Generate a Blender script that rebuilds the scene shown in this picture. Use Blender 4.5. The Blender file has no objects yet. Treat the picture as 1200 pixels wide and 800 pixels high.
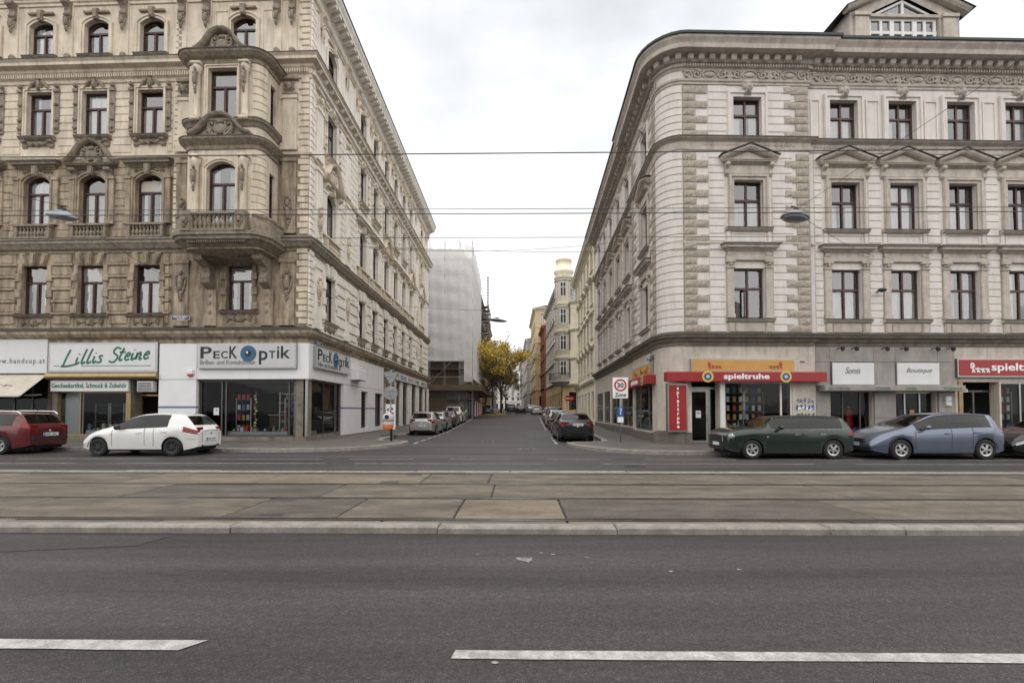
import bpy, math, random
from mathutils import Vector, Matrix, noise
R = math.radians
SC = bpy.context.scene
COL = SC.collection
random.seed(7)

# ---------------------------------------------------------------- camera, sky, sun, exposure
cam_d = bpy.data.cameras.new('camera')
cam = bpy.data.objects.new('camera', cam_d); COL.objects.link(cam)
cam.location = (0, 0, 1.46); cam.rotation_euler = (R(91.6), 0, 0)
cam_d.sensor_width = 36; cam_d.lens = 16.2; cam_d.shift_y = 67/1200
cam_d.clip_start = 0.05; cam_d.clip_end = 3000
SC.camera = cam
SUN_EL, SUN_ROT = 62, 178          # overcast: a weak, very soft sun high behind the camera
world = bpy.data.worlds.new('World'); SC.world = world; world.use_nodes = True
nt = world.node_tree; nt.nodes.clear()
wo = nt.nodes.new('ShaderNodeOutputWorld'); bg = nt.nodes.new('ShaderNodeBackground')
sky = nt.nodes.new('ShaderNodeTexSky'); sky.sky_type = 'NISHITA'; sky.sun_disc = False
sky.sun_elevation = R(SUN_EL); sky.sun_rotation = R(SUN_ROT); sky.dust_density = 4.0
tc = nt.nodes.new('ShaderNodeTexCoord')
mp = nt.nodes.new('ShaderNodeMapping'); mp.inputs['Scale'].default_value = (1.0, 1.0, 2.2)
nz = nt.nodes.new('ShaderNodeTexNoise'); nz.inputs['Scale'].default_value = 1.7
nz.inputs['Detail'].default_value = 5; nz.inputs['Roughness'].default_value = 0.52
cr = nt.nodes.new('ShaderNodeValToRGB')
cr.color_ramp.elements[0].position = 0.36; cr.color_ramp.elements[0].color = (0.585, 0.605, 0.63, 1)
cr.color_ramp.elements[1].position = 0.62; cr.color_ramp.elements[1].color = (0.93, 0.93, 0.935, 1)
sc_ = nt.nodes.new('ShaderNodeVectorMath'); sc_.operation = 'SCALE'; sc_.inputs['Scale'].default_value = 9.6
mx = nt.nodes.new('ShaderNodeMixRGB'); mx.inputs['Fac'].default_value = 0.93
L = nt.links.new
L(tc.outputs['Generated'], mp.inputs['Vector']); L(mp.outputs[0], nz.inputs['Vector']); L(nz.outputs['Fac'], cr.inputs['Fac'])
L(cr.outputs['Color'], sc_.inputs[0]); L(sky.outputs[0], mx.inputs['Color1']); L(sc_.outputs[0], mx.inputs['Color2'])
L(mx.outputs[0], bg.inputs['Color']); bg.inputs['Strength'].default_value = 0.1; L(bg.outputs[0], wo.inputs['Surface'])
sun_d = bpy.data.lights.new('sun', 'SUN'); sun_d.energy = 1.5; sun_d.angle = R(130); sun_d.color = (1.0, 0.95, 0.88)
sun = bpy.data.objects.new('sun', sun_d); COL.objects.link(sun)
sun.rotation_euler = (R(90-SUN_EL), 0, R(180-SUN_ROT)); sun.location = (20, -40, 60)
SC.view_settings.view_transform = 'Standard'; SC.view_settings.look = 'None'
SC.view_settings.exposure = 0.56; SC.view_settings.gamma = 1.0; SC.view_settings.use_curve_mapping = False
SC.cycles.use_denoising = True
SC.cycles.max_bounces = 6; SC.cycles.transparent_max_bounces = 10

# ---------------------------------------------------------------- mesh helpers
class MB:
    def __init__(s): s.v = []; s.f = []
    def add(s, vs, fs):
        o = len(s.v); s.v += [tuple(p) for p in vs]; s.f += [tuple(i+o for i in f) for f in fs]; return s
    def box(s, x0, x1, y0, y1, z0, z1):
        return s.add([(x0,y0,z0),(x1,y0,z0),(x1,y1,z0),(x0,y1,z0),(x0,y0,z1),(x1,y0,z1),(x1,y1,z1),(x0,y1,z1)],
                     [(0,3,2,1),(4,5,6,7),(0,1,5,4),(1,2,6,5),(2,3,7,6),(3,0,4,7)])
    def bev(s, x0, x1, y0, y1, z0, z1, c=0.02):      # slab on a wall: front face (y0) chamfered on all edges
        v = [(x0,y1,z0),(x1,y1,z0),(x1,y1,z1),(x0,y1,z1),(x0,y0+c,z0),(x1,y0+c,z0),(x1,y0+c,z1),(x0,y0+c,z1),
             (x0+c,y0,z0+c),(x1-c,y0,z0+c),(x1-c,y0,z1-c),(x0+c,y0,z1-c)]
        f = [(8,9,10,11)]
        for a in range(4):
            b = (a+1) % 4
            f += [(a,b,4+b,4+a),(4+a,4+b,8+b,8+a)]
        return s.add(v, f)
    def slab(s, x0, x1, y0, y1, z0, z1, c=0.02):     # slab on the ground: top face chamfered
        v = [(x0,y0,z0),(x1,y0,z0),(x1,y1,z0),(x0,y1,z0),(x0,y0,z1-c),(x1,y0,z1-c),(x1,y1,z1-c),(x0,y1,z1-c),
             (x0+c,y0+c,z1),(x1-c,y0+c,z1),(x1-c,y1-c,z1),(x0+c,y1-c,z1)]
        f = [(8,9,10,11)]
        for a in range(4):
            b = (a+1) % 4
            f += [(a,b,4+b,4+a),(4+a,4+b,8+b,8+a)]
        return s.add(v, f)
    def prism(s, poly, y0, y1):                      # polygon in XZ pushed from y0 (front) to y1
        n = len(poly)
        v = [(x,y0,z) for x,z in poly] + [(x,y1,z) for x,z in poly]
        f = [tuple(range(n)), tuple(range(2*n-1, n-1, -1))] + [(i, n+i, n+(i+1)%n, (i+1)%n) for i in range(n)]
        return s.add(v, f)
    def prism_z(s, poly, z0, z1):
        n = len(poly)
        v = [(x,y,z0) for x,y in poly] + [(x,y,z1) for x,y in poly]
        f = [tuple(range(n-1,-1,-1)), tuple(range(n, 2*n))] + [(i, (i+1)%n, n+(i+1)%n, n+i) for i in range(n)]
        return s.add(v, f)
    def prism_x(s, poly, x0, x1):                    # polygon in YZ pushed along x
        n = len(poly)
        v = [(x0,y,z) for y,z in poly] + [(x1,y,z) for y,z in poly]
        f = [tuple(range(n)), tuple(range(2*n-1, n-1, -1))] + [(i, n+i, n+(i+1)%n, (i+1)%n) for i in range(n)]
        return s.add(v, f)
    def sweep(s, path, prof, cap=True):              # path in plan; profile (outward, z); outward is to the right of travel
        n = len(path); m = len(prof); nor = []
        for i in range(n):
            ds = []
            if i > 0: ds.append((Vector(path[i])-Vector(path[i-1])).normalized())
            if i < n-1: ds.append((Vector(path[i+1])-Vector(path[i])).normalized())
            ns = [Vector((d.y, -d.x)) for d in ds]
            if len(ns) == 2:
                a = ns[0]+ns[1]; nor.append(a/max(0.3, a.dot(ns[0])))
            else: nor.append(ns[0])
        vs = []
        for p, q in zip(path, nor):
            for o, z in prof: vs.append((p[0]+q.x*o, p[1]+q.y*o, z))
        fs = [(i*m+j, (i+1)*m+j, (i+1)*m+j+1, i*m+j+1) for i in range(n-1) for j in range(m-1)]
        if cap: fs += [tuple(range(m)), tuple(range((n-1)*m+m-1, (n-1)*m-1, -1))]
        return s.add(vs, fs)
    def sweep_xz(s, path, prof, closed=False):       # path in the wall plane; profile (normal offset, y)
        n = len(path); m = len(prof); vs = []
        for i in range(n):
            ds = []
            if i > 0 or closed: ds.append((Vector(path[i])-Vector(path[i-1])).normalized())
            if i < n-1 or closed: ds.append((Vector(path[(i+1)%n])-Vector(path[i])).normalized())
            ns = [Vector((-d.y, d.x)) for d in ds]
            q = ns[0] if len(ns) == 1 else (ns[0]+ns[1])/max(0.35, (ns[0]+ns[1]).dot(ns[0]))
            for o, y in prof: vs.append((path[i][0]+q.x*o, y, path[i][1]+q.y*o))
        rng = n if closed else n-1
        fs = [(i*m+j, i*m+j+1, ((i+1)%n)*m+j+1, ((i+1)%n)*m+j) for i in range(rng) for j in range(m-1)]
        if not closed: fs += [tuple(range(m)), tuple(range((n-1)*m+m-1, (n-1)*m-1, -1))]
        return s.add(vs, fs)
    def lathe(s, prof, n=10, cx=0, cy=0, cap=True):
        m = len(prof)
        vs = [(cx+r*math.cos(2*math.pi*i/n), cy+r*math.sin(2*math.pi*i/n), z) for i in range(n) for r, z in prof]
        fs = [(i*m+j, ((i+1)%n)*m+j, ((i+1)%n)*m+j+1, i*m+j+1) for i in range(n) for j in range(m-1)]
        if cap: fs += [tuple(i*m for i in range(n-1,-1,-1)), tuple(i*m+m-1 for i in range(n))]
        return s.add(vs, fs)
    def tube(s, pts, r, n=6, cap=True):
        pts = [Vector(p) for p in pts]; k = len(pts); vs = []
        rr = r if isinstance(r, (list, tuple)) else [r]*k
        up = None
        for i in range(k):
            d = (pts[min(i+1,k-1)]-pts[max(i-1,0)]).normalized()
            if up is None: up = Vector((0,0,1)) if abs(d.z) < 0.9 else Vector((0,1,0))
            a = d.cross(up)
            if a.length < 1e-4: a = d.cross(Vector((1,0,0)))
            a.normalize(); b = a.cross(d); up = b
            for j in range(n):
                t = 2*math.pi*j/n; vs.append(pts[i]+(a*math.cos(t)+b*math.sin(t))*rr[i])
        fs = [(i*n+j, i*n+(j+1)%n, (i+1)*n+(j+1)%n, (i+1)*n+j) for i in range(k-1) for j in range(n)]
        if cap: fs += [tuple(range(n-1,-1,-1)), tuple(range((k-1)*n, k*n))]
        return s.add(vs, fs)
    def ball(s, c, r, nu=8, nv=5):
        rx, ry, rz = r if isinstance(r, (list,tuple)) else (r,r,r)
        vs = [(c[0], c[1], c[2]-rz)]
        for j in range(1, nv):
            t = -math.pi/2+math.pi*j/nv
            for i in range(nu):
                a = 2*math.pi*i/nu; vs.append((c[0]+rx*math.cos(t)*math.cos(a), c[1]+ry*math.cos(t)*math.sin(a), c[2]+rz*math.sin(t)))
        vs.append((c[0], c[1], c[2]+rz)); e = len(vs)-1
        fs = [(0, 1+(i+1)%nu, 1+i) for i in range(nu)]
        for j in range(nv-2):
            for i in range(nu): fs.append((1+j*nu+i, 1+j*nu+(i+1)%nu, 1+(j+1)*nu+(i+1)%nu, 1+(j+1)*nu+i))
        fs += [(e, 1+(nv-2)*nu+i, 1+(nv-2)*nu+(i+1)%nu) for i in range(nu)]
        return s.add(vs, fs)
    def quad(s, a, b, c, d): return s.add([a,b,c,d], [(0,1,2,3)])
    def xf(s, M): s.v = [tuple(M @ Vector(p)) for p in s.v]; return s
    def merge(s, o, dx=0, dy=0, dz=0, mir=False):
        return s.add([((-p[0] if mir else p[0])+dx, p[1]+dy, p[2]+dz) for p in o.v], o.f)
    def mesh(s, name, smooth=False):
        me = bpy.data.meshes.new(name); me.from_pydata(s.v, [], s.f); me.update()
        if smooth: me.polygons.foreach_set('use_smooth', [True]*len(me.polygons))
        return me

def obj(name, geo, mat, parent=None, loc=(0,0,0), rz=0, smooth=False, kind=None, label=None, cat=None, group=None):
    me = geo.mesh(name, smooth) if isinstance(geo, MB) else geo
    if mat is not None and len(me.materials) == 0: me.materials.append(mat)
    o = bpy.data.objects.new(name, me); COL.objects.link(o)
    o.location = loc; o.rotation_euler = (0,0,rz)
    if parent is not None: o.parent = parent
    return tag(o, label, cat, group, kind)
def tag(o, label=None, cat=None, group=None, kind=None):
    if label: o['label'] = label
    if cat: o['category'] = cat
    if group: o['group'] = group
    if kind: o['kind'] = kind
    return o
def thing(name, label, cat, loc=(0,0,0), rz=0, group=None):
    o = bpy.data.objects.new(name, None); COL.objects.link(o); o.empty_display_size = 0.2
    o.location = loc; o.rotation_euler = (0,0,rz)
    return tag(o, label, cat, group)
def copy_tree(o, parent=None):
    c = o.copy(); COL.objects.link(c)
    if parent is not None: c.parent = parent
    for ch in list(o.children): copy_tree(ch, c)
    return c
CACHE = {}
def cached(key, fn, smooth=False):
    if key not in CACHE:
        g = fn(); CACHE[key] = g.mesh(str(key[0]), smooth) if isinstance(g, MB) else g
    return CACHE[key]
def mcopy(me, mat):                                  # the same shape in another material, cached
    k = ('m', me.name, mat.name)
    if k not in CACHE:
        c = me.copy(); c.materials.clear(); c.materials.append(mat); CACHE[k] = c
    return CACHE[k]

# ---------------------------------------------------------------- materials
MAT = {}
def mat(name, col, rough=0.8, metal=0.0, var=0.0, scale=3.0, col2=None, bump=0.0, bscale=40.0, detail=5, stretch=(1,1,1), spec=0.5, coat=0.0, stain=0.0, fine=0.0, fscale=150.0, stcol=None, st0=.48, st1=.75):
    m = bpy.data.materials.new(name); m.use_nodes = True; MAT[name] = m
    t = m.node_tree; b = t.nodes['Principled BSDF']; ln = t.links.new
    b.inputs['Roughness'].default_value = rough; b.inputs['Metallic'].default_value = metal
    b.inputs['Specular IOR Level'].default_value = spec; b.inputs['Coat Weight'].default_value = coat
    b.inputs['Coat Roughness'].default_value = 0.04
    c1 = (*col, 1); b.inputs['Base Color'].default_value = c1
    geo = t.nodes.new('ShaderNodeNewGeometry')
    mpn = t.nodes.new('ShaderNodeMapping'); mpn.inputs['Scale'].default_value = stretch
    ln(geo.outputs['Position'], mpn.inputs['Vector'])
    cur = None
    if var > 0 or col2:
        n1 = t.nodes.new('ShaderNodeTexNoise'); n1.inputs['Scale'].default_value = scale; n1.inputs['Detail'].default_value = detail
        n1.inputs['Roughness'].default_value = 0.62
        ln(mpn.outputs[0], n1.inputs['Vector'])
        rp = t.nodes.new('ShaderNodeValToRGB'); rp.color_ramp.elements[0].position = 0.32; rp.color_ramp.elements[1].position = 0.68
        c2 = (*(col2 or tuple(c*(1-var) for c in col)), 1)
        rp.color_ramp.elements[0].color = c2; rp.color_ramp.elements[1].color = tuple(min(1, c*(1+var*0.25)) for c in col)+(1,)
        ln(n1.outputs['Fac'], rp.inputs['Fac']); cur = rp.outputs['Color']
    if stain > 0:                                    # vertical rain streaks and soot blotches
        n2 = t.nodes.new('ShaderNodeTexNoise'); n2.inputs['Scale'].default_value = 1.3; n2.inputs['Detail'].default_value = 7; n2.inputs['Roughness'].default_value = 0.7
        mp2 = t.nodes.new('ShaderNodeMapping'); mp2.inputs['Scale'].default_value = (2.6, 2.6, 0.45)
        ln(geo.outputs['Position'], mp2.inputs['Vector']); ln(mp2.outputs[0], n2.inputs['Vector'])
        rp2 = t.nodes.new('ShaderNodeValToRGB'); rp2.color_ramp.elements[0].position = st0; rp2.color_ramp.elements[1].position = st1
        rp2.color_ramp.elements[0].color = (0,0,0,1); rp2.color_ramp.elements[1].color = (stain,)*3+(1,)
        ln(n2.outputs['Fac'], rp2.inputs['Fac'])
        mm = t.nodes.new('ShaderNodeMixRGB'); ln(rp2.outputs['Color'], mm.inputs['Fac'])
        if cur: ln(cur, mm.inputs['Color1'])
        else: mm.inputs['Color1'].default_value = c1
        mm.inputs['Color2'].default_value = (*(stcol or tuple(c*0.35 for c in col)), 1); cur = mm.outputs['Color']
    if fine > 0:
        n3 = t.nodes.new('ShaderNodeTexNoise'); n3.inputs['Scale'].default_value = fscale; n3.inputs['Detail'].default_value = 3
        ln(geo.outputs['Position'], n3.inputs['Vector'])
        rp3 = t.nodes.new('ShaderNodeValToRGB'); rp3.color_ramp.elements[0].position = 0.35; rp3.color_ramp.elements[1].position = 0.65
        rp3.color_ramp.elements[0].color = (1-fine,)*3+(1,); rp3.color_ramp.elements[1].color = (1+fine,)*3+(1,)
        ln(n3.outputs['Fac'], rp3.inputs['Fac'])
        mu = t.nodes.new('ShaderNodeMixRGB'); mu.blend_type = 'MULTIPLY'; mu.inputs['Fac'].default_value = 1
        if cur: ln(cur, mu.inputs['Color1'])
        else: mu.inputs['Color1'].default_value = c1
        ln(rp3.outputs['Color'], mu.inputs['Color2']); cur = mu.outputs['Color']
    if cur: ln(cur, b.inputs['Base Color'])
    if bump > 0:
        nb = t.nodes.new('ShaderNodeTexNoise'); nb.inputs['Scale'].default_value = bscale; nb.inputs['Detail'].default_value = 4
        ln(geo.outputs['Position'], nb.inputs['Vector'])
        bp = t.nodes.new('ShaderNodeBump'); bp.inputs['Strength'].default_value = bump; bp.inputs['Distance'].default_value = 0.02
        ln(nb.outputs['Fac'], bp.inputs['Height']); ln(bp.outputs[0], b.inputs['Normal'])
    return m
def glass(name, tint=(1,1,1), refl=0.3, rough=0.02):
    m = bpy.data.materials.new(name); m.use_nodes = True; MAT[name] = m
    t = m.node_tree; t.nodes.clear(); ln = t.links.new
    o = t.nodes.new('ShaderNodeOutputMaterial'); mi = t.nodes.new('ShaderNodeMixShader')
    tr = t.nodes.new('ShaderNodeBsdfTransparent'); tr.inputs['Color'].default_value = (*tint,1)
    gl = t.nodes.new('ShaderNodeBsdfGlossy'); gl.inputs['Roughness'].default_value = rough
    fr = t.nodes.new('ShaderNodeFresnel'); fr.inputs['IOR'].default_value = 1.5
    ma = t.nodes.new('ShaderNodeMath'); ma.operation = 'MULTIPLY_ADD'; ma.inputs[1].default_value = 1.0; ma.inputs[2].default_value = refl; ma.use_clamp = True
    tcn = t.nodes.new('ShaderNodeNewGeometry'); nn = t.nodes.new('ShaderNodeTexNoise'); nn.inputs['Scale'].default_value = 1.6
    bp = t.nodes.new('ShaderNodeBump'); bp.inputs['Strength'].default_value = 0.06; bp.inputs['Distance'].default_value = 0.05
    ln(tcn.outputs['Position'], nn.inputs['Vector']); ln(nn.outputs['Fac'], bp.inputs['Height']); ln(bp.outputs[0], gl.inputs['Normal'])
    ln(fr.outputs[0], ma.inputs[0]); ln(ma.outputs[0], mi.inputs['Fac']); ln(tr.outputs[0], mi.inputs[1]); ln(gl.outputs[0], mi.inputs[2])
    ln(mi.outputs[0], o.inputs['Surface'])
    return m
def asphalt(name, col, light, scale_big=0.5, streak=(0.25,1.4,1)):
    m = bpy.data.materials.new(name); m.use_nodes = True; MAT[name] = m
    t = m.node_tree; b = t.nodes['Principled BSDF']; ln = t.links.new
    b.inputs['Roughness'].default_value = 0.6; b.inputs['Specular IOR Level'].default_value = 0.5
    g = t.nodes.new('ShaderNodeNewGeometry')
    mp = t.nodes.new('ShaderNodeMapping'); mp.inputs['Scale'].default_value = streak
    ln(g.outputs['Position'], mp.inputs['Vector'])
    n1 = t.nodes.new('ShaderNodeTexNoise'); n1.inputs['Scale'].default_value = scale_big; n1.inputs['Detail'].default_value = 6; n1.inputs['Roughness'].default_value = 0.6
    ln(mp.outputs[0], n1.inputs['Vector'])
    rp = t.nodes.new('ShaderNodeValToRGB'); rp.color_ramp.elements[0].position = 0.33; rp.color_ramp.elements[1].position = 0.64
    rp.color_ramp.elements[0].color = (*col,1); rp.color_ramp.elements[1].color = (*light,1)
    ln(n1.outputs['Fac'], rp.inputs['Fac'])
    vo = t.nodes.new('ShaderNodeTexVoronoi'); vo.inputs['Scale'].default_value = 105; ln(g.outputs['Position'], vo.inputs['Vector'])
    sp = t.nodes.new('ShaderNodeSeparateColor'); ln(vo.outputs['Color'], sp.inputs[0])
    rp2 = t.nodes.new('ShaderNodeValToRGB')
    for p, c in ((0.5, 0.97), (0.8, 1.12)): rp2.color_ramp.elements.new(p).color = (c,c,c,1)
    rp2.color_ramp.elements[0].color = (0.55,0.55,0.55,1); rp2.color_ramp.elements[-1].color = (2.2,2.15,2.1,1)
    ln(sp.outputs[0], rp2.inputs['Fac'])
    mu = t.nodes.new('ShaderNodeMixRGB'); mu.blend_type = 'MULTIPLY'; mu.inputs['Fac'].default_value = 0.75
    ln(rp.outputs['Color'], mu.inputs['Color1']); ln(rp2.outputs['Color'], mu.inputs['Color2'])
    # cracks and dark oil patches
    n4 = t.nodes.new('ShaderNodeTexNoise'); n4.inputs['Scale'].default_value = 2.3; n4.inputs['Detail'].default_value = 8; n4.inputs['Roughness'].default_value = 0.75
    ln(g.outputs['Position'], n4.inputs['Vector'])
    rp4 = t.nodes.new('ShaderNodeValToRGB'); rp4.color_ramp.elements[0].position = 0.55; rp4.color_ramp.elements[1].position = 0.8
    rp4.color_ramp.elements[0].color = (1,1,1,1); rp4.color_ramp.elements[1].color = (0.55,0.54,0.53,1)
    ln(n4.outputs['Fac'], rp4.inputs['Fac'])
    n5 = t.nodes.new('ShaderNodeTexNoise'); n5.inputs['Scale'].default_value = 17; n5.inputs['Detail'].default_value = 5; n5.inputs['Roughness'].default_value = 0.7
    ln(g.outputs['Position'], n5.inputs['Vector'])
    rp5 = t.nodes.new('ShaderNodeValToRGB'); rp5.color_ramp.elements[0].position = 0.33; rp5.color_ramp.elements[1].position = 0.67
    rp5.color_ramp.elements[0].color = (0.62,0.62,0.62,1); rp5.color_ramp.elements[1].color = (1.35,1.34,1.33,1)
    ln(n5.outputs['Fac'], rp5.inputs['Fac'])
    mu5 = t.nodes.new('ShaderNodeMixRGB'); mu5.blend_type = 'MULTIPLY'; mu5.inputs['Fac'].default_value = 0.8
    ln(mu.outputs[0], mu5.inputs['Color1']); ln(rp5.outputs['Color'], mu5.inputs['Color2']); mu = mu5
    mu2 = t.nodes.new('ShaderNodeMixRGB'); mu2.blend_type = 'MULTIPLY'; mu2.inputs['Fac'].default_value = 0.8
    ln(mu.outputs[0], mu2.inputs['Color1']); ln(rp4.outputs['Color'], mu2.inputs['Color2'])
    ln(mu2.outputs[0], b.inputs['Base Color'])
    bp = t.nodes.new('ShaderNodeBump'); bp.inputs['Strength'].default_value = 0.55; bp.inputs['Distance'].default_value = 0.006
    ln(vo.outputs['Distance'], bp.inputs['Height']); ln(bp.outputs[0], b.inputs['Normal'])
    return m

asphalt('asphalt', (0.0205,0.0190,0.0186), (0.064,0.0605,0.060), 0.8, (0.10,1.3,1))
asphalt('asphalt_walk', (0.085,0.077,0.070), (0.13,0.118,0.107), 0.8, (1,1,1))
asphalt('asphalt_patch', (0.052,0.0505,0.050), (0.068,0.067,0.066), 0.7, (1,1,1))
mat('concrete', (0.170,0.142,0.110), 0.88, var=0.5, scale=1.6, bump=0.4, bscale=60, stain=0.7, fine=0.16, fscale=60, stretch=(0.5,1.6,1))
mat('concrete_dark', (0.125,0.107,0.088), 0.88, var=0.5, scale=1.8, bump=0.4, bscale=60, stain=0.6, fine=0.2, fscale=55, stretch=(0.5,1.6,1))
mat('concrete_pale', (0.215,0.175,0.128), 0.88, var=0.42, scale=1.6, bump=0.4, bscale=60, stain=0.6, fine=0.12, fscale=60, stretch=(0.5,1.6,1))
mat('granite', (0.31,0.285,0.255), 0.8, var=0.35, scale=5, bump=0.4, bscale=50, stain=0.3, fine=0.2, fscale=120)
mat('joint_dirt', (0.045,0.04,0.035), 0.95)
mat('rail_steel', (0.22,0.215,0.21), 0.28, metal=0.9, var=0.35, scale=6)
mat('rail_groove', (0.015,0.014,0.013), 0.7)
mat('road_paint', (0.49,0.48,0.465), 0.65, var=0.4, scale=9, bump=0.3, bscale=90, stain=0.75, stcol=(0.17,0.165,0.16), fine=0.15, fscale=70, st0=.5, st1=.7)
mat('road_paint_worn', (0.33,0.325,0.32), 0.7, var=0.55, scale=5, stain=0.8, stcol=(0.09,0.09,0.09), fine=0.25, fscale=40)
# left palace
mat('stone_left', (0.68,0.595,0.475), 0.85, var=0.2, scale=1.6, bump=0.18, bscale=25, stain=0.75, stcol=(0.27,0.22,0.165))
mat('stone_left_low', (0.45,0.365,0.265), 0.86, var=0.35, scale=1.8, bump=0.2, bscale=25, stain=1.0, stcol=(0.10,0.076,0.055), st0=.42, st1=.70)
mat('stone_left_orn', (0.31,0.255,0.195), 0.86, var=0.45, scale=6, bump=0.3, bscale=30, stain=0.85, stcol=(0.12,0.10,0.08))
mat('stone_left_side_lit', (0.84,0.785,0.70), 0.85, var=0.14, scale=1.6, bump=0.15, bscale=25, stain=0.55, stcol=(0.40,0.35,0.29))  # side wall: cleaner than the front, whitened further so its colour imitates stronger light
mat('stone_soot', (0.215,0.185,0.15), 0.9, var=0.4, scale=3, bump=0.2, bscale=25, stain=0.6)
# right palace
mat('stucco_right', (0.715,0.665,0.625), 0.85, var=0.12, scale=1.2, bump=0.12, bscale=25, stain=0.5, stcol=(0.44,0.39,0.34))
mat('stucco_right_trim', (0.54,0.48,0.42), 0.85, var=0.25, scale=3, bump=0.15, bscale=25, stain=0.7, stcol=(0.25,0.21,0.175))
mat('flashing', (0.075,0.066,0.058), 0.6, metal=0.2, var=0.3, scale=3)
mat('quoin_right', (0.47,0.41,0.345), 0.9, var=0.4, scale=14, bump=0.9, bscale=32, stain=0.45, fine=0.2, fscale=60)
mat('stone_base_right', (0.60,0.535,0.46), 0.86, var=0.2, scale=2, bump=0.15, bscale=25, stain=0.6)
mat('clad_grey', (0.33,0.305,0.28), 0.6, var=0.22, scale=2.2, stain=0.4, fine=0.06, fscale=60)
mat('cream', (0.90,0.83,0.66), 0.85, var=0.12, scale=1.0, stain=0.35, stcol=(0.5,0.43,0.32))
mat('cream_trim', (0.68,0.62,0.49), 0.85, var=0.25, scale=3, stain=0.5)
mat('ochre', (0.62,0.46,0.25), 0.85, var=0.2, scale=0.8, stain=0.4)
mat('brick_red', (0.27,0.105,0.07), 0.9, var=0.3, scale=1.5, stain=0.3)
mat('grey_house', (0.47,0.45,0.43), 0.9, var=0.25, scale=1, stain=0.4)
mat('pale_house', (0.72,0.69,0.65), 0.9, var=0.15, scale=1, stain=0.3)
mat('orange_house', (0.60,0.37,0.19), 0.9, var=0.2, scale=1, stain=0.3)
mat('roof_tin', (0.035,0.05,0.048), 0.55, metal=0.2, var=0.3, scale=2)
mat('copper_green', (0.09,0.20,0.165), 0.6, var=0.3, scale=3)
# windows and shops
mat('frame_red', (0.055,0.018,0.015), 0.5, var=0.3, scale=6)
mat('frame_brown', (0.085,0.042,0.032), 0.5, var=0.3, scale=6)
mat('frame_white', (0.72,0.71,0.69), 0.5, var=0.1, scale=5)
mat('curtain', (0.84,0.835,0.82), 0.95, var=0.12, scale=3); mat('curtain_grey', (0.52,0.53,0.55), 0.95, var=0.2, scale=3); mat('curtain_cream', (0.66,0.60,0.50), 0.95, var=0.15, scale=3)
mat('blind', (0.52,0.48,0.42), 0.95, var=0.1, scale=3)
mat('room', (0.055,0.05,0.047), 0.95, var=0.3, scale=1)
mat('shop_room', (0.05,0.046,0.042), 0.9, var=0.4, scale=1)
mat('shop_floor', (0.16,0.14,0.12), 0.5, var=0.3, scale=3)
glass('window_glass', (0.86,0.88,0.90), 0.17)
glass('shop_glass', (0.86,0.90,0.89), -0.018)
glass('car_glass', (0.11,0.12,0.12), 0.01)
mat('panel_white', (0.76,0.76,0.765), 0.35, var=0.05, scale=1.5, stain=0.12, stcol=(0.55,0.54,0.53))
mat('sign_white', (0.66,0.67,0.67), 0.4, var=0.05, scale=2, stain=0.15, stcol=(0.55,0.55,0.54))
mat('sign_grey', (0.52,0.525,0.53), 0.4, var=0.05, scale=2)
mat('sign_red', (0.33,0.018,0.02), 0.42, var=0.12, scale=3)
mat('sign_yellow', (0.56,0.31,0.085), 0.45, var=0.1, scale=3)
mat('letter_green', (0.012,0.135,0.075), 0.5)
mat('letter_black', (0.012,0.012,0.014), 0.5)
mat('letter_grey', (0.16,0.165,0.17), 0.5)
mat('letter_white', (0.84,0.84,0.83), 0.45)
mat('letter_red', (0.40,0.05,0.025), 0.5)
mat('eye_blue', (0.02,0.115,0.225), 0.4, var=0.3, scale=12)
mat('disc_yellow', (0.72,0.50,0.04), 0.4)
mat('disc_blue', (0.03,0.09,0.28), 0.4)
mat('stripe_blue', (0.16,0.19,0.33), 0.5)
mat('alu', (0.42,0.42,0.41), 0.35, metal=0.8, var=0.1, scale=4)
mat('alu_dark', (0.10,0.10,0.10), 0.4, metal=0.6, var=0.2, scale=4)
mat('gold_anod', (0.34,0.25,0.12), 0.35, metal=0.7, var=0.2, scale=4)
mat('awning', (0.56,0.50,0.42), 0.9, var=0.12, scale=2, stain=0.3)
mat('wood_board', (0.15,0.108,0.072), 0.85, var=0.4, scale=2, stretch=(0.4,0.4,6))
mat('plinth', (0.16,0.14,0.12), 0.85, var=0.35, scale=3, bump=0.3, bscale=30)
mat('street_blue', (0.012,0.025,0.10), 0.4)
# street things
mat('black_metal', (0.018,0.018,0.02), 0.45, var=0.2, scale=6)
mat('galv', (0.33,0.34,0.345), 0.45, metal=0.6, var=0.2, scale=8)
mat('sign_back', (0.30,0.31,0.315), 0.5, metal=0.4, var=0.25, scale=8)
mat('bin_orange', (0.78,0.17,0.02), 0.45, var=0.12, scale=6)
mat('bin_grey', (0.52,0.52,0.51), 0.5, var=0.12, scale=6)
mat('wire', (0.02,0.02,0.02), 0.5)
mat('lamp_grey', (0.26,0.285,0.30), 0.35, metal=0.3, var=0.15, scale=6)
mat('lamp_lens', (0.25,0.27,0.28), 0.2)
mat('traffic_red', (0.50,0.02,0.025), 0.45)
mat('traffic_blue', (0.012,0.11,0.36), 0.45)
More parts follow.
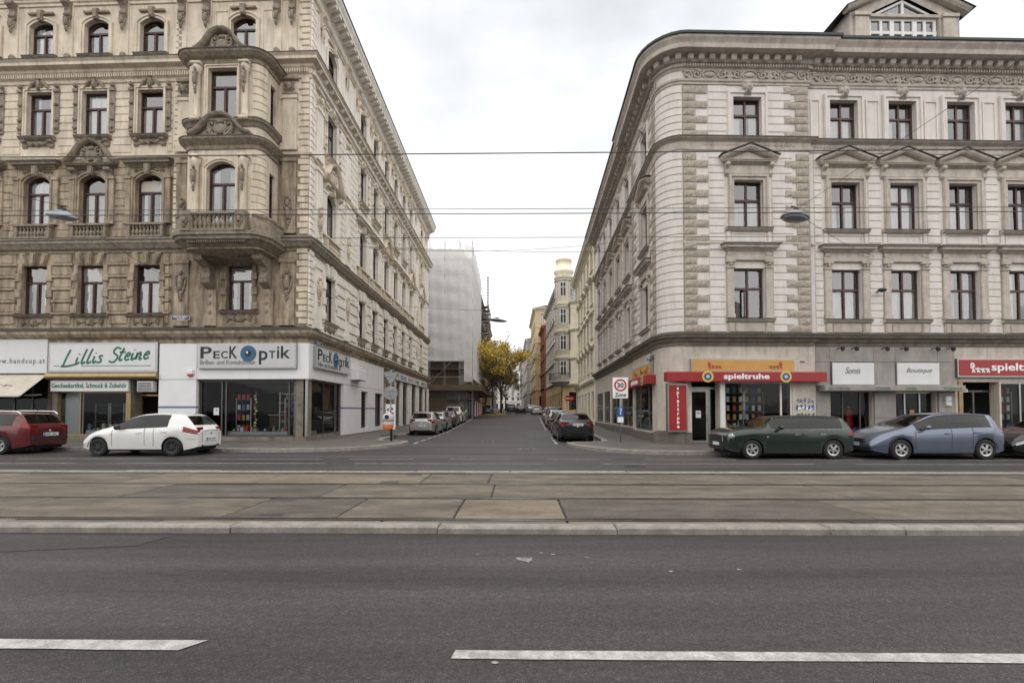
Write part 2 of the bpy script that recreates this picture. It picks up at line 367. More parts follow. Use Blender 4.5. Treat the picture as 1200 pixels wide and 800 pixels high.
# cars
def paint(name, col, metal=0.35): return mat(name, col, 0.32, metal=metal, coat=0.6 if sum(col) < .2 else 1.0, spec=0.5, var=0.06, scale=3)
paint('paint_white', (0.72,0.72,0.705), 0.0); paint('paint_red', (0.115,0.012,0.016), 0.3); paint('paint_green', (0.003,0.016,0.0105), 0.1)
paint('paint_blue', (0.115,0.14,0.20), 0.5); paint('paint_black', (0.012,0.012,0.014), 0.2); paint('paint_silver', (0.47,0.465,0.44), 0.6)
paint('paint_grey', (0.10,0.105,0.115), 0.5)
mat('rubber', (0.018,0.018,0.018), 0.85, bump=0.2, bscale=60)
mat('trim_black', (0.02,0.02,0.021), 0.6)
mat('rim_silver', (0.50,0.50,0.49), 0.3, metal=0.8)
mat('rim_dark', (0.035,0.035,0.036), 0.4, metal=0.4)
mat('chrome', (0.75,0.75,0.74), 0.12, metal=1.0)
mat('tail_red', (0.17,0.005,0.007), 0.25)
mat('head_clear', (0.30,0.31,0.31), 0.25, metal=0.1, coat=0.6)
mat('plate_white', (0.68,0.68,0.66), 0.5)
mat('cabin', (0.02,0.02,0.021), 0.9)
# greenery
mat('bark', (0.075,0.06,0.045), 0.9, var=0.4, scale=8, bump=0.6, bscale=25)
mat('leaf_yellow', (0.80,0.57,0.10), 0.7, var=0.35, scale=3)
mat('leaf_gold', (0.62,0.44,0.09), 0.7, var=0.35, scale=3)
mat('leaf_brown', (0.27,0.175,0.075), 0.75, var=0.35, scale=3)
mat('leaf_green', (0.24,0.22,0.05), 0.7, var=0.35, scale=3)

# ---------------------------------------------------------------- lettering
def text_mb(s, size=1.0, align='CENTER', shear=0.0, bold=0.0, spacing=1.0, depth=0.008):
    cu = bpy.data.curves.new('lettering', 'FONT'); cu.body = s; cu.size = size; cu.align_x = align; cu.shear = shear
    cu.offset = bold; cu.extrude = depth; cu.space_character = spacing; cu.resolution_u = 3
    o = bpy.data.objects.new('lettering', cu); COL.objects.link(o)
    dg = bpy.context.evaluated_depsgraph_get(); me = bpy.data.meshes.new_from_object(o.evaluated_get(dg))
    b = MB(); b.add([(v.co.x, -v.co.z, v.co.y) for v in me.vertices], [tuple(p.vertices) for p in me.polygons])
    bpy.data.objects.remove(o); bpy.data.meshes.remove(me); bpy.data.curves.remove(cu)
    return b
def fit(b, x0, x1, z0, z1, y):                       # fit a flat mesh into a box on the wall
    xs = [p[0] for p in b.v]; zs = [p[2] for p in b.v]; ax, bx_, az, bz = min(xs), max(xs), min(zs), max(zs)
    sx, sz = (x1-x0)/(bx_-ax), (z1-z0)/(bz-az)
    b.v = [(x0+(p[0]-ax)*sx, y+p[1], z0+(p[2]-az)*sz) for p in b.v]; return b
def strokes(lines, w, y=0.0, depth=0.01):            # pen strokes in the wall plane
    b = MB()
    for ln in lines:
        pts = spline(ln, 5); n = len(pts); L_ = []; Rr = []
        for i in range(n):
            a = Vector(pts[max(i-1,0)]); c = Vector(pts[min(i+1,n-1)]); d = (c-a)
            d = d.normalized() if d.length > 1e-6 else Vector((1,0)); q = Vector((-d.y, d.x))*w/2
            L_.append((pts[i][0]+q.x, pts[i][1]+q.y)); Rr.append((pts[i][0]-q.x, pts[i][1]-q.y))
        v = []
        for l, r in zip(L_, Rr): v += [(l[0], y-depth, l[1]), (r[0], y-depth, r[1])]
        b.add(v, [(2*i, 2*i+1, 2*i+3, 2*i+2) for i in range(n-1)])
    return b
def spline(pts, k=5):
    if len(pts) < 3: return list(pts)
    out = []; P = [pts[0]]+list(pts)+[pts[-1]]
    for i in range(1, len(P)-2):
        for j in range(k):
            t = j/k; a, b, c, d = P[i-1], P[i], P[i+1], P[i+2]
            out.append(tuple(0.5*((2*b[m])+(-a[m]+c[m])*t+(2*a[m]-5*b[m]+4*c[m]-d[m])*t*t+(-a[m]+3*b[m]-3*c[m]+d[m])*t**3) for m in range(len(b))))
    out.append(tuple(pts[-1])); return out
def interp(pts, x):                                  # monotone-ish piecewise cubic through key points
    if x <= pts[0][0]: return pts[0][1]
    if x >= pts[-1][0]: return pts[-1][1]
    for i in range(len(pts)-1):
        if pts[i][0] <= x <= pts[i+1][0]:
            def sl(k):
                if k <= 0 or k >= len(pts)-1: 
                    k0 = max(0, min(k, len(pts)-2)); return (pts[k0+1][1]-pts[k0][1])/(pts[k0+1][0]-pts[k0][0])
                d1 = (pts[k][1]-pts[k-1][1])/(pts[k][0]-pts[k-1][0]); d2 = (pts[k+1][1]-pts[k][1])/(pts[k+1][0]-pts[k][0])
                return 0 if d1*d2 <= 0 else 2*d1*d2/(d1+d2)
            h = pts[i+1][0]-pts[i][0]; t = (x-pts[i][0])/h; a, b = pts[i][1], pts[i+1][1]; m0, m1 = sl(i)*h, sl(i+1)*h
            return (2*t**3-3*t*t+1)*a+(t**3-2*t*t+t)*m0+(-2*t**3+3*t*t)*b+(t**3-t*t)*m1
def gz(y): return max(0.0, (y-33)*0.0235) if y < 130 else 97*0.0235
# ---------------------------------------------------------------- ground
def ground_sheet():
    b = MB(); ys = [-250,-60,-20,-5,0,3,6,9,12,16,20,25,30,33]+[33+6*i for i in range(1,17)]+[130,150,200,300,420]
    xs = [-300,-80,-40,-20,-10,-5,0,5,10,20,40,80,300]
    for y in ys:
        for x in xs: b.v.append((x,y,gz(y)))
    n = len(xs)
    b.f = [(i*n+j, i*n+j+1, (i+1)*n+j+1, (i+1)*n+j) for i in range(len(ys)-1) for j in range(n-1)]
    return b
road = obj('road', ground_sheet(), MAT['asphalt'], kind='structure')
YAW = -0.014
def marking(x0, x1, y0, y1, m='road_paint', z=0.006, skew=0.0):
    b = MB(); n = max(2, int((x1-x0)/0.25)); v = []
    for i in range(n+1):
        x = x0+(x1-x0)*i/n; j0 = random.uniform(-.004,.004); j1 = random.uniform(-.004,.004)
        v += [(x, y0+j0, z), (x+skew, y1+j1, z)]
    b.add(v, [(2*i, 2*i+2, 2*i+3, 2*i+1) for i in range(n)])
    return obj('lane_marking', b, MAT[m], road, rz=YAW)
marking(-5.6,-2.08, 2.83,2.95, skew=0.10); marking(-0.40,5.2, 2.755,2.855, skew=0.015)
for x0, x1 in ((-20,-17.3),(-15.5,-11.2),(-9.6,-6.0),(-5.2,-3.2),(-2.1,-0.2),(0.85,2.8),(3.8,6.6),(7.6,10.4),(11.5,16)):
    marking(x0, x1, 14.05,14.15, 'road_paint_worn')
for x0, x1 in ((-19,-12.5),(-11.6,-5.4),(-4.6,0.7),(2.3,8.2),(9.3,17)):
    marking(x0, x1, 12.85,12.95, 'road_paint_worn')
patch = MB().add([(0.1,-0.14,0.005),(0.17,-0.06,0.005),(0.2,0.03,0.005),(-0.21,0.035,0.005),(-0.15,-0.05,0.005)], [(4,0,1,2,3)])
obj('road_patch', patch, MAT['road_paint_worn'], road, (0.12,4.62,0)).scale = (0.42,0.9,1)
def blotch(cx, cy, rx, ry, m, z=0.004, n=22):
    ph = random.random()*9
    v = [(cx+rx*math.cos(2*math.pi*i/n)*(1+.16*math.sin(3.1*i+ph)), cy+ry*math.sin(2*math.pi*i/n)*(1+.16*math.cos(2.3*i+ph)), z) for i in range(n)]
    return obj('road_patch', MB().add(v, [tuple(range(n))]), MAT[m], road)
rp = MB().add([(-9.5,4.1,.004),(-4.1,5.05,.004),(-4.0,5.45,.004),(-9.5,5.6,.004)], [(0,1,2,3)])
asphalt('asphalt_new', (0.030,0.030,0.031), (0.046,0.046,0.047))
obj('road_patch', rp, MAT['asphalt_new'], road)
obj('road_patch', MB().add([(0.9,26,.005),(2.6,26.5,.005),(2.9,35,gz(35)+.006),(1.1,35,gz(35)+.006)], [(0,1,2,3)]), MAT['asphalt_patch'], road)
rr = random.Random(41)
def crack(x, y, ang, n, step, w=.006):
    pts = [(x,y)]
    for i in range(n): ang += rr.uniform(-1.0,1.0); x += step*math.cos(ang); y += step*math.sin(ang)*.6; pts.append((x,y))
    v = []
    for i, (a, c) in enumerate(pts): q = w*(.4+rr.random()); v += [(a,c-q/2,.0042),(a,c+q/2,.0042)]
    obj('road_crack', MB().add(v, [(2*i,2*i+2,2*i+3,2*i+1) for i in range(n)]), MAT['joint_dirt'], road)
for c in ((-3.4,4.3,-.2,14,.05),): crack(*c)
for x, y, l in ():     # tar seams along the lane
    n = 40; obj('tar_seam', MB().add([p for i in range(n+1) for p in ((x+l*i/n, y-.014*(x+l*i/n)+rr.uniform(-.006,.006), .0044),(x+l*i/n, y+.022-.014*(x+l*i/n)+rr.uniform(-.006,.006), .0044))], [(2*i,2*i+2,2*i+3,2*i+1) for i in range(n)]), MAT['joint_dirt'], road)
for cx, cy, rx, ry in (): blotch(cx,cy,rx,ry,'asphalt_patch',.0038)
for cx, cy in ((-.35,4.75),(.42,4.75),(.3,4.8),(.75,4.65),(1.45,4.25),(2.1,4.3),(-.1,2.72)): blotch(cx,cy,.022,.016,'road_paint_worn',.005,9)
def manhole(x, y):
    o = obj('manhole_cover', MB().lathe([(.0,.003),(.30,.003),(.33,.008),(.36,.008),(.37,.002)],28,cap=False), MAT['alu_dark'], road, (x,y,.002)); obj('cover_ribs', MB().box(-.2,.2,-.01,.01,.003,.009).box(-.2,.2,-.11,-.09,.003,.009).box(-.2,.2,.09,.11,.003,.009), MAT['rail_steel'], o)
manhole(-1.2,22.5); manhole(.6,18.0); manhole(3.2,12.3)
b = MB()                                             # parking lines of the side street
def dash_line(x, k, y0, y1, pitch, ln, w=0.12):
    y = y0
    while y < y1:
        xa, xb = x+k*(y-20), x+k*(y+ln-20)
        obj('parking_line', MB().quad((xa-w/2,y,gz(y)+.006),(xa+w/2,y,gz(y)+.006),(xb+w/2,y+ln,gz(y+ln)+.006),(xb-w/2,y+ln,gz(y+ln)+.006)), MAT['road_paint'], road)
        y += pitch
dash_line(-4.45, -0.012, 20.9, 58, 1.9, 1.25); dash_line(1.98, 0.04, 20.8, 62, 1.9, 1.25)

# tram track bed: concrete slabs between the rails
bed = obj('tram_track_bed', MB().box(-32,32, 5.55,10.88, -0.05,0.042), MAT['joint_dirt'], kind='structure', rz=YAW)
def slab_row(y0, y1, joints, mats, top=0.064):
    for i in range(len(joints)-1):
        x0, x1 = joints[i]+.012, joints[i+1]-.012
        n = max(1, int((x1-x0)/1.2)); z = top+random.uniform(-.005,.004)
        o = obj('concrete_slab', MB().slab(x0, x1, y0+.008, y1-.008, 0.03, z, 0.012), MAT[mats[i % len(mats)]], bed)
CM = ['concrete','concrete','concrete_dark','concrete','concrete_pale']
slab_row(5.77,5.95, [-32,-20,-12,-6.5,-4.6,-1.75,0.62,4.2,9.5,18,32], ['concrete_pale','concrete'])
slab_row(6.08,7.40, [-32,-20,-12,-7.4,-3.95,-2.42,-0.86,0.63,4.7,9.8,15,32], ['concrete','concrete_dark','concrete','concrete','concrete_dark','concrete','concrete_pale','concrete_dark','concrete','concrete','concrete'])
slab_row(7.53,8.85, [-32,-18,-10.5,-6.6,-3.3,-0.45,5.4,11,17,32], ['concrete','concrete','concrete','concrete_dark','concrete','concrete'])
slab_row(8.98,10.32, [-32,-19,-11,-7.9,-5.2,-1.95,-0.6,4.9,10.4,16,32], ['concrete','concrete_pale','concrete','concrete_pale','concrete_pale','concrete','concrete','concrete','concrete_dark'])
slab_row(10.45,10.60, [-32,-14,-5,-1.2,6.2,14,32], ['concrete_dark','concrete'])
for y in (6.01, 7.46, 8.91, 10.38):                  # grooved rails
    r = obj('tram_rail', MB().box(-32,32, y-.055,y+.005, 0.0,0.067), MAT['rail_steel'], bed)
    obj('rail_lip', MB().box(-32,32, y+.04,y+.06, 0.0,0.066), MAT['rail_steel'], r)
    obj('rail_groove', MB().box(-32,32, y+.006,y+.039, 0.0,0.046), MAT['rail_groove'], r)
for x, y in ((-3.72,7.28),(-3.35,6.2),(-2.3,10.18),(-2.55,9.1)):
    obj('track_drain', MB().slab(x-.17, x+.17, y-.085, y+.085, 0.05, 0.071, 0.006), MAT['alu_dark'], bed)
def kerb_row(x0, ya, yb, h, lens, flip=False):
    x = x0; i = 0
    while x < 30:
        l = lens[i % len(lens)]*random.uniform(.95,1.05); i += 1; dy = random.uniform(-.012,.012); dz = random.uniform(-.004,.006)
        obj('kerb_stone', MB().slab(x+.006, x+l-.006, ya+dy, yb+dy, -.05, h+dz, 0.022), MAT['granite'], bed); x += l
kerb_row(-30, 5.54, 5.75, 0.086, [2.4,2.05,2.6,0.85,2.2,3.1]); kerb_row(-30, 10.62, 10.86, 0.072, [2.3,2.6,2.0])

# pavements with kerb stones
def kerb_path(pts, step=1.0):
    P = [Vector(p) for p in spline(pts, 8)]; out = [P[0]]; acc = 0.0
    for a, c in zip(P, P[1:]):
        d = (c-a).length
        while acc+d >= step:
            t = (step-acc)/d; a = a.lerp(c, t); out.append(a.copy()); d = (c-a).length; acc = 0.0
        acc += d
    out.append(P[-1]); return out
def kerb_stones(path, parent):
    for a, c in zip(path, path[1:]):
        if (c-a).length < 0.15: continue
        d = (c-a).normalized(); q = Vector((d.y,-d.x)); a2 = a+d*.006; c2 = c-d*.006; v = []
        for p in (a2, c2):
            z = gz(p.y)
            for o, h in ((0.0,-.05),(0.0,.112),(-.02,.13),(-.27,.13),(-.27,-.05)): v.append((p.x+q.x*o, p.y+q.y*o, z+h))
        f = [(j, 5+j, 6+j, j+1) for j in range(4)]+[(0,1,2,3,4),(9,8,7,6,5)]
        obj('kerb_stone', MB().add(v, f), MAT['granite'], parent)
def walk(name, poly_near, strips):
    b = MB(); n = len(poly_near); b.add([(x,y,.121) for x,y in poly_near], [tuple(range(n))])
    for (xa, ka, xb, kb, y0, y1) in strips:
        ys = [y0+(y1-y0)*i/8 for i in range(9)]
        v = []
        for y in ys: v += [(xa+ka*(y-y0), y, gz(y)+.121), (xb+kb*(y-y0), y, gz(y)+.121)]
        b.add(v, [(2*i, 2*i+1, 2*i+3, 2*i+2) for i in range(8)])
    return obj(name, b, MAT['asphalt_walk'], kind='structure')
LP = [(-34,18.2),(-20,17.5),(-12,16.85),(-8.4,16.5),(-6.6,16.85),(-5.5,17.7),(-4.85,19.0),(-4.62,20.4),(-4.66,21.2),(-5.0,21.55),(-5.7,21.5),(-6.15,21.9),(-6.4,23.0),(-6.5,25),(-6.5,29),(-6.5,33)]
lp = kerb_path(LP)
pave_left = walk('pavement_left', [(-34,26)]+[(p.x,p.y) for p in lp]+[(-9.6,33)], [(-9.7,0,-6.5,0,33,52)])
kerb_stones(lp, pave_left)
RP = [(5.0,33),(4.6,26),(4.3,22.6),(4.1,21.0),(3.6,20.55),(2.75,20.6),(2.38,20.4),(2.34,19.6),(2.55,18.4),(3.1,17.1),(3.9,16.1),(4.9,15.62),(6.5,15.5),(12,15.42),(20,15.35),(34,15.2)]
rpth = kerb_path(RP)
pave_right = walk('pavement_right', [(p.x,p.y) for p in rpth]+[(34,24),(7,24),(7.3,33)], [(5.0,0.045,7.2,0.045,33,60)])
kerb_stones(rpth, pave_right)
kerb_stones([Vector((5.0+.045*(y-33), y)) for y in range(60,32,-1)], pave_right)
kerb_stones([Vector((-6.5, y)) for y in range(33,52)], pave_left)
island = MB()
for y0, y1 in ((67,90),(90,118)):
    island.add([(-6.2,y0,gz(y0)+.13),(-0.9,y0,gz(y0)+.13),(-0.9,y1,gz(y1)+.13),(-6.2,y1,gz(y1)+.13)], [(0,1,2,3)])
island.box(-6.2,-0.9,66.8,67.0,0.4,gz(67)+.13)
planting = obj('planting_island', island, MAT['asphalt_walk'], kind='structure')
lit = MB()
for i in range(1500):
    x = random.uniform(-6.1,-1.0); y = 66.2+random.random()**2*14; z = gz(y)+(.145 if y > 67 else .012); a = random.random()*6.3; s = random.uniform(.07,.15)
    lit.add([(x+s*math.cos(a+k*1.57), y+s*math.sin(a+k*1.57), z+random.uniform(0,.03)) for k in range(4)], [(0,1,2,3)])
obj('fallen_leaves', lit, MAT['leaf_yellow'], kind='stuff', label='yellow fallen leaves along the kerb of the tree island', cat='leaves')
# ---------------------------------------------------------------- facade kit
class Frame:
    """a wall plane of a building: x to the right as seen from outside, y into the wall, z up"""
    def __init__(s, b, x=0.0, y=0.0, a=0.0): s.b, s.x, s.y, s.a = b, x, y, a
    def pt(s, x, y): c, n = math.cos(s.a), math.sin(s.a); return (s.x+x*c-y*n, s.y+x*n+y*c)
    def part(s, name, geo, m, x=0, y=0, z=0, **kw):
        p = s.pt(x, y); return obj(name, geo, m, s.b, (p[0], p[1], z), s.a, **kw)
    def sub(s, x, y): p = s.pt(x, y); return Frame(s.b, p[0], p[1], s.a)
    def world(s, x, y, z):                           # for things hung on the wall that are not part of it
        p = s.pt(x, y); l = s.b.location; return (l.x+p[0], l.y+p[1], l.z+z)
def hole_wall(x0, x1, z0, z1, holes, depth=0.30, y=0.0):
    b = MB(); xs = sorted({x0,x1}|{v for h in holes for v in h[:2]}); zs = sorted({z0,z1}|{v for h in holes for v in h[2:4]})
    xs = [v for v in xs if x0 <= v <= x1]; zs = [v for v in zs if z0 <= v <= z1]
    for i in range(len(xs)-1):
        for j in range(len(zs)-1):
            cx, cz = (xs[i]+xs[i+1])/2, (zs[j]+zs[j+1])/2
            if any(h[0] < cx < h[1] and h[2] < cz < h[3] for h in holes): continue
            b.quad((xs[i],y,zs[j]),(xs[i+1],y,zs[j]),(xs[i+1],y,zs[j+1]),(xs[i],y,zs[j+1]))
    for a, c, d, e in [h[:4] for h in holes]:
        b.quad((a,y,d),(a,y,e),(a,y+depth,e),(a,y+depth,d)); b.quad((c,y,d),(c,y+depth,d),(c,y+depth,e),(c,y,e))
        b.quad((a,y,e),(c,y,e),(c,y+depth,e),(a,y+depth,e)); b.quad((a,y,d),(a,y+depth,d),(c,y+depth,d),(c,y,d))
    return b
def arch_pts(w, rise, n=10):                         # segmental arch, springing at z=0
    r = (w*w/4+rise*rise)/(2*rise); a = math.asin(min(1, w/2/r)); a = math.pi-a if rise > w/2 else a
    return [(r*math.sin(t), r*math.cos(t)-(r-rise)) for t in [-a+2*a*i/n for i in range(n+1)]]
def arch_fill(w, rise, depth=0.30):
    b = MB(); P = arch_pts(w, rise)
    for p, q in zip(P, P[1:]):
        b.quad((p[0],0,p[1]),(q[0],0,q[1]),(q[0],0,rise),(p[0],0,rise)); b.quad((p[0],0,p[1]),(p[0],depth,p[1]),(q[0],depth,q[1]),(q[0],0,q[1]))
    return b
def rim(path, w, y0, y1, closed=False):              # flat bar following a path in the wall plane
    return MB().sweep_xz(path, [(0,y1),(0,y0),(w,y0),(w,y1)], closed)
def win_frame(w, h, rise, style):
    f = 0.06
    if rise:
        P = [(-w/2,0)]+[(x, z+h-rise) for x, z in arch_pts(w, rise)]+[(w/2,0)]
        b = MB().sweep_xz(P+[(-w/2,0)] , [(0,.06),(0,-.02),(-f,-.02),(-f,.06)])
    else:
        b = MB(); b.box(-w/2,-w/2+f,-.02,.06,0,h); b.box(w/2-f,w/2,-.02,.06,0,h); b.box(-w/2+f,w/2-f,-.02,.06,0,f); b.box(-w/2+f,w/2-f,-.02,.06,h-f,h)
    tz = h*(0.66 if style == 'T' else 0.60)
    b.box(-w/2+f, w/2-f, -.035,.05, tz-.045, tz+.045)                    # transom
    b.box(-.035,.035, -.03,.05, f, tz-.046)                              # meeting stile below
    if style == 'X': b.box(-.04,.04, -.028,.05, tz+.046, h-f)
    for sx in (-1, 1):                                                   # inner casement rails
        b.box(sx*.066-.02, sx*.066+.02, .0,.045, f, tz-.05) if style == 'T' else None
    return b
def pane_mesh(x0, x1, z0, z1, top=None):
    b = MB()
    if top: b.add([(x0,0.02,z0),(x1,0.02,z0)]+[(x,0.02,z) for x,z in reversed(top)], [tuple(range(2+len(top)))])
    else: b.quad((x0,0.02,z0),(x1,0.02,z0),(x1,0.02,z1),(x0,0.02,z1))
    return b
def curtain_mesh(x0, x1, z0, z1, seed):
    rr = random.Random(seed); b = MB(); n = max(6, int((x1-x0)/0.04)); v = []
    for i in range(n+1):
        x = x0+(x1-x0)*i/n; y = 0.025*math.sin(i*1.25+rr.random()*.7); sw = 0.04*math.sin(i*.4+seed)
        v += [(x+sw*(1 if x1 > 0 else -1)*0.4, y, z0), (x, y*.6, z1)]
    b.add(v, [(2*i,2*i+2,2*i+3,2*i+1) for i in range(n)]); return b
WCOUNT = [0]
def window(fr, x, z, w, h, rise=0, style='T', fm='frame_red', depth=0.18, detail=True):
    """window part: frame with panes and curtains as its pieces"""
    WCOUNT[0] += 1; k = WCOUNT[0]; rr = random.Random(k*17)
    key = (w, h, rise, style)
    o = fr.part('window', mcopy(cached(('window_frame',)+key, lambda: win_frame(w,h,rise,style)), MAT[fm]), MAT[fm], x, depth, z)
    f = .07; tz = h*(0.66 if style == 'T' else 0.60); gm = MAT['window_glass']
    top = None
    if rise: top = [(px*.95, pz+h-rise-.05) for px, pz in arch_pts(w, rise)]
    specs = [(-w/2+f,-.045,f,tz-.045,None),(.045,w/2-f,f,tz-.045,None)]
    specs += [(-w/2+f,w/2-f,tz+.045,h-f,top)] if style == 'T' else [(-w/2+f,-.04,tz+.045,h-f,None),(.04,w/2-f,tz+.045,h-f,None)]
    for i, sp in enumerate(specs):
        p = obj('pane', mcopy(cached(('pane',)+key+(i,), lambda: pane_mesh(*sp)), gm), gm, o)
        p.rotation_euler = (rr.uniform(-.012,.012), 0, rr.uniform(-.02,.02)) 
    if not detail: return o
    kind = rr.choice(['sides','sides','full','half','wide','blind','wide','none','sides'])
    cw = {'none': .3, 'sides': .30, 'full': .5, 'half': .36, 'blind': .22, 'wide': .42}[kind]; zt = h-f if not rise else h-f-rise*.5
    top_z = zt if rr.random() < .5 else tz-.03
    s = rr.randint(0,3); CM_ = MAT[rr.choice(['curtain','curtain','curtain','curtain_grey','curtain_cream'])]
    if kind == 'none': return o
    for sx in (-1,1):
        if kind == 'half' and sx == 1 and rr.random() < .5: continue
        a, c = (-w/2+.06, -w/2+.06+w*cw*.95) if sx < 0 else (w/2-.06-w*cw*.95, w/2-.06)
        obj('curtain', mcopy(cached(('curtain',)+key+(round(cw,2),sx,s,top_z > tz), lambda: curtain_mesh(a,c,.05,top_z,s)), CM_), CM_, o, (0,.085,0))
    if kind == 'blind':
        obj('blind', mcopy(cached(('blind',)+key, lambda: MB().box(-w/2+.06,w/2-.06,.035,.05,h*.67,h-.05-(rise*.6))), MAT['blind']), MAT['blind'], o)
    return o
# carved ornament, built once and shared
def spiral(cx, cz, r, turns, a0, sgn=1, n=16, y=-.03):
    return [(cx+r*(1-.8*i/n)*math.cos(a0+sgn*turns*2*math.pi*i/n), y-.02*i/n, cz+r*(1-.8*i/n)*math.sin(a0+sgn*turns*2*math.pi*i/n)) for i in range(n+1)]
def relief(w, h, y=-.03, dense=1):
    b = MB(); r = h*.30; n = max(2, int(w/(h*.75)/1)*1)
    for i in range(n):
        cx = -w/2+w*(i+.5)/n; up = 1 if i % 2 else -1
        b.tube(spiral(cx, h*.04*up, r, 1.25, math.pi/2*up, 1 if i % 2 else -1, 14, y), [r*.26]*5+[r*.22]*10, 5)
        for k in range(3):
            t = k*2.1+i; b.ball((cx+r*1.05*math.cos(t), y, r*1.0*math.sin(t)), (r*.34,.05,r*.22), 6, 4)
        b.ball((cx, y-.02, h*.04*up), (r*.3,.06,r*.3), 6, 4)
    b.ball((0,y-.03,0), (h*.24,.08,h*.36), 8, 5)
    return b
def cartouche(w, h):
    b = MB(); b.ball((0,-.04,h*.08), (w*.24,.10,h*.24), 10, 6)
    for s in (-1,1):
        b.tube(spiral(s*w*.3, h*.27, w*.17, 1.3, math.pi*(.5), s, 14), w*.05, 5); b.tube(spiral(s*w*.27, -h*.10, w*.15, 1.2, -math.pi*.5, -s, 14), w*.048, 5)
        b.tube([(s*w*.42,-.03,h*.2),(s*w*.36,-.05,0),(s*w*.2,-.05,-h*.22),(0,-.05,-h*.33)], [w*.04,w*.06,w*.06,w*.05], 5)
    for i in range(5): b.ball((math.sin(i*2.4)*w*.09,-.04,-h*(.28+.045*i)), (w*.11*(1-.13*i),.06,h*.055), 6, 4)
    b.ball((0,-.05,h*.4), (w*.16,.09,h*.09), 8, 5); return b
def keystone(w, h, d): return MB().prism([(-w*.36,0),(w*.36,0),(w*.5,h),(-w*.5,h)], -d, 0.05).prism([(-w*.26,h*.1),(w*.26,h*.1),(w*.36,h*.9),(-w*.36,h*.9)], -d-.04, -d+.01)
def mask(w, h):                                      # carved head used as keystone
    b = keystone(w, h, .10); b.ball((0,-.16,h*.55), (w*.34,.13,h*.36), 10, 7); b.ball((0,-.29,h*.5), (w*.07,.05,h*.1), 6, 4)
    for s in (-1,1): b.ball((s*w*.33,-.12,h*.62), (w*.17,.10,h*.26), 7, 5); b.ball((s*w*.2,-.12,h*.24), (w*.15,.08,h*.14), 6, 4)
    b.ball((0,-.14,h*.92), (w*.36,.12,h*.16), 8, 5); return b
def console(w, h, d):                                # S-shaped bracket
    prof = [(0.05,0),(-.04,0),(-d*.35,h*.12),(-d*.45,h*.3),(-d*.32,h*.48),(-d*.45,h*.62),(-d*.85,h*.74),(-d,h*.88),(-d,h),(0.05,h)]
    b = MB().prism_x(prof, -w/2, w/2); b.tube([(-w*.56,-d*.82,h*.84),(w*.56,-d*.82,h*.84)], h*.10, 8); b.tube([(-w*.54,-d*.33,h*.2),(w*.54,-d*.33,h*.2)], h*.08, 8); return b
def baluster_mb(h):
    return MB().lathe([(.075,0),(.075,h*.1),(.045,h*.14),(.06,h*.22),(.085,h*.36),(.06,h*.52),(.038,h*.66),(.045,h*.76),(.07,h*.84),(.07,h)], 8)
def balustrade(w, h, n, d=.22):
    b = MB(); b.box(-w/2-.04,w/2+.04,-d-.03,.04,h-.1,h); b.box(-w/2,w/2,-d,.03,0,.08); e = baluster_mb(h-.18)
    for s in (-1,1): b.box(s*w/2-.13 if s > 0 else -w/2, w/2 if s > 0 else -w/2+.13, -d+.01, .02, .08, h-.1)
    for i in range(n): b.merge(e, -w/2+.24+(w-.48)*i/(n-1), -d/2, .08)
    return b
CORN = [(0,0),(.06,0),(.06,.06),(.14,.12),(.16,.2),(.30,.24),(.30,.34),(.36,.42),(.36,.48),(0,.56)]
def cprof(z, h, d): return [(o/.36*d, z+v/.56*h) for o, v in CORN]
def hood(w, h, d): return MB().sweep([(-w/2,.05),(-w/2,0),(w/2,0),(w/2,.05)][1:3], cprof(0,h,d))
def boxhood(w, h, d):                                # little cornice with returned ends
    return MB().sweep([(-w/2+d,.06),(-w/2+d,0),(w/2-d,0),(w/2-d,.06)], cprof(0,h,d))
def pediment(w, h):
    t = .13; b = boxhood(w, .17, .26)
    b.prism([(-w/2+.26,.17),(w/2-.26,.17),(0,h-.05)], -.05, .04)
    P = [(-w/2+.02,.16),(0,h),(w/2-.02,.16)]
    b.sweep_xz(P, [(0,.04),(0,-.20),(.06,-.27),(t,-.30),(t+.02,.04)]); return b
def scroll_pediment(w, h):                           # broken, curling pediment with a crest between
    b = boxhood(w, .2, .3)
    for s in (-1,1):
        P = spline([(s*w*.5,.2),(s*w*.42,.27),(s*w*.30,h*.5),(s*w*.2,h*.82),(s*w*.10,h*.98),(0,h*1.04)] if s < 0 else [(0,h*1.04),(w*.10,h*.98),(w*.2,h*.82),(w*.30,h*.5),(w*.42,.27),(w*.5,.2)], 4)
        b.sweep_xz(P, [(0,.04),(0,-.20),(.05,-.28),(.12,-.32),(.15,-.32),(.16,.04)])
    b.prism([(-w*.45,.2),(w*.45,.2),(w*.28,h*.5),(w*.16,h*.86),(-w*.16,h*.86),(-w*.28,h*.5)], -.06, .04)
    b.merge(cartouche(w*.5, h*.95), 0, -.06, h*.45); return b
def volute_crest(w, h):
    b = MB(); b.merge(keystone(w*.22, h*.75, .12), 0,0,0); b.ball((0,-.10,h*.86), (w*.11,.10,h*.16), 8, 6)
    for s in (-1,1): b.tube([(s*w*.5,-.05,h*.05),(s*w*.38,-.08,h*.16),(s*w*.28,-.1,h*.44),(s*w*.14,-.1,h*.62)], [.05,.07,.08,.05], 6); b.tube(spiral(s*w*.44, h*.14, w*.07, 1.1, 1.5, s, 10), .03, 5)
    return b
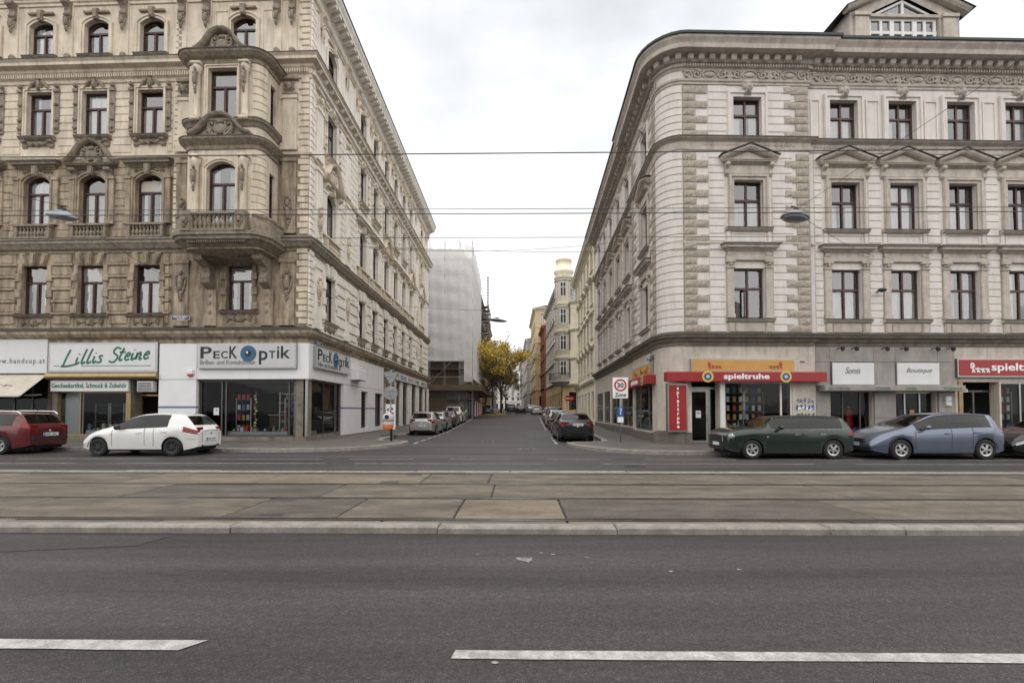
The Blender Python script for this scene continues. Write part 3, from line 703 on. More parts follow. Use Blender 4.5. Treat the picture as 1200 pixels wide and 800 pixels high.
def courses(fr, x0, x1, z0, z1, h, m, joint=.035, proud=.045, name='stone_course', into=None, ch=.022):
    n = max(1, round((z1-z0)/h)); hh = (z1-z0)/n
    for i in range(n):
        a, c = z0+hh*i+joint/2, z0+hh*(i+1)-joint/2
        if into is not None: into.bev(x0, x1, -proud, 0.01, a, c, ch)
        else: fr.part(name, mcopy(cached((name, round(x1-x0,3), round(c-a,3), proud), lambda: MB().bev(-(x1-x0)/2,(x1-x0)/2,-proud,.01,0,c-a,ch)), m), m, (x0+x1)/2, 0, a)
def architrave(w, h, t=.16, d=.09, rise=0):
    if rise: P = [(-w/2,0)]+[(x, z+h-rise) for x, z in arch_pts(w, rise)]+[(w/2,0)]
    else: P = [(-w/2,0),(-w/2,h),(w/2,h),(w/2,0)]
    return MB().sweep_xz(P, [(0,.02),(0,-d*.55),(t*.5,-d*.55),(t*.55,-d),(t*.9,-d),(t,-d*.6),(t,.02)])
def flash_path(path, d, ze, zt): return MB().sweep(path, [(0,zt-.01),(d-.02,ze-.012),(d+.022,ze-.03),(d+.024,ze+.006),(0,zt+.022)])
def flashing(w, d, ze, zt, ret=True): return flash_path([(-w/2+d,.06),(-w/2+d,0),(w/2-d,0),(w/2-d,.06)] if ret else [(-w/2,0),(w/2,0)], d, ze, zt)
def rake_flash(w, h, t, d): return MB().sweep_xz([(-w/2,.18),(0,h+.02),(w/2,.18)], [(t,.04),(t,-d-.02),(t+.03,-d-.02),(t+.035,.04)])
def panel_frame(w, h, t=.05, d=.03): return MB().sweep_xz([(-w/2,0),(-w/2,h),(w/2,h),(w/2,0)], [(0,.01),(0,-d),(-t,-d),(-t,.01)], True)
def stuff_part(fr, name, mb, m): return fr.part(name, mb, m, kind='stuff')
def share(fr, key, fn, m, x, y, z, name=None, smooth=False, **kw):
    return fr.part(name or key[0], mcopy(cached(key, fn, smooth), m), m, x, y, z, **kw)
# ---------------------------------------------------------------- left palace
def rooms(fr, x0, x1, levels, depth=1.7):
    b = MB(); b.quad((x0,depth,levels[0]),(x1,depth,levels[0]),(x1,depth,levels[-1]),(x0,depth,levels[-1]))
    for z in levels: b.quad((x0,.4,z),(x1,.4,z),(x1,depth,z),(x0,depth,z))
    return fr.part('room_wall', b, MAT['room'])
def shop_room(fr, x0, x1, z0, z1, d, y0=.45, m='shop_room'):
    b = MB(); b.quad((x0,d,z0),(x1,d,z0),(x1,d,z1),(x0,d,z1)); b.quad((x0,y0,z0),(x0,d,z0),(x0,d,z1),(x0,y0,z1)); b.quad((x1,y0,z0),(x1,d,z0),(x1,d,z1),(x1,y0,z1)); b.quad((x0,y0,z1),(x1,y0,z1),(x1,d,z1),(x0,d,z1))
    r = fr.part('shop_interior', b, MAT[m])
    obj('shop_floor', MB().quad((x0,y0,z0+.01),(x1,y0,z0+.01),(x1,d,z0+.01),(x0,d,z0+.01)), MAT['shop_floor'], r); return r
def glazing(fr, x0, x1, z0, z1, divs, y=.3, fm='alu_dark', t=.06, gm='shop_glass', name='shop_window'):
    b = MB(); b.box(x0,x1,y-.04,y+.04,z0,z0+t); b.box(x0,x1,y-.04,y+.04,z1-t,z1); xs = [x0]+divs+[x1]
    for i, x in enumerate(xs): b.box(max(x0,x-t/2), min(x1,x+t/2) if x < x1 else x1, y-.035,y+.045,z0+t,z1-t) if 0 < i < len(xs)-1 else b.box(x if i == 0 else x-t, x+t if i == 0 else x, y-.035,y+.045,z0+t,z1-t)
    o = fr.part(name, b, MAT[fm])
    for a, c in zip(xs, xs[1:]): obj('pane', MB().quad((a+t*.5,y,z0+t),(c-t*.5,y,z0+t),(c-t*.5,y,z1-t),(a+t*.5,y,z1-t)), MAT[gm], o)
    return o
LB = thing('corner_house', 'ornate beige corner house with a stone oriel, balcony and white shopfront', 'building', (-9.5,21.3,0))
LA = R(-2.0); FL = Frame(LB,0,0,LA); FS = Frame(LB,0,0,R(90))
LEN = 30.6
lpath = [FL.pt(-21,0), (0,0), (0,LEN)]
M1, M2, M3, MS, MO = MAT['stone_left'], MAT['stone_left_low'], MAT['stone_left_orn'], MAT['stone_left_side_lit'], MAT['stone_soot']
BX = [-18.7,-15.95,-13.2,-10.45,-7.7]; SX = [2.55,7.6,10.3,13.05,15.8,18.6,21.4,26.4]
F1 = (6.08,2.3,1.24); F2 = (10.3,2.4,1.28); F3 = (14.55,2.22,1.24); F4 = (18.56,1.72,1.2)
ZF = [(5.38,9.12),(9.12,13.6),(13.6,17.5),(17.5,21.3)]
def holes(xs, f): return [(x-f[2]/2, x+f[2]/2, f[0], f[0]+f[1]) for x in xs]
for i, (f, (z0, z1)) in enumerate(zip((F1,F2,F3,F4), ZF)):
    hx = holes(BX, f)
    if i == 0: hx.append((-3.85,-2.65,6.2,8.3))
    if i == 3: hx.append((-3.25-.6,-3.25+.6,18.56,20.28))
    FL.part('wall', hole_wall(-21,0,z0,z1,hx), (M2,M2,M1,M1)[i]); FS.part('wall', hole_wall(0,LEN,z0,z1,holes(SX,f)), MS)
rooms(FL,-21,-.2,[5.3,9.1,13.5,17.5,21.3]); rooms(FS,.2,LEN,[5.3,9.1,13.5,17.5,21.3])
def f1_bay(fr, x, m, mo, w=1.24, h=2.3, z=6.08):
    window(fr, x, z, w, h, 0, 'T', 'frame_red')
    def jamb():
        b = MB()
        for k in range(6):
            b.bev(0, .2 if k%2 else .28, -.11 if k%2 == 0 else -.06, .01, h*k/6, h*(k+1)/6, .02)
        return b
    for s in (-1,1):
        o = share(fr, ('jamb_blocks',w,h), jamb, m, x+s*w/2, 0, z)
        if s < 0: o.scale.x = -1
    for dx, a in ((-.42,.16),(0,0),(.42,-.16)):
        share(fr, ('voussoir',a), lambda: keystone(.26,.62,.16 if a == 0 else .11).xf(Matrix.Rotation(-a*1.6,4,'Y')), m, x+dx, 0, z+h-.02)
    share(fr, ('window_sill',w,1), lambda: MB().sweep([(-w/2-.3,0),(w/2+.3,0)], [(0,0),(.08,.02),(.17,.09),(.17,.15),(0,.17)]), mo, x, 0, z-.2)
    share(fr, ('flashing',w,1), lambda: flashing(w+.6,.17,.15,.17,False), MAT['flashing'], x, 0, z-.2)
    share(fr, ('apron_relief',w), lambda: relief(w*1.15,.42), MAT['stone_left_orn'], x, 0, z-.42, smooth=True)
    share(fr, ('apron_panel',w), lambda: panel_frame(w*1.35,.5), m, x, 0, z-.68)
def f2_bay(fr, x, m, mo, alt):
    z, h, w = F2; h, w = F2[1], F2[2]
    window(fr, x, z, w, h, .30, 'T', 'frame_red')
    share(fr, ('arch_head',w,.30), lambda: arch_fill(w,.30), m, x, 0, z+h-.30)
    share(fr, ('window_surround',w,h,2), lambda: architrave(w,h,.17,.12,.30), m, x, 0, z)
    for s in (-1,1):
        share(fr, ('pilaster',h), lambda: MB().bev(-.13,.13,-.12,.01,0,h-.25,.02).box(-.16,.16,-.16,.01,h-.25,h-.12).box(-.17,.17,-.17,.01,0,.12), m, x+s*(w/2+.33), 0, z)
    share(fr, ('keystone',2), lambda: keystone(.32,.52,.2), mo, x, 0, z+h-.06)
    if alt:
        share(fr, ('crest_pediment',1), lambda: scroll_pediment(2.5,1.15), mo, x, -.04, z+h+.28, smooth=False)
        for s in (-1,1): share(fr, ('console',.3,.55), lambda: console(.28,.55,.3), mo, x+s*.86, 0, z+h-.3)
    else:
        share(fr, ('hood_cornice',1), lambda: boxhood(2.42,.34,.34), mo, x, 0, z+h+.32); share(fr, ('flashing',2), lambda: flashing(2.42,.34,.30,.34), MAT['flashing'], x, 0, z+h+.32)
        share(fr, ('hood_relief',1), lambda: relief(1.5,.22), m, x, 0, z+h+.2)
    share(fr, ('balustrade',1), lambda: balustrade(1.72,.68,8), mo, x, -.02, 9.62)
def f3_bay(fr, x, m, mo, z=14.55, h=2.22, w=1.24):
    window(fr, x, z, w, h, 0, 'T', 'frame_red')
    share(fr, ('window_surround',w,h,3), lambda: architrave(w,h,.16,.11), m, x, 0, z)
    def side():
        b = MB(); b.bev(-.11,.11,-.09,.01,.2,h+.12,.015)
        for k in (.1,.28,.62): b.ball((0,-.12,h*k+.2), (.10,.07,.08), 6, 4)
        b.ball((0,-.13,h+.24), (.11,.1,.12), 7, 5); b.box(-.13,.13,-.15,.01,h-.05,h+.08); return b
    for s in (-1,1): share(fr, ('drop_strip',h), side, mo, x+s*(w/2+.29), 0, z)
    share(fr, ('window_crest',1), lambda: volute_crest(1.15,.72), mo, x, 0, z+h+.05, smooth=True)
    def sill():
        b = MB().sweep([(-.86,0),(.86,0)], [(0,-.06),(.1,-.05),(.22,.03),(.22,.1),(0,.12)])
        for s in (-1,1): b.merge(console(.2,.34,.18), s*.66, 0, -.40)
        b.tube([(-.5,-.06,-.12),(-.3,-.09,-.28),(-.1,-.1,-.2),(0,-.1,-.34),(.1,-.1,-.2),(.3,-.09,-.28),(.5,-.06,-.12)], .055, 5); b.box(-.78,.78,-.06,.01,-.3,-.06); return b
    share(fr, ('window_sill',3), sill, mo, x, 0, z-.1); share(fr, ('flashing',3), lambda: flashing(1.72,.22,.1,.12,False), MAT['flashing'], x, 0, z-.1)
def f4_bay(fr, x, m, mo, w=1.2, z=18.56, h=1.72):
    window(fr, x, z, w, h, .26, 'T', 'frame_red')
    share(fr, ('arch_head',w,.26), lambda: arch_fill(w,.26), m, x, 0, z+h-.26)
    share(fr, ('window_surround',w,h,4), lambda: architrave(w,h,.2,.1,.26), m, x, 0, z)
    share(fr, ('keystone',4), lambda: keystone(.3,.5,.16), mo, x, 0, z+h-.04)
    share(fr, ('hood_bar',4), lambda: MB().box(-.62,.62,-.13,.01,0,.09), mo, x, 0, z+h+.28)
    share(fr, ('window_sill',4), lambda: MB().sweep([(-.82,0),(.82,0)], [(0,0),(.1,.02),(.2,.1),(.2,.17),(0,.19)]), mo, x, 0, z-.24); share(fr, ('flashing',4), lambda: flashing(1.64,.2,.17,.19,False), MAT['flashing'], x, 0, z-.24)
for fr, xs, m, mo in ((FL,BX,M1,M3),(FS,SX,MS,M1)):
    ml = M2 if fr is FL else MS
    for i, x in enumerate(xs):
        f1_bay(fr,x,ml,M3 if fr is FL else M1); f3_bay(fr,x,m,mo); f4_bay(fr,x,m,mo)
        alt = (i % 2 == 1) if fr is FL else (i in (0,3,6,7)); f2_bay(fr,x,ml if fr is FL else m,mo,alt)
f1_bay(FL,-3.25,M2,M3,1.2,2.1,6.2); f4_bay(FL,-3.25,M1,M3)
# piers: rusticated courses, strips and panels
sj = {k: MB() for k in 'abcd'}
def piers(fr, edges, ml, m, stuff):
    for (x0, x1) in edges:
        w = x1-x0
        courses(fr,x0,x1,5.5,9.0,.58,ml,.16,.05,'stone_course',sj['a'] if stuff else None,.03)
        for k in range(1,6):
            z = 5.5+k*3.5/6
            if stuff: sj['b'].bev(x0-.06,x1+.06,-.10,.01,z-.06,z+.06,.02)
            else: share(fr, ('stone_strip',round(w,2)), lambda: MB().bev(-w/2-.06,w/2+.06,-.10,.01,-.06,.06,.02), ml, (x0+x1)/2, 0, z)
        courses(fr,x0+.08,x1-.08,9.7,13.4,.36,ml if fr is FL else m,.03,.035,'stone_course',sj['c'] if stuff else None)
        courses(fr,x0,x1,13.75,17.1,.36,m,.03,.035,'stone_course',sj['d'] if stuff else None)
def mids(xs, g): return [(a+g, b-g) for a, b in zip(xs, xs[1:])]
piers(FL, mids(BX+[-5.9], .93)[:-1]+[(-6.84,-6.62)], M2, M1, False)
piers(FS, mids(SX, .93)+[(27.3,30.0)], MS, MS, True)
for k, nm in zip('abcd', ('stone_course','stone_strip','stone_course','stone_course')): stuff_part(FS, nm, sj[k], MS)
for fr, xs, m, mo in ((FL,[-17.3,-14.57,-11.82,-9.07,-6.2,-5.0,-1.6,-.85],M1,M3),(FS,[1.0,4.4,6.2,8.95,11.67,14.4,17.2,20,23.2,28.4],MS,M1)):
    for x in xs:                                     # top storey: pilaster strips with hanging consoles
        share(fr, ('pilaster_strip',), lambda: MB().bev(-.2,.2,-.06,.01,0,2.9,.02), m, x, 0, 18.25)
        share(fr, ('console',4), lambda: console(.3,.8,.3).merge(cartouche(.4,.9), 0,-.1,-.25), mo, x, -.05, 20.3)
        share(fr, ('strip_foot',), lambda: MB().ball((0,-.1,.15),(.16,.12,.18),8,5).box(-.22,.22,-.1,.01,0,.1), mo, x, 0, 18.28)
for x in (): share(FL, ('panel',.55), lambda: panel_frame(.42,2.0), M1, x, 0, 18.5)
for x in (-5.0+.9,-2.4): share(FL, ('panel',.9), lambda: panel_frame(.7,2.1,.06), M1, x-.2 if x < -3 else x+.4, 0, 18.45)
# corner quoins and flanking pilasters
for fr, x0, x1, sgn in ((FL,-.42,-.02,1),(FS,.02,.42,-1)):
    m = M1 if fr is FL else MS; z = 5.5; k = 0
    while z < 21.0:
        if not (9.05 < z+.15 < 9.7 or 17.3 < z+.15 < 18.3):
            a, c = (x0-(.12 if k%2 else 0), x1) if fr is FL else (x0, x1+(.12 if k%2 else 0))
            share(fr, ('quoin',round(c-a,2)), lambda: MB().bev(-(c-a)/2,(c-a)/2,-.06,.01,.02,.28,.025), m, (a+c)/2, 0, z)
        z += .30; k += 1
z = 5.5
for xq in (-6.35,):
    k = 0; z = 9.75
    while z < 21:
        if not 17.2 < z+.15 < 18.3: share(FL, ('quoin_small',), lambda: MB().bev(-.16,.16,-.06,.01,.02,.28,.02), M1, xq, 0, z)
        z += .3
for fr, xs, m in ((FL,(-6.0,-.95),None),(FS,(1.0,4.9,24.0),MS)):
    for x in xs:
        for z0, z1 in ((5.45,8.55),(9.75,13.3),(13.7,16.3)):
            mm = m or (M2 if z0 < 13 else M1)
            share(fr, ('giant_pilaster',round(z1-z0,2)), lambda: MB().bev(-.34,.34,-.10,.01,0,z1-z0,.02).box(-.38,.38,-.14,.01,0,.3).box(-.38,.38,-.15,.01,z1-z0-.16,z1-z0), mm, x, 0, z0)
        share(fr, ('cartouche',), lambda: cartouche(.62,1.5), M3 if fr is FL else M1, x, -.10, 7.35, smooth=True)
        share(fr, ('rosette_relief',), lambda: cartouche(.5,1.3).merge(cartouche(.45,.8),0,-.03,.5), M3 if fr is FL else M1, x, -.10, 10.6, smooth=True)
        share(fr, ('capital',), lambda: MB().bev(-.4,.4,-.16,.01,.7,.86,.02).box(-.36,.36,-.12,.01,0,.06).merge(relief(.6,.5),0,-.11,.36), M3 if fr is FL else M1, x, 0, 16.35)
# cornices right round the corner
def ring(name, path, prof, m, b=LB): return obj(name, MB().sweep(path, prof), m, b)
ring('base_cornice', lpath, [(0,4.62),(.10,4.62),(.12,4.82),(.30,4.92),(.40,5.05),(.42,5.2),(.30,5.28),(0,5.40)], M2)
ring('string_course', lpath, [(0,8.95),(.05,8.95),(.06,9.05),(.16,9.12),(.26,9.3),(.30,9.34),(.30,9.48),(.22,9.6),(0,9.62)], M3)
ring('string_course', lpath, [(0,13.42),(.1,13.45),(.14,13.55),(.05,13.62),(0,13.64)], M1)
ring('storey_cornice', lpath, [(0,17.15),(.06,17.15),(.08,17.3),(.12,17.32),(.12,17.55),(.2,17.6),(.22,17.72),(.46,17.78),(.46,17.92),(.54,18.0),(.54,18.05),(0,18.16)], M1)
ring('architrave', lpath, [(0,20.98),(.06,20.98),(.06,21.1),(.12,21.14),(.12,21.24),(0,21.26)], M1)
ring('main_cornice', lpath, [(0,21.28),(.12,21.28),(.15,21.5),(.22,21.55),(.22,21.8),(.30,21.84),(.72,21.86),(.74,22.0),(.84,22.18),(.86,22.3),(0,22.42)], MS)
ring('gutter', lpath, [(.5,22.38),(.88,22.31),(.90,22.40),(.5,22.46)], MAT['roof_tin'])
for d, ze, zt in ((.42,5.22,5.40),(.30,9.5,9.62),(.54,18.05,18.16)): obj('flashing', flash_path(lpath,d,ze,zt), MAT['flashing'], LB)
for fr, x0, x1, z, d, st, h, y0 in ((FL,-20,0,17.34,.10,.115,.2,-.12),(FS,0,LEN,17.34,.10,.115,.2,-.12)):
    b = MB(); x = x0
    while x < x1: b.box(x, x+.06, y0-.09, y0+.02, z, z+h); x += st
    fr.part('dentil_band', b, M1 if fr is FL else MS)
for fr, n, x0 in ((FL,8,-4.0),(FS,56,.25)):
    for i in range(n): share(fr, ('modillion',.22), lambda: MB().prism_x([(0.02,0),(-.12,.0),(-.34,.1),(-.46,.12),(-.48,.27),(.02,.27)],-.11,.11), MS, x0+i*.545 if fr is FS else x0+i*.52, -.22, 21.57)
for i in range(42): share(FS, ('bracket',), lambda: MB().prism_x([(0.0,0),(-.1,.0),(-.2,.1),(-.2,.18),(.0,.18)],-.07,.07), MS, .3+i*.72, -.21, 17.6)
obj('roof', MB().prism_z([FL.pt(-21,.2),(-.2,.2),(-.2,LEN),(-14,LEN),(-21,14)], 22.36, 22.55), MAT['roof_tin'], LB)
obj('end_wall', MB().quad((0,LEN,0),(-14,LEN,0),(-14,LEN,22.3),(0,LEN,22.3)), MAT['grey_house'], LB)
# oriel with balcony
OX = -3.25; OP = [(-5.0,0.0),(-5.0,-.95)]+[(-4.6-.4*math.cos(t), -1.0-.4*math.sin(t)) for t in [math.pi/2*i/6 for i in range(1,7)]]+[(-1.9+.4*math.sin(t), -1.0-.4*math.cos(t)) for t in [math.pi/2*i/6 for i in range(0,7)]]+[(-1.5,-.95),(-1.5,0.0)]
orl = FL.part('oriel', MB().sweep(OP[:8], [(0,8.9),(0,17.3)], False).sweep(OP[8:-1], [(0,8.9),(0,17.3)], False), M1)
FO = FL.sub(0,-1.4)
def fo(name, geo, m, x=0, y=0, z=0, smooth=False): return obj(name, geo, m, orl, (x, y, z), 0, smooth)
oh = [(-3.9,-2.6,9.75,12.45),(-3.9,-2.6,14.45,16.65)]
FO.part('oriel_front', hole_wall(-4.6,-1.9,8.9,17.3,oh,.25), M1)
p = FL.pt(-1.5,-.95); FRt = Frame(LB,p[0],p[1],LA+R(90))
FRt.part('oriel_return', hole_wall(0,.95,8.9,17.3,[(.25,.70,9.9,12.3),(.25,.70,14.5,16.4)],.2), M1)
for z, h in ((9.9,2.4),(14.5,1.9)): window(FRt,.475,z,.45,h,0,'T','frame_red',.15,False)
window(FO,OX,9.75,1.3,2.7,.3,'T','frame_red',.2); window(FO,OX,14.45,1.3,2.2,0,'T','frame_red',.2)
share(FO, ('arch_head',1.3,.3), lambda: arch_fill(1.3,.3,.25), M1, OX, 0, 12.15)
fo('room_wall', MB().box(-4.5,-2.0,-.35,-.3,8.9,17.2), MAT['room'])
for z, h, rs in ((9.75,2.7,.3),(14.45,2.2,0)): share(FO, ('window_surround',1.3,h), lambda: architrave(1.3,h,.15,.1,rs), M1, OX, 0, z)
for s in (-1,1):
    for z, h in ((9.6,3.0),(14.35,2.4)):
        col = MB().lathe([(.17,0),(.17,.12),(.13,.16),(.135,.5),(.115,h-.42),(.13,h-.38),(.19,h-.22),(.2,h-.05)], 12).box(-.21,.21,-.21,.21,h-.05,h+.06).box(-.2,.2,-.2,.2,-.15,0)
        fo('column', col, M1, OX+s*1.08, -1.5, z, True)
        fo('column_relief', cartouche(.34,1.2), M3, OX+s*1.08, -1.62, z+h*.68, True)
    fo('volute_bracket', console(.36,1.5,1.0), M3, OX+s*1.35, -.02, 7.15); fo('bracket_strip', relief(.4,.34).merge(relief(.4,.34),0,0,-.4).merge(relief(.4,.34),0,0,-.8), M3, OX+s*1.35, -.02, 6.9)
    fo('bracket_pier', MB().bev(-.3,.3,-.1,.0,0,1.7,.02), M2, OX+s*1.35, 0, 5.45)
for nm, prof, m in (('balcony_slab', [(-1.3,8.35),(-.75,8.38),(-.3,8.5),(.05,8.68),(.28,8.86),(.40,8.9),(.42,9.02),(.5,9.06),(.5,9.2),(0,9.24)], M3),
                    ('oriel_band', [(0,13.0),(.06,13.0),(.08,13.15),(.2,13.25),(.32,13.36),(.32,13.46),(.15,13.55),(0,13.6)], M3),
                    ('oriel_band', [(0,14.0),(.05,14.0),(.12,14.12),(.22,14.2),(.22,14.3),(0,14.36)], M3),
                    ('oriel_cornice', [(0,16.85),(.05,16.85),(.08,17.0),(.22,17.06),(.36,17.18),(.4,17.3),(.1,17.42),(0,17.42)], M3),
                    ('oriel_parapet', [(.26,9.2),(.26,9.3),(.30,9.34),(.30,9.9),(.26,9.94),(.24,10.0),(.40,10.0),(.40,9.9),(.36,9.86),(.36,9.3),(.42,9.24)], M3)):
    pth = OP
    if nm == 'oriel_parapet':
        fo(nm, MB().sweep(OP[9:], prof), m); fo(nm, MB().sweep(OP[:7], prof), m); continue
    fo(nm, MB().sweep(pth, prof), m)
for d, ze, zt in ((.32,13.46,13.6),(.22,14.3,14.36),(.4,17.3,17.42)): fo('flashing', flash_path(OP,d,ze,zt), MAT['flashing'])
for z0, n_ in ((9.95,9),(14.45,7)):
    for k in range(n_):
        z = z0+k*.34; fo('oriel_course', MB().sweep(OP[8:-2], [(-.02,z),(.02,z),(.035,z+.02),(.035,z+.29),(.02,z+.31),(-.02,z+.31)]), M1)
fo('oriel_soffit', MB().prism_z([p for p in OP], 8.6, 8.92), M2)
fo('oriel_roof', MB().prism_z([p for p in OP], 17.36, 17.45).ball((OX,-.55,17.4),(1.5,.75,.38),14,6), M3, 0,0,0)
fo('balcony_rail', balustrade(2.1,.82,9,.24), M3, OX, -1.68, 9.2)
for s in (-1,1): fo('pedestal', MB().box(-.22,.22,-.3,.05,0,.86).merge(cartouche(.34,.6),0,-.3,.42), M3, OX+s*1.2, -1.66, 9.2)
fo('crest_pediment', scroll_pediment(2.75,1.05), M3, OX, -1.42, 13.3); fo('crest_pediment', scroll_pediment(2.3,1.05), M3, OX, -1.42, 17.1)
fo('soffit_dentils', (lambda b: [b.box(-4.5+.1*i,-4.45+.1*i,-1.72,-1.5,8.78,8.88) for i in range(26)] and b)(MB()), M3)
fo('apron_relief', relief(1.5,.36), M3, OX, -1.42, 13.75, True)
# street name plates
def marks(x0, x1, z0, z1, n, y, seed=3):              # lettering too small to read: letter-sized upright strokes and bars
    rr = random.Random(seed+n); b = MB(); p = (x1-x0)/n; t = p*.22; h = z1-z0
    for i in range(n):
        x = x0+i*p
        if rr.random() < .12: continue
        b.box(x, x+t, y-.004, y, z0, z1)
        if rr.random() < .6: b.box(x+p*.5, x+p*.5+t, y-.004, y, z0, z1)
        for k in (0,.42,.84):
            if rr.random() < .5: b.box(x+t, x+p*.6, y-.004, y, z0+h*k, z0+h*(k+.16))
    return b
def name_plate(fr, x, z, label):
    l = fr.world(x,-.12,z); t = thing('street_name_plate', label, 'sign', l, fr.a)
    obj('plate', MB().bev(-.45,.45,-.02,.0,-.13,.13,.01), MAT['street_blue'], t); obj('plate_border', rim([(-.42,-.10),(-.42,.10),(.42,.10),(.42,-.10)],.012,-.026,-.018,True), MAT['letter_white'], t)
    obj('lettering', marks(-.34,.36,.0,.075,15,-.03), MAT['letter_white'], t); obj('lettering', marks(-.16,.2,-.085,-.02,7,-.03), MAT['letter_white'], t)
    return t

# ---- ground floor shops of the left palace
pl = MB(); pl.box(-21,-6.95,-.02,.3,0,.35)
FL.part('plinth', MB().box(-6.9,-.02,.02,.4,-.1,.30), MAT['plinth']); FS.part('plinth', MB().box(.02,LEN,.02,.4,-.1,.34), MAT['plinth'])
FL.part('wall', hole_wall(-21,-.0,0,4.65,[(-21.0,-17.3,.3,4.0),(-16.9,-12.4,.3,3.2),(-11.95,-8.55,.35,2.4),(-8.3,-7.05,.1,2.95),(-5.1,-0.0,.3,2.9)],.5), MO)
FS.part('wall', hole_wall(0,LEN,-.1,4.65,[(0,4.2,.3,2.95),(7.3,8.5,.45,2.7),(10.2,11.9,.45,2.7),(12.9,14.9,.1,3.4),(16.0,17.3,.3,3.7),(18.3,20.0,.3,3.7),(21.8,23.6,.3,3.7),(25.2,27.2,.3,3.7),(28.2,29.6,.3,3.7)],.5), MO)
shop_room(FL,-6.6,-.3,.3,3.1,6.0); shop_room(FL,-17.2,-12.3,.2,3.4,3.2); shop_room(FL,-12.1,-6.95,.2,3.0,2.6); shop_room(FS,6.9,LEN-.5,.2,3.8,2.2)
# white cladding of the optician's: real panels with joints
def clad(fr, rects, m='panel_white'):
    for (a,c,d,e) in rects: fr.part('cladding_panel', MB().bev(a+.006,c-.006,-.16,.02,d+.006,e-.006,.008), MAT[m])
clad(FL, [(-6.92,-5.12,.15,1.62),(-6.92,-5.12,1.70,2.92),(-6.92,-5.12,2.95,4.62),(-5.12,-2.6,2.95,4.62),(-2.6,.155,2.95,4.62)])
clad(FS, [(-.155,4.25,2.98,4.62),(4.25,8.5,2.98,4.62),(8.5,12.2,2.98,4.62),(4.25,7.25,.15,1.62),(4.25,7.25,1.70,2.97),(8.55,10.15,.15,1.62),(8.55,10.15,1.70,2.97),(11.95,12.2,.15,2.97),(7.25,8.55,2.72,2.97),(10.15,11.95,2.72,2.97),(7.25,8.55,.15,.42),(10.15,11.95,.15,.42)])
for fr, segs in ((FL,[(-6.92,-5.12)]),(FS,[(4.25,7.25),(8.55,10.15),(11.95,12.2)])):
    for a, c in segs: fr.part('blue_stripe', MB().box(a,c,-.155,.0,1.625,1.695), MAT['stripe_blue'])
FL.part('blue_stripe', MB().box(-6.92,-5.12,-.15,.0,2.915,2.955), MAT['alu'])
glazing(FL,-5.08,-.0,.30,2.93,[-4.05,-3.85,-.85],.10,'alu_dark',.07); glazing(FS,.0,4.2,.30,2.96,[2.1],.10,'alu_dark',.06)
glazing(FS,7.3,8.5,.45,2.7,[],.1); glazing(FS,10.2,11.9,.45,2.7,[],.1)
FL.part('corner_post', MB().box(-.06,.06,-.02,.12,.3,2.93), MAT['alu'])
FL.part('soffit', MB().box(-5.1,.0,.0,.5,2.94,3.0), MAT['panel_white'])
# ---- things in and on the left shops
def sign_box(fr, x0, x1, z0, z1, y0, d, label, face='sign_white', edge='alu', name='shop_sign', border=.05, cat='sign'):
    l = fr.world((x0+x1)/2, y0, (z0+z1)/2); t = thing(name, label, cat, l, fr.a); w, h = x1-x0, z1-z0
    obj('sign_case', MB().box(-w/2,w/2,-d,.0,-h/2,h/2), MAT[edge], t)
    obj('sign_face', MB().bev(-w/2+border,w/2-border,-d-.012,-d+.004,-h/2+border,h/2-border,.004), MAT[face], t)
    return t, -d-.016, w, h
t, y, w, h = sign_box(FL,-5.0,-.36,3.44,4.6,-.17,.14,'long pale grey lightbox with black lettering and a blue eye, on the street front','sign_grey')
def peck(t, y, w, h, n=1):
    k = w/4.64
    fitb = lambda s, a, c, d, e, m='letter_black': obj('lettering', fit(text_mb(s, bold=.012), a*k, c*k, d, e, y), MAT[m], t)
    fitb('P',-2.15,-1.62,-.12,.42); fitb('E',-1.54,-1.24,-.12,.22); fitb('C',-1.18,-.86,-.12,.22); fitb('K',-.79,-.42,-.12,.44)
    e = MB(); R_ = .37
    obj('eye_emblem', MB().prism([(.1*k+R_*k*math.cos(a), .1+R_*math.sin(a)) for a in [2*math.pi*i/28 for i in range(28)]], y-.012, y+.004), MAT['eye_blue'], t)
    obj('eye_pupil', MB().prism([(.1*k+.15*k*math.cos(a), .1+.15*math.sin(a)) for a in [2*math.pi*i/20 for i in range(20)]], y-.018, y+.0), MAT['letter_black'], t)
    obj('eye_glint', MB().prism([(.05*k+.045*k*math.cos(a), .15+.06*math.sin(a)) for a in [2*math.pi*i/10 for i in range(10)]], y-.022, y+.0), MAT['letter_white'], t)
    fitb('p',.60,1.0,-.40,.22); fitb('T',1.06,1.36,-.12,.22); fitb('i',1.44,1.54,-.12,.42); fitb('k',1.62,2.05,-.12,.44)
    obj('lettering', fit(text_mb('Brillen- und Kontaktlinsen'), -2.15*k, .42*k, -.40, -.19, y), MAT['letter_grey'], t)
peck(t, y, w, h)
t, y, w, h = sign_box(FS,.25,4.85,3.50,4.55,-.17,.14,'long pale grey lightbox with a blue eye emblem, facing the side street','sign_grey'); peck(t, y, w, h*.95)
# alarm box, vent box
t = thing('alarm_box','small white and red alarm box on white cladding','alarm',FL.world(-5.35,-.17,3.25),LA)
obj('housing', MB().bev(-.16,.1,-.10,.0,-.06,.14,.02), MAT['panel_white'], t); obj('beacon', MB().bev(-.14,.08,-.11,.0,-.16,-.06,.02), MAT['traffic_red'], t)
t = thing('air_conditioner_box','white ventilation box on the side street cladding','vent box',FS.world(6.0,-.17,3.55),R(90))
obj('housing', MB().bev(-.75,.75,-.45,.0,-.25,.4,.03), MAT['panel_white'], t); obj('grille', MB().box(-.6,.6,-.42,-.02,-.27,-.24), MAT['alu_dark'], t)
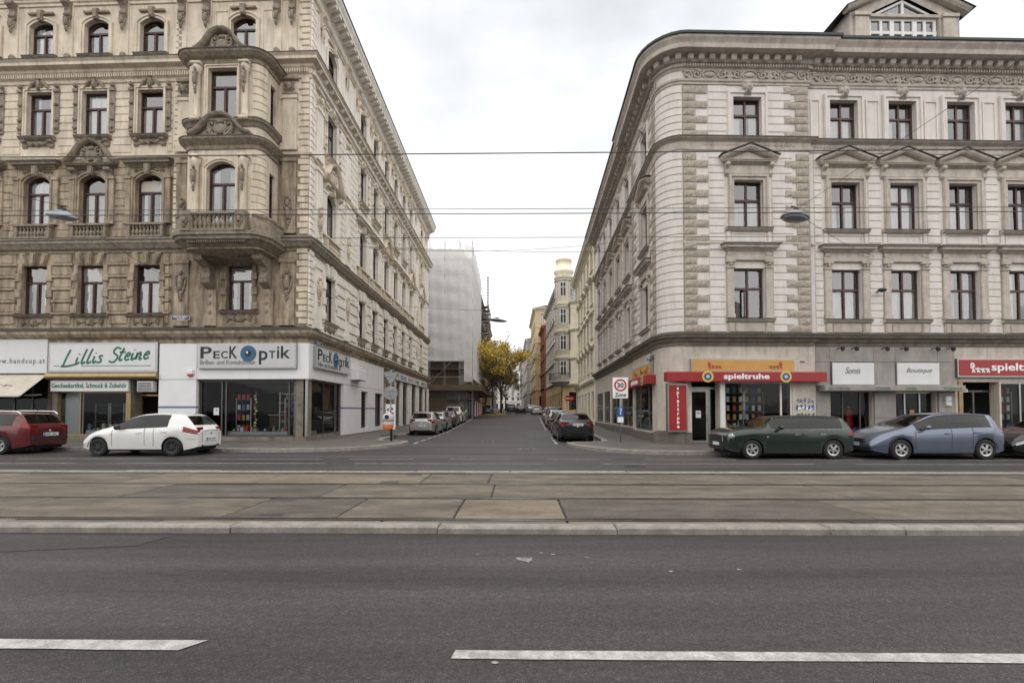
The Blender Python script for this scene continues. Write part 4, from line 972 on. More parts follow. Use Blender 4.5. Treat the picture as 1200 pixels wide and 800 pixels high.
# shop window contents of the optician
def display_rack(fr, x, y, label, n=4, m='alu_dark', cat='rack', wid=.7, hgt=1.8, items=True, z=.31):
    t = thing('display_rack', label, cat, fr.world(x,y,z), fr.a)
    for s in (-1,1): obj('upright', MB().box(s*wid/2-.02,s*wid/2+.02,-.02,.02,0,hgt), MAT['alu'], t)
    for i in range(n):
        z = .25+i*(hgt-.35)/(n-1); sh = obj('shelf', MB().box(-wid/2+.021,wid/2-.021,-.15,.15,z,z+.025), MAT[m], t)
        if items:
            for k in range(3): obj('display_card', MB().box(-wid/2+.08+k*wid/3.2,-wid/2+.08+k*wid/3.2+.13,-.05,-.02,z+.026,z+.26), MAT[random.choice(['sign_white','sign_yellow','traffic_blue','blind','traffic_red'])], sh)
    return t
display_rack(FL,-3.3,.55,'leaflet rack with coloured cards behind the optician window'); display_rack(FL,-1.5,1.2,'tall silver shelf rack deep in the optician shop',5,'alu',wid=.8,hgt=2.1,items=False)
display_rack(FS,1.0,1.3,'rack of spectacles boxes behind the side street window',5); display_rack(FS,3.0,1.6,'tall rack at the back of the side street window',5,hgt=2.0)
t = thing('hanging_garland','garland of yellow and red paper tags hanging in the optician window','garland',FL.world(-2.65,.45,.32),LA)
obj('cord', MB().tube([(0.02*math.sin(i),0,.1+i*.2) for i in range(11)],.012,5), MAT['stripe_blue'], t)
for i in range(14): obj('paper_tag', MB().box(-.06+.04*math.sin(i*2),.04+.04*math.sin(i*2),-.03,-.02,.15+i*.14,.24+i*.14), MAT[('disc_yellow','traffic_red','disc_yellow','letter_white')[i%4]], t)
t = thing('counter','low dark shop counter inside the optician shop','counter',FL.world(-2.2,3.2,.31),LA)
obj('counter_body', MB().bev(-1.2,1.2,-.3,.3,0,.95,.02), MAT['wood_board'], t); obj('counter_top', MB().box(-1.25,1.25,-.35,.35,.951,1.0), MAT['sign_white'], t)
t = thing('window_screen','white screen panel with a map drawing at the optician window corner','screen',FL.world(-.42,.35,.31),LA)
obj('screen_panel', MB().box(-.36,.36,0,.03,0,2.55), MAT['sign_grey'], t)
obj('screen_drawing', strokes([[(-.3,1.9),(-.1,2.0),(.1,1.85),(.3,1.9)],[(-.2,1.3),(-.05,1.4),(.1,1.3),(-.05,1.2),(-.2,1.3)],[(-.3,2.3),(0,2.1),(.3,2.35)]],.03,0,.004), MAT['letter_grey'], t)
obj('screen_photo', MB().box(-.26,.26,-.02,0,1.55,1.78), MAT['letter_black'], t); obj('screen_photo', MB().box(-.1,.24,-.026,-.021,1.57,1.72), MAT['traffic_red'], t)
# gift shop
t, y, w, h = sign_box(FL,-12.2,-6.95,3.28,4.68,-.06,.16,'white shop sign with slanted green handwritten lettering','sign_white','alu',border=.09)
S = []                                               # handwritten letters, in sign coordinates
def letter(pts, ox, oz, s, sh=.32): S.append([((x+sh*z)*s+ox, z*s+oz) for x, z in pts])
def up(x): return -.10+(x+2.0)*.062
x = -1.9
letter([(.15,1.0),(.05,.5),(0,.05),(-.08,0),(.3,.02),(.75,.12)],x,up(x)-.32,.78); x += .62
letter([(0,.5),(-.02,.15),(.06,0),(.25,.15)],x,up(x)-.25,.62); letter([(.03,.72),(.05,.78)],x,up(x)-.25,.62); x += .27
for _ in range(2): letter([(.1,1.1),(.0,.5),(-.02,.1),(.08,0),(.26,.15)],x,up(x)-.25,.62); x += .27
letter([(0,.5),(-.02,.15),(.06,0),(.25,.15)],x,up(x)-.25,.62); letter([(.03,.72),(.05,.78)],x,up(x)-.25,.62); x += .22
letter([(.3,.5),(.1,.52),(.05,.38),(.25,.22),(.2,.03),(-.05,.02)],x,up(x)-.25,.62); x += .62
letter([(.5,.95),(.2,1.05),(.02,.85),(.12,.62),(.38,.48),(.4,.2),(.18,0),(-.12,.1)],x,up(x)-.28,.66); x += .42
letter([(.12,.95),(.02,.4),(.0,.1),(.1,0),(.25,.1)],x,up(x)-.22,.62); letter([(-.12,.62),(.32,.64)],x,up(x)-.22,.62); x += .3
letter([(.0,.28),(.24,.36),(.2,.54),(.04,.5),(-.06,.2),(.06,0),(.3,.1)],x,up(x)-.22,.62); x += .29
letter([(0,.5),(-.02,.15),(.06,0),(.25,.15)],x,up(x)-.22,.62); letter([(.03,.72),(.05,.78)],x,up(x)-.22,.62); x += .22
letter([(.0,.52),(-.03,.0),(.05,.35),(.2,.52),(.28,.4),(.24,.1),(.3,0),(.42,.1)],x,up(x)-.22,.62); x += .4
letter([(.0,.28),(.24,.36),(.2,.54),(.04,.5),(-.06,.2),(.06,0),(.34,.12)],x,up(x)-.22,.62)
obj('lettering', strokes(S,.085,y,.006), MAT['letter_green'], t)
obj('underline', MB().box(-1.0,2.35,y-.006,y,-.40,-.375).box(-2.35,-2.05,y-.006,y,-.40,-.375), MAT['letter_green'], t)
FL.part('fascia_band', MB().sweep([(-12.25,0),(-6.92,0)], [(0,2.98),(.30,2.98),(.36,3.08),(.30,3.24),(0,3.26)]), MAT['gold_anod'])
t, y, w, h = sign_box(FL,-12.12,-8.35,2.40,2.92,-.06,.10,'narrow white strip sign with small green serif lettering','sign_white','sign_white',border=.015)
obj('lettering', fit(text_mb('Geschenkartikel, Schmuck & Zubehör', bold=.01),-1.82,1.80,-.13,.13,y), MAT['letter_green'], t)
glazing(FL,-11.95,-8.55,.35,2.40,[-10.9],.12,'gold_anod',.06); FL.part('door_post', MB().box(-8.55,-8.32,-.06,.35,.1,2.40), MAT['gold_anod'])
FL.part('pale_panel', MB().box(-11.85,-10.95,.30,.33,.4,2.36), MAT['sign_grey'])
FL.part('shop_door', MB().box(-8.28,-8.2,.42,.5,.15,2.9).box(-7.14,-7.06,.42,.5,.15,2.9).box(-8.2,-7.14,.42,.5,2.2,2.28).box(-8.2,-7.14,.42,.5,.15,.5), MAT['gold_anod'])
for i in range(3): display_rack(FL,-10.4+i*.75,.7,'black wire display rack in the gift shop window',4,'alu_dark',wid=.66,hgt=1.5,items=False,z=.36)['group'] = 'racks in the gift shop window'
t = thing('door_air_conditioner','small louvred air conditioner above the gift shop door','air conditioner',FL.world(-7.45,-.02,2.62),LA)
obj('housing', MB().bev(-.42,.34,-.25,.0,-.25,.25,.02), MAT['bin_grey'], t)
for i in range(6): obj('louvre', MB().box(-.36,.28,-.262,-.24,-.2+i*.07,-.17+i*.07), MAT['alu_dark'], t)
FL.part('shop_pier', MB().box(-12.36,-12.2,-.05,.3,.1,4.6), MAT['frame_brown'])
# shop with the awning
t, y, w, h = sign_box(FL,-20.5,-12.3,3.25,4.88,-.05,.12,'plain white fascia board with grey spaced web address','sign_white','sign_white',border=.02)
obj('lettering', fit(text_mb('www.handsup.at', spacing=1.25), 1.35, 4.0, -.42, -.10, y), MAT['letter_grey'], t)
t = thing('awning','beige sloping fabric shop awning with dark scrawled lettering','awning',FL.world(-14.8,-.1,0),LA)
obj('fabric', MB().add([(-3.4,0,3.2),(2.45,0,3.2),(2.45,-1.15,2.16),(-3.4,-1.15,2.16)],[(0,1,2,3)]).add([(-3.4,0,3.185),(2.45,0,3.185),(2.45,-1.15,2.145),(-3.4,-1.15,2.145)],[(3,2,1,0)]), MAT['awning'], t)
obj('valance_bar', MB().box(-3.4,2.45,-1.2,-1.14,2.12,2.19), MAT['sign_grey'], t)
for x in (-3.1,2.2): obj('awning_arm', MB().tube([(x,0,2.25),(x-.25,-.55,2.2),(x,-1.14,2.15)],.03,6), MAT['alu'], t)
sc = strokes([[(0,0),(.2,.12),(.35,-.03),(.5,.1),(.7,0),(.85,.12),(1.0,0),(1.15,.14),(1.3,.02),(1.5,.08),(1.7,.0)],[(.9,.28),(1.1,.34),(1.25,.26)]],.045); sc.v = [(x-.2, -.62-z*.74-.012, 2.61+z*.67+.014) for x,y_,z in sc.v]
obj('lettering', sc, MAT['letter_grey'], t)
glazing(FL,-16.9,-12.4,.3,3.2,[-15.6,-14.2,-13.3],.15,'alu_dark',.08); glazing(FL,-21.0,-17.3,.3,4.0,[-19.4],.15)
# shops along the side street
t, y, w, h = sign_box(FS,15.4,28.6,4.0,4.6,-.05,.22,'long white strip sign with coloured words along the side street','sign_white','sign_white',border=.03)
for a, c, m in ((-5.2,-3.0,'traffic_blue'),(-2.4,-.2,'traffic_red'),(.4,2.4,'letter_green'),(3.4,6.2,'letter_black')): obj('lettering', marks(a,c,-.16,.16,6,y,int(a*7)), MAT[m], t)
obj('round_logo', MB().prism([(-5.95+.2*math.cos(a),.2*math.sin(a)) for a in [2*math.pi*i/16 for i in range(16)]], y-.01, y), MAT['sign_yellow'], t)
for a, c in ((15.2,15.95),(17.35,18.25),(20.05,21.75),(23.65,25.15),(27.25,28.15),(29.65,30.5)): FS.part('shop_pier', MB().bev(a,c,-.14,.02,.1,3.98,.02), MAT['pale_house'])
for a, c in ((16.0,17.3),(18.3,20.0),(21.8,23.6),(25.2,27.2),(28.2,29.6)): glazing(FS,a,c,.3,3.7,[(a+c)/2],.2,'frame_brown',.07)
FS.part('house_door', MB().box(12.95,14.85,.4,.46,.1,3.35).box(13.1,13.85,.36,.4,.3,2.2).box(13.95,14.7,.36,.4,.3,2.2), MAT['frame_brown'])
FS.part('door_surround', architrave(2.0,3.3,.3,.2).xf(Matrix.Translation((13.9,0,.1))), M2)
for x in (13.0,14.8): FS.part('console', console(.4,.9,.5), M2, x, -.02, 3.6)
name_plate(FL,-5.95,5.82,'blue enamel street name plate on the beige pilaster beside the oriel')
name_plate(FS,.9,4.78,'blue enamel street name plate above the white shop corner')
# ---------------------------------------------------------------- right palace
RB = thing('corner_palace', 'pale corner house with rounded rusticated corner and triangular window pediments', 'building', (6.35,19.2,0))
RA = R(1.2); SA = R(-92.6); FR = Frame(RB,0,0,RA); FRM = FR.sub(0,.12); FD = Frame(RB,0,.8,SA); FDM = FD.sub(0,.10)
RL = 20.6
N1, N2, NQ, NB = MAT['stucco_right'], MAT['stucco_right_trim'], MAT['quoin_right'], MAT['stone_base_right']
arc = [(.83+.83*math.cos(t), .8+.8*math.sin(t)) for t in [math.pi+math.pi/2*i/8 for i in range(9)]]
def rpath(br=True):
    return [FDM.pt(-RL,0), FDM.pt(-4.95,0), FD.pt(-4.95,0)]+arc+[FR.pt(6.3,0), FRM.pt(6.3,0), FRM.pt(24,0)]
RPATH = rpath()
RXM = [7.9,10.46,13.03,15.6,18.2,20.8]; DXM = [-6.5,-9.25,-12.0,-14.75,-17.5]
G1 = (5.38,2.12,1.3); G2 = (9.22,2.02,1.24); G3 = (13.08,1.74,1.22)
RZ = [(4.72,8.6),(8.6,12.55),(12.55,15.5)]
for f, (z0, z1) in zip((G1,G2,G3), RZ):
    FR.part('wall', hole_wall(.83,6.3,z0,z1,holes([3.65],f)), N1); FRM.part('wall', hole_wall(6.3,24,z0,z1,holes(RXM,f)), N1)
    FD.part('wall', hole_wall(-4.95,0,z0,z1,holes([-2.0],f)), N1); FDM.part('wall', hole_wall(-RL,-4.95,z0,z1,holes(DXM,f)), N1)
obj('corner_wall', MB().sweep([(0,.8)]+arc+[(.86,0)], [(0,4.72),(0,16.2)], False), N1, RB)
FR.part('wall', MB().quad((.83,0,15.5),(6.3,0,15.5),(6.3,0,16.2),(.83,0,16.2)), N1); FRM.part('wall', MB().quad((6.3,0,15.5),(24,0,15.5),(24,0,16.2),(6.3,0,16.2)), N1)
FD.part('wall', MB().quad((-4.95,0,15.5),(0,0,15.5),(0,0,16.2),(-4.95,0,16.2)), N1); FDM.part('wall', MB().quad((-RL,0,15.5),(-4.95,0,15.5),(-4.95,0,16.2),(-RL,0,16.2)), N1)
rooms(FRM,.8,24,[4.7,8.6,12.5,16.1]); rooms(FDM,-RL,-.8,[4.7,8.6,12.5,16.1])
def g1_bay(fr, x, opened=False):
    z, h, w = G1
    window(fr, x, z, w, h, 0, 'X', 'frame_brown')
    if opened:
        o = fr.part('open_casement', MB().box(-.5,-.44,-.03,.03,0,1.18).box(-.02,.04,-.03,.03,0,1.18).box(-.44,-.02,-.03,.03,0,.06).box(-.44,-.02,-.03,.03,1.12,1.18), MAT['frame_brown'], x+.1, .42, z+.06); o.rotation_euler.z += .9
    def surr():
        b = MB()
        for s in (-1,1):
            a = s*(w/2+.17); b.bev(a-.15,a+.15,-.09,.01,0,h-.02,.02); b.box(a-.17,a+.17,-.12,.01,0,.16); b.box(a-.135,a+.135,-.10,.0,.16,.75)
            b.bev(a-.17,a+.17,-.13,.01,h-.02,h+.05,.01); b.merge(relief(.3,.2,-.1),a,0,h+.14); b.bev(a-.19,a+.19,-.16,.01,h+.22,h+.3,.01)
        b.bev(-w/2-.34,w/2+.34,-.12,.01,h+.305,h+.50,.02); b.bev(-w/2-.30,w/2+.30,-.06,.01,h+.50,h+.66,.01)
        for s in (-1,1): b.prism([(s*(w/2+.17)-.13,h+.52),(s*(w/2+.17)+.13,h+.52),(s*(w/2+.17)+.13,h+.66),(s*(w/2+.17)-.13,h+.66)], -.10, .0)
        return b
    share(fr, ('window_surround','r1'), surr, N2, x, 0, z)
    share(fr, ('hood_cornice','r1'), lambda: boxhood(2.42,.36,.34), N2, x, 0, z+h+.66); share(fr, ('flashing','r1'), lambda: flashing(2.42,.34,.31,.36), MAT['flashing'], x, 0, z+h+.66); share(fr, ('flashing','r1s'), lambda: flashing(2.04,.16,.12,.14,False), MAT['flashing'], x, 0, z-.15)
    share(fr, ('window_sill','r1'), lambda: MB().sweep([(-1.02,0),(1.02,0)], [(0,-.02),(.1,0),(.16,.06),(.16,.12),(0,.14)]), N2, x, 0, z-.15)
    def apron():
        b = MB().bev(-.62,.62,-.05,.01,.04,.40,.02)
        for s in (-1,1): b.bev(s*.80-.14,s*.80+.14,-.09,.01,.0,.44,.05)
        return b
    share(fr, ('apron_panel','r1'), apron, N2, x, 0, z-.62)
def g2_bay(fr, x):
    z, h, w = G2
    window(fr, x, z, w, h, 0, 'X', 'frame_red')
    share(fr, ('window_surround','r2'), lambda: architrave(w,h,.24,.13).bev(-w/2-.26,w/2+.26,-.07,.01,h+.25,h+.62,.02), N2, x, 0, z)
    for s in (-1,1): share(fr, ('console','r2'), lambda: console(.16,.5,.26), N2, x+s*(w/2+.32), 0, z+h+.18)
    share(fr, ('pediment','r2'), lambda: pediment(2.36,.62), N2, x, 0, z+h+.66); share(fr, ('flashing','r2'), lambda: rake_flash(2.4,.62,.15,.30), MAT['flashing'], x, 0, z+h+.66); share(fr, ('flashing','r2s'), lambda: flashing(1.96,.18,.12,.14,False), MAT['flashing'], x, 0, z-.15)
    share(fr, ('window_sill','r2'), lambda: MB().sweep([(-.98,0),(.98,0)], [(0,-.02),(.1,0),(.18,.06),(.18,.12),(0,.14)]), N2, x, 0, z-.15)
    share(fr, ('apron_panel','r2'), lambda: panel_frame(1.45,.36,.05).bev(-.95,-.8,-.06,.01,-.05,.42,.02).bev(.8,.95,-.06,.01,-.05,.42,.02), N1, x, 0, z-.58)
def g3_bay(fr, x):
    z, h, w = G3
    window(fr, x, z, w, h, 0, 'X', 'frame_brown')
    share(fr, ('window_surround','r3'), lambda: architrave(w,h,.26,.12), N1, x, 0, z)
    share(fr, ('mask_keystone',), lambda: mask(.42,.52), N2, x, 0, z+h+.06, smooth=True)
for fr, xs in ((FR,[3.65]),(FRM,RXM),(FD,[-2.0]),(FDM,DXM)):
    for x in xs: g1_bay(fr,x,fr is FR); g2_bay(fr,x); g3_bay(fr,x)
# rusticated courses: front piers one by one, side street ones joined
HZ = .318
def rcourses(fr, x0, x1, zs, into=None):
    for z0, z1 in zs: courses(fr, x0, x1, z0, z1, HZ, N1, .03, .035, 'stone_course', into)
ZS = [(4.78,8.55),(8.62,12.5)]; ZT = [(12.98,15.35)]
rcourses(FR,1.96,2.64,ZS); rcourses(FR,4.66,5.55,ZS); rcourses(FR,1.96,2.80,ZT); rcourses(FR,4.50,5.55,ZT)
for a, c in mids([6.3-.0]+RXM[:4], 1.0): rcourses(FRM,max(a-.75,6.33) if a < 7.5 else a, c, ZS)
sr = MB(); rcourses(FD,-4.9,-2.9,ZS+ZT,sr) ; rcourses(FD,-1.1,-.6,ZS+ZT,sr); FD.part('stone_course', sr, N1, kind='stuff')
sr = MB()
for a, c in mids(DXM[::-1], 1.0): rcourses(FDM,a,c,ZS+ZT,sr)
FDM.part('stone_course', sr, N1, kind='stuff')
n = 34; z = 4.78                                     # rounded corner: one ring per course
zz = 4.78
while zz < 15.2:
    if not (12.4 < zz+.16 < 13.0): obj('corner_course', MB().sweep(arc, [(-.02,zz+.014),(.03,zz+.014),(.045,zz+.03),(.045,zz+HZ-.03),(.03,zz+HZ-.014),(-.02,zz+HZ-.014)]), N1, RB)
    zz += HZ
# quoins: rough-faced blocks, long and short in turn
def rough(w, h, seed):
    rr = random.Random(seed); b = MB(); nx, nzv = max(3,int(w/.13)), 3; v = []
    for j in range(nzv+1):
        for i in range(nx+1):
            e = i in (0,nx) or j in (0,nzv); v.append((-w/2+w*i/nx, -.045 if e else -.058-rr.uniform(0,.022), h*j/nzv))
    b.add(v, [(j*(nx+1)+i, j*(nx+1)+i+1, (j+1)*(nx+1)+i+1, (j+1)*(nx+1)+i) for j in range(nzv) for i in range(nx)])
    b.box(-w/2,w/2,-.044,.01,0,h); return b
def quoins(fr, xedge, sgn):
    z = 4.78; k = 0
    while z < 15.2:
        if not (12.45 < z+.16 < 12.98):
            w = 1.05 if k % 2 == 0 else .55; s = k % 3
            share(fr, ('quoin',w,s), lambda: rough(w, HZ-.03, s), NQ, xedge+sgn*w/2, 0, z+.015)
        z += HZ; k += 1
quoins(FR,.88,1); quoins(FR,6.28,-1); quoins(FD,-.05,-1); quoins(FD,-4.9,1)
for a in (9.18,11.74,14.31,16.9): share(FRM, ('panel','r3'), lambda: panel_frame(.60,1.75,.07,.04), N1, a, 0, 13.12)
FRM.part('panel', panel_frame(.45,1.75,.07,.04), N1, 6.68, 0, 13.12)
# cornices
ring('base_cornice', RPATH, [(0,4.22),(.05,4.22),(.07,4.34),(.14,4.38),(.2,4.5),(.32,4.54),(.34,4.64),(.2,4.70),(0,4.76)], MO, RB)
ring('string_course', RPATH, [(0,8.5),(.03,8.5),(.05,8.56),(.03,8.62),(0,8.62)], N2, RB)
ring('string_course', RPATH, [(0,12.52),(.04,12.52),(.05,12.6),(.05,12.86),(.12,12.9),(.22,12.95),(.24,13.02),(.1,13.06),(0,13.07)], N2, RB)
ring('architrave', RPATH, [(0,15.34),(.05,15.34),(.05,15.42),(.10,15.45),(.12,15.53),(.06,15.56),(0,15.56)], N2, RB)
ring('frieze_bed', RPATH, [(0,15.9),(.06,15.98),(.06,16.02),(.13,16.03),(.13,16.17),(.2,16.18),(.22,16.22),(.22,16.40),(.3,16.42),(.70,16.42),(.72,16.6),(.76,16.66),(.84,16.76),(.86,16.86),(0,16.96)], N2, RB)
ring('flashing', RPATH, [(0,13.06),(.22,13.01),(.262,12.99),(.264,13.03),(0,13.1)], MAT['flashing'], RB); ring('flashing', RPATH, [(0,4.75),(.32,4.64),(.362,4.62),(.364,4.66),(0,4.79)], MAT['flashing'], RB)
ring('gutter', RPATH, [(.4,16.9),(.88,16.85),(.92,16.85),(.92,16.95),(.88,16.95),(.4,17.0)], MAT['roof_tin'], RB)
b = MB()
for i in range(12): b.tube(spiral(-.72+.13*i, 0, .055, 1.0, 0, 1, 6), .018, 4)
def frieze_unit():
    u = MB(); u.ball((0,-.04,0),(.24,.07,.11),10,5); u.sweep_xz([(.3*math.cos(a),.17*math.sin(a)) for a in [-2*math.pi*i/14 for i in range(14)]],[(0,.0),(0,-.06),(.03,-.06),(.03,0)],True)
    for s in (-1,1):
        u.tube(spiral(s*.55,0,.2,1.4,math.pi*.5,s,16),.04,5); u.tube(spiral(s*.95,0,.2,1.4,-math.pi*.5,-s,16),.04,5)
        for k in range(5): u.ball((s*(.42+.16*k),-.05,(-1)**k*.12),(.07,.05,.05),6,4)
    return u
for fr, a, c in ((FR,1.2,6.2),(FRM,6.9,22)):
    x = a+.85
    while x < c-.5: share(fr, ('frieze_relief',), frieze_unit, N2, x, -.01, 15.76, smooth=True); x += 1.72
for i in range(10): share(FDM if i > 2 else FD, ('frieze_relief',), frieze_unit, N2, -1.0-i*1.9, -.01, 15.76, smooth=True)
for fr, a, c in ((FR,.9,6.25),(FRM,6.35,22),(FD,-4.9,-.02),(FDM,-RL,-5.0)):
    b = MB(); x = a
    while x < c: b.box(x,x+.06,-.20,-.10,16.035,16.15); x += .115
    fr.part('dentil_band', b, N2)
    n = int((c-a)/.47); 
    for i in range(n): share(fr, ('modillion','r'), lambda: MB().prism_x([(0.02,-.06),(-.10,-.06),(-.17,-.02),(-.20,.06),(-.20,.19),(.02,.19)],-.115,.115), N2, a+.2+i*(c-a-.3)/n, -.22, 16.225)
for i in range(4):
    t = math.pi+math.pi/2*(i+.5)/4; q = (.83+.83*math.cos(t), .8+.8*math.sin(t))
    obj('modillion', mcopy(cached(('modillion','r'), None), N2), N2, RB, (q[0]+.22*math.cos(t), q[1]+.22*math.sin(t), 16.225), t+R(90))
def gu():                                            # small pattern on the string course
    b = MB()
    for i in range(10): b.tube(spiral(-.6+.135*i,0,.055,1.1,0,(-1)**i,7,-.055),.016,4)
    return b
for fr, xs in ((FR,[2.3,3.65,5.0]),(FRM,[7.2+1.4*i for i in range(8)])):
    for x in xs: share(fr, ('band_relief',), gu, N2, x, 0, 12.73)
# roof and dormer
ob = [FDM.pt(-RL,.1)]+[FD.pt(0,.1)]+[FR.pt(1.2,.15),FRM.pt(24,.1),FRM.pt(24,10),FDM.pt(-RL,-10) if False else (14,20)]
obj('roof', MB().prism_z(ob, 16.9, 17.05), MAT['roof_tin'], RB)
FRM.part('roof_slope', MB().add([(1.6,.3,17.05),(24,.3,17.05),(24,5.5,19.2),(6,5.5,19.2)],[(0,1,2,3)]), MAT['roof_tin'])
dm = FRM.part('dormer', hole_wall(8.75,13.75,17.0,19.25,[(9.65,12.85,17.0,19.12)],.25,.6), N2)
def dob(name, geo, m): return obj(name, geo, m, dm)
dob('dormer_gable', MB().add([(8.75,.6,19.25),(9.65,.6,19.25),(11.25,.6,20.02),(12.85,.6,19.25),(13.75,.6,19.25),(11.25,.6,20.5)],[(0,1,2,5),(2,3,4,5)]), N2)
dob('dormer_cornice', MB().sweep_xz([(8.5,19.2),(11.25,20.42),(14.0,19.2)],[(0,.65),(0,.38),(.07,.30),(.15,.26),(.17,.65)]), N2)
dob('dormer_roof', MB().add([(8.35,.2,19.30),(11.25,.2,20.63),(11.25,6,20.63),(8.35,6,19.30),(14.15,.2,19.30),(14.15,6,19.30)],[(0,1,2,3),(1,4,5,2)]), MAT['roof_tin'])
dob('dormer_cheek', MB().quad((8.75,.6,17.0),(8.75,6,17.0),(8.75,6,19.35),(8.75,.6,19.35)), N2); dob('dormer_cheek', MB().quad((13.75,.6,17.0),(13.75,6,17.0),(13.75,6,19.35),(13.75,.6,19.35)), N2)
for x in (9.25,13.25): dob('dormer_pilaster', MB().bev(x-.32,x+.32,.5,.61,17.0,19.05,.02), N2); dob('dormer_capital', MB().box(x-.38,x+.38,.44,.62,19.05,19.2), N2)
for z in (17.8,18.42,19.02): dob('window_bar', MB().box(9.68,12.82,.72,.80,z,z+.13), MAT['frame_white'])
for x in (9.68,10.2,10.66,11.2,11.70,12.2,12.66): dob('window_bar', MB().box(x,x+.12 if x not in (10.66,11.70) else x+.2,.71,.81,17.2,19.02), MAT['frame_white'])
dob('fanlight', MB().sweep_xz([(9.68,19.2),(11.25,19.98),(12.82,19.2)],[(0,.8),(0,.7),(-.1,.7),(-.1,.8)]), MAT['frame_white']); dob('fanlight_bar', MB().box(11.19,11.31,.7,.8,19.15,19.9), MAT['frame_white'])
dob('window_glass', MB().add([(9.68,.77,17.05),(12.82,.77,17.05),(12.82,.77,19.2),(11.25,.77,19.98),(9.68,.77,19.2)],[(0,1,2,3,4)]), MAT['window_glass'])
dob('room_wall', MB().quad((9,1.8,17.0),(13.5,1.8,17.0),(13.5,1.8,20),(9,1.8,20)), MAT['room'])

# ---- ground floor of the right palace
FR.part('wall', hole_wall(.83,6.4,-.1,4.3,[(1.15,2.32,.12,2.72),(2.52,5.42,.42,2.72)],.4), NB)
FRM.part('wall', hole_wall(6.4,24,-.1,4.3,[(7.1,8.9,.35,2.3),(9.9,11.66,.15,2.3),(12.8,14.42,.15,2.72),(14.5,17.4,.4,2.72),(18.2,23,.4,2.9)],.4), NB)
FD.part('wall', hole_wall(-4.95,0,-.1,4.3,[(-4.7,-1.0,.55,2.75)],.4), NB); FDM.part('wall', hole_wall(-RL,-4.95,-.1,4.3,[(-8.9,-5.6,.6,2.95),(-12.6,-9.5,.6,2.95),(-16.0,-13.2,.6,2.95),(-20,-16.6,.6,2.95)],.4), NB)
obj('corner_pier', MB().sweep([(0,.8)]+arc+[(.86,0)], [(0,-.1),(0,4.3)], False), NB, RB)
obj('corner_pier_foot', MB().sweep([(0,.8)]+arc, [(0,-.1),(.06,-.1),(.06,.62),(0,.66)]), MAT['plinth'], RB)
for a, c in ((.83,1.15),(5.44,6.38)): FR.part('plinth', MB().bev(a,c,-.05,.02,-.1,.60,.02), MAT['plinth'])
for a, c in ((-4.95,-4.7),(-1.0,-.0)): FD.part('plinth', MB().bev(a,c,-.05,.02,-.1,.52,.02), MAT['plinth'])
FD.part('plinth', MB().bev(-4.7,-1.0,-.08,.02,-.1,.50,.02), MAT['plinth']); FDM.part('plinth', MB().bev(-RL,-4.95,-.08,.02,-.1,.56,.02), MAT['plinth'])
shop_room(FR,.9,6.3,.12,2.9,4.5); shop_room(FRM,6.6,12.4,.12,2.6,3.2); shop_room(FRM,12.6,23,.12,3.0,4.0); shop_room(FDM,-RL+.4,-1.0,.3,3.1,2.6)
glazing(FR,2.52,5.42,.42,2.72,[4.95],.08,'frame_white',.07); FR.part('door_jamb', MB().bev(2.33,2.52,-.06,.3,.12,2.72,.01), MAT['frame_white'])
d = glazing(FR,1.18,1.98,.14,2.4,[],.34,'alu',.10,name='shop_door'); obj('door_handle', MB().tube([(1.9,.26,1.0),(1.9,.26,1.35)],.015,6), MAT['chrome'], d)
FR.part('door_rail', MB().box(1.18,2.3,.33,.40,2.41,2.5).box(2.0,2.08,.33,.4,.14,2.4), MAT['alu'])
FR.part('door_step', MB().box(1.15,2.32,.0,.4,.0,.13), MAT['plinth'])
glazing(FD,-4.7,-1.0,.55,2.75,[-3.7,-1.9],.1,'alu',.06)
for a, c in ((-8.9,-5.6),(-12.6,-9.5),(-16.0,-13.2),(-20,-16.6)): glazing(FDM,a,c,.6,2.95,[(a+c)/2],.1,'alu',.06)
FR.part('air_brick', MB().box(5.75,5.95,-.01,.02,3.52,3.58), MAT['alu_dark'])
# signs of the toy shop
def kids(t, x, z, y, m, s=1.0, flip=1):              # row of little dancing figures
    L_ = []
    for i, h in enumerate((.30,.22,.20,.20)):
        ox = flip*(i*.17); L_ += [[(ox,0),(ox+.02,h*.4),(ox,h*.75)],[(ox-.07,h*.62),(ox,h*.5),(ox+.08,h*.66)],[(ox+.03,h*.4),(ox+.09,.0)]]
        if i == 0: L_ += [[(ox-.06,h*.8),(ox,h*1.05),(ox+.07,h*.8),(ox,h*.72),(ox-.06,h*.8)]]
    b = strokes([[(x+px*s, z+pz*s) for px, pz in l] for l in L_], .045*s, y, .006); obj('figure_drawing', b, MAT[m], t)
def ball_emblem(t, x, z, y, r):
    for k, (rr_, m) in enumerate(((r,'disc_yellow'),(r*.68,'disc_blue'),(r*.3,'sign_grey'))):
        obj('round_emblem', MB().prism([(x+rr_*math.cos(a), z+rr_*math.sin(a)) for a in [2*math.pi*i/24 for i in range(24)]], y-.012-.006*k, y), MAT[m], t)
t, y, w, h = sign_box(FR,1.08,5.48,3.10,3.66,-.02,.12,'yellow sign panel with red figures above the red fascia on the street front','sign_yellow','alu',border=.05)
kids(t,-1.45,-.14,y,'letter_red',.85); kids(t,1.55,-.14,y,'letter_red',.85,-1)
def fascia(fr, x0, x1, label, txt, em, zz=(2.70,3.09), d=.36):
    t, y, w, h = sign_box(fr,x0,x1,zz[0],zz[1],-.02,d,label,'sign_red','sign_red',border=.0)
    obj('lettering', fit(text_mb('spieltruhe',bold=.028),txt[0],txt[1],-.17,.13,y), MAT['letter_white'], t)
    for e in em: ball_emblem(t, e, .0, y, .235)
fascia(FR,-.02,6.62,'long red shop fascia with white lowercase lettering and two round emblems on the street front',(-.98,.92),(-1.64,1.6))
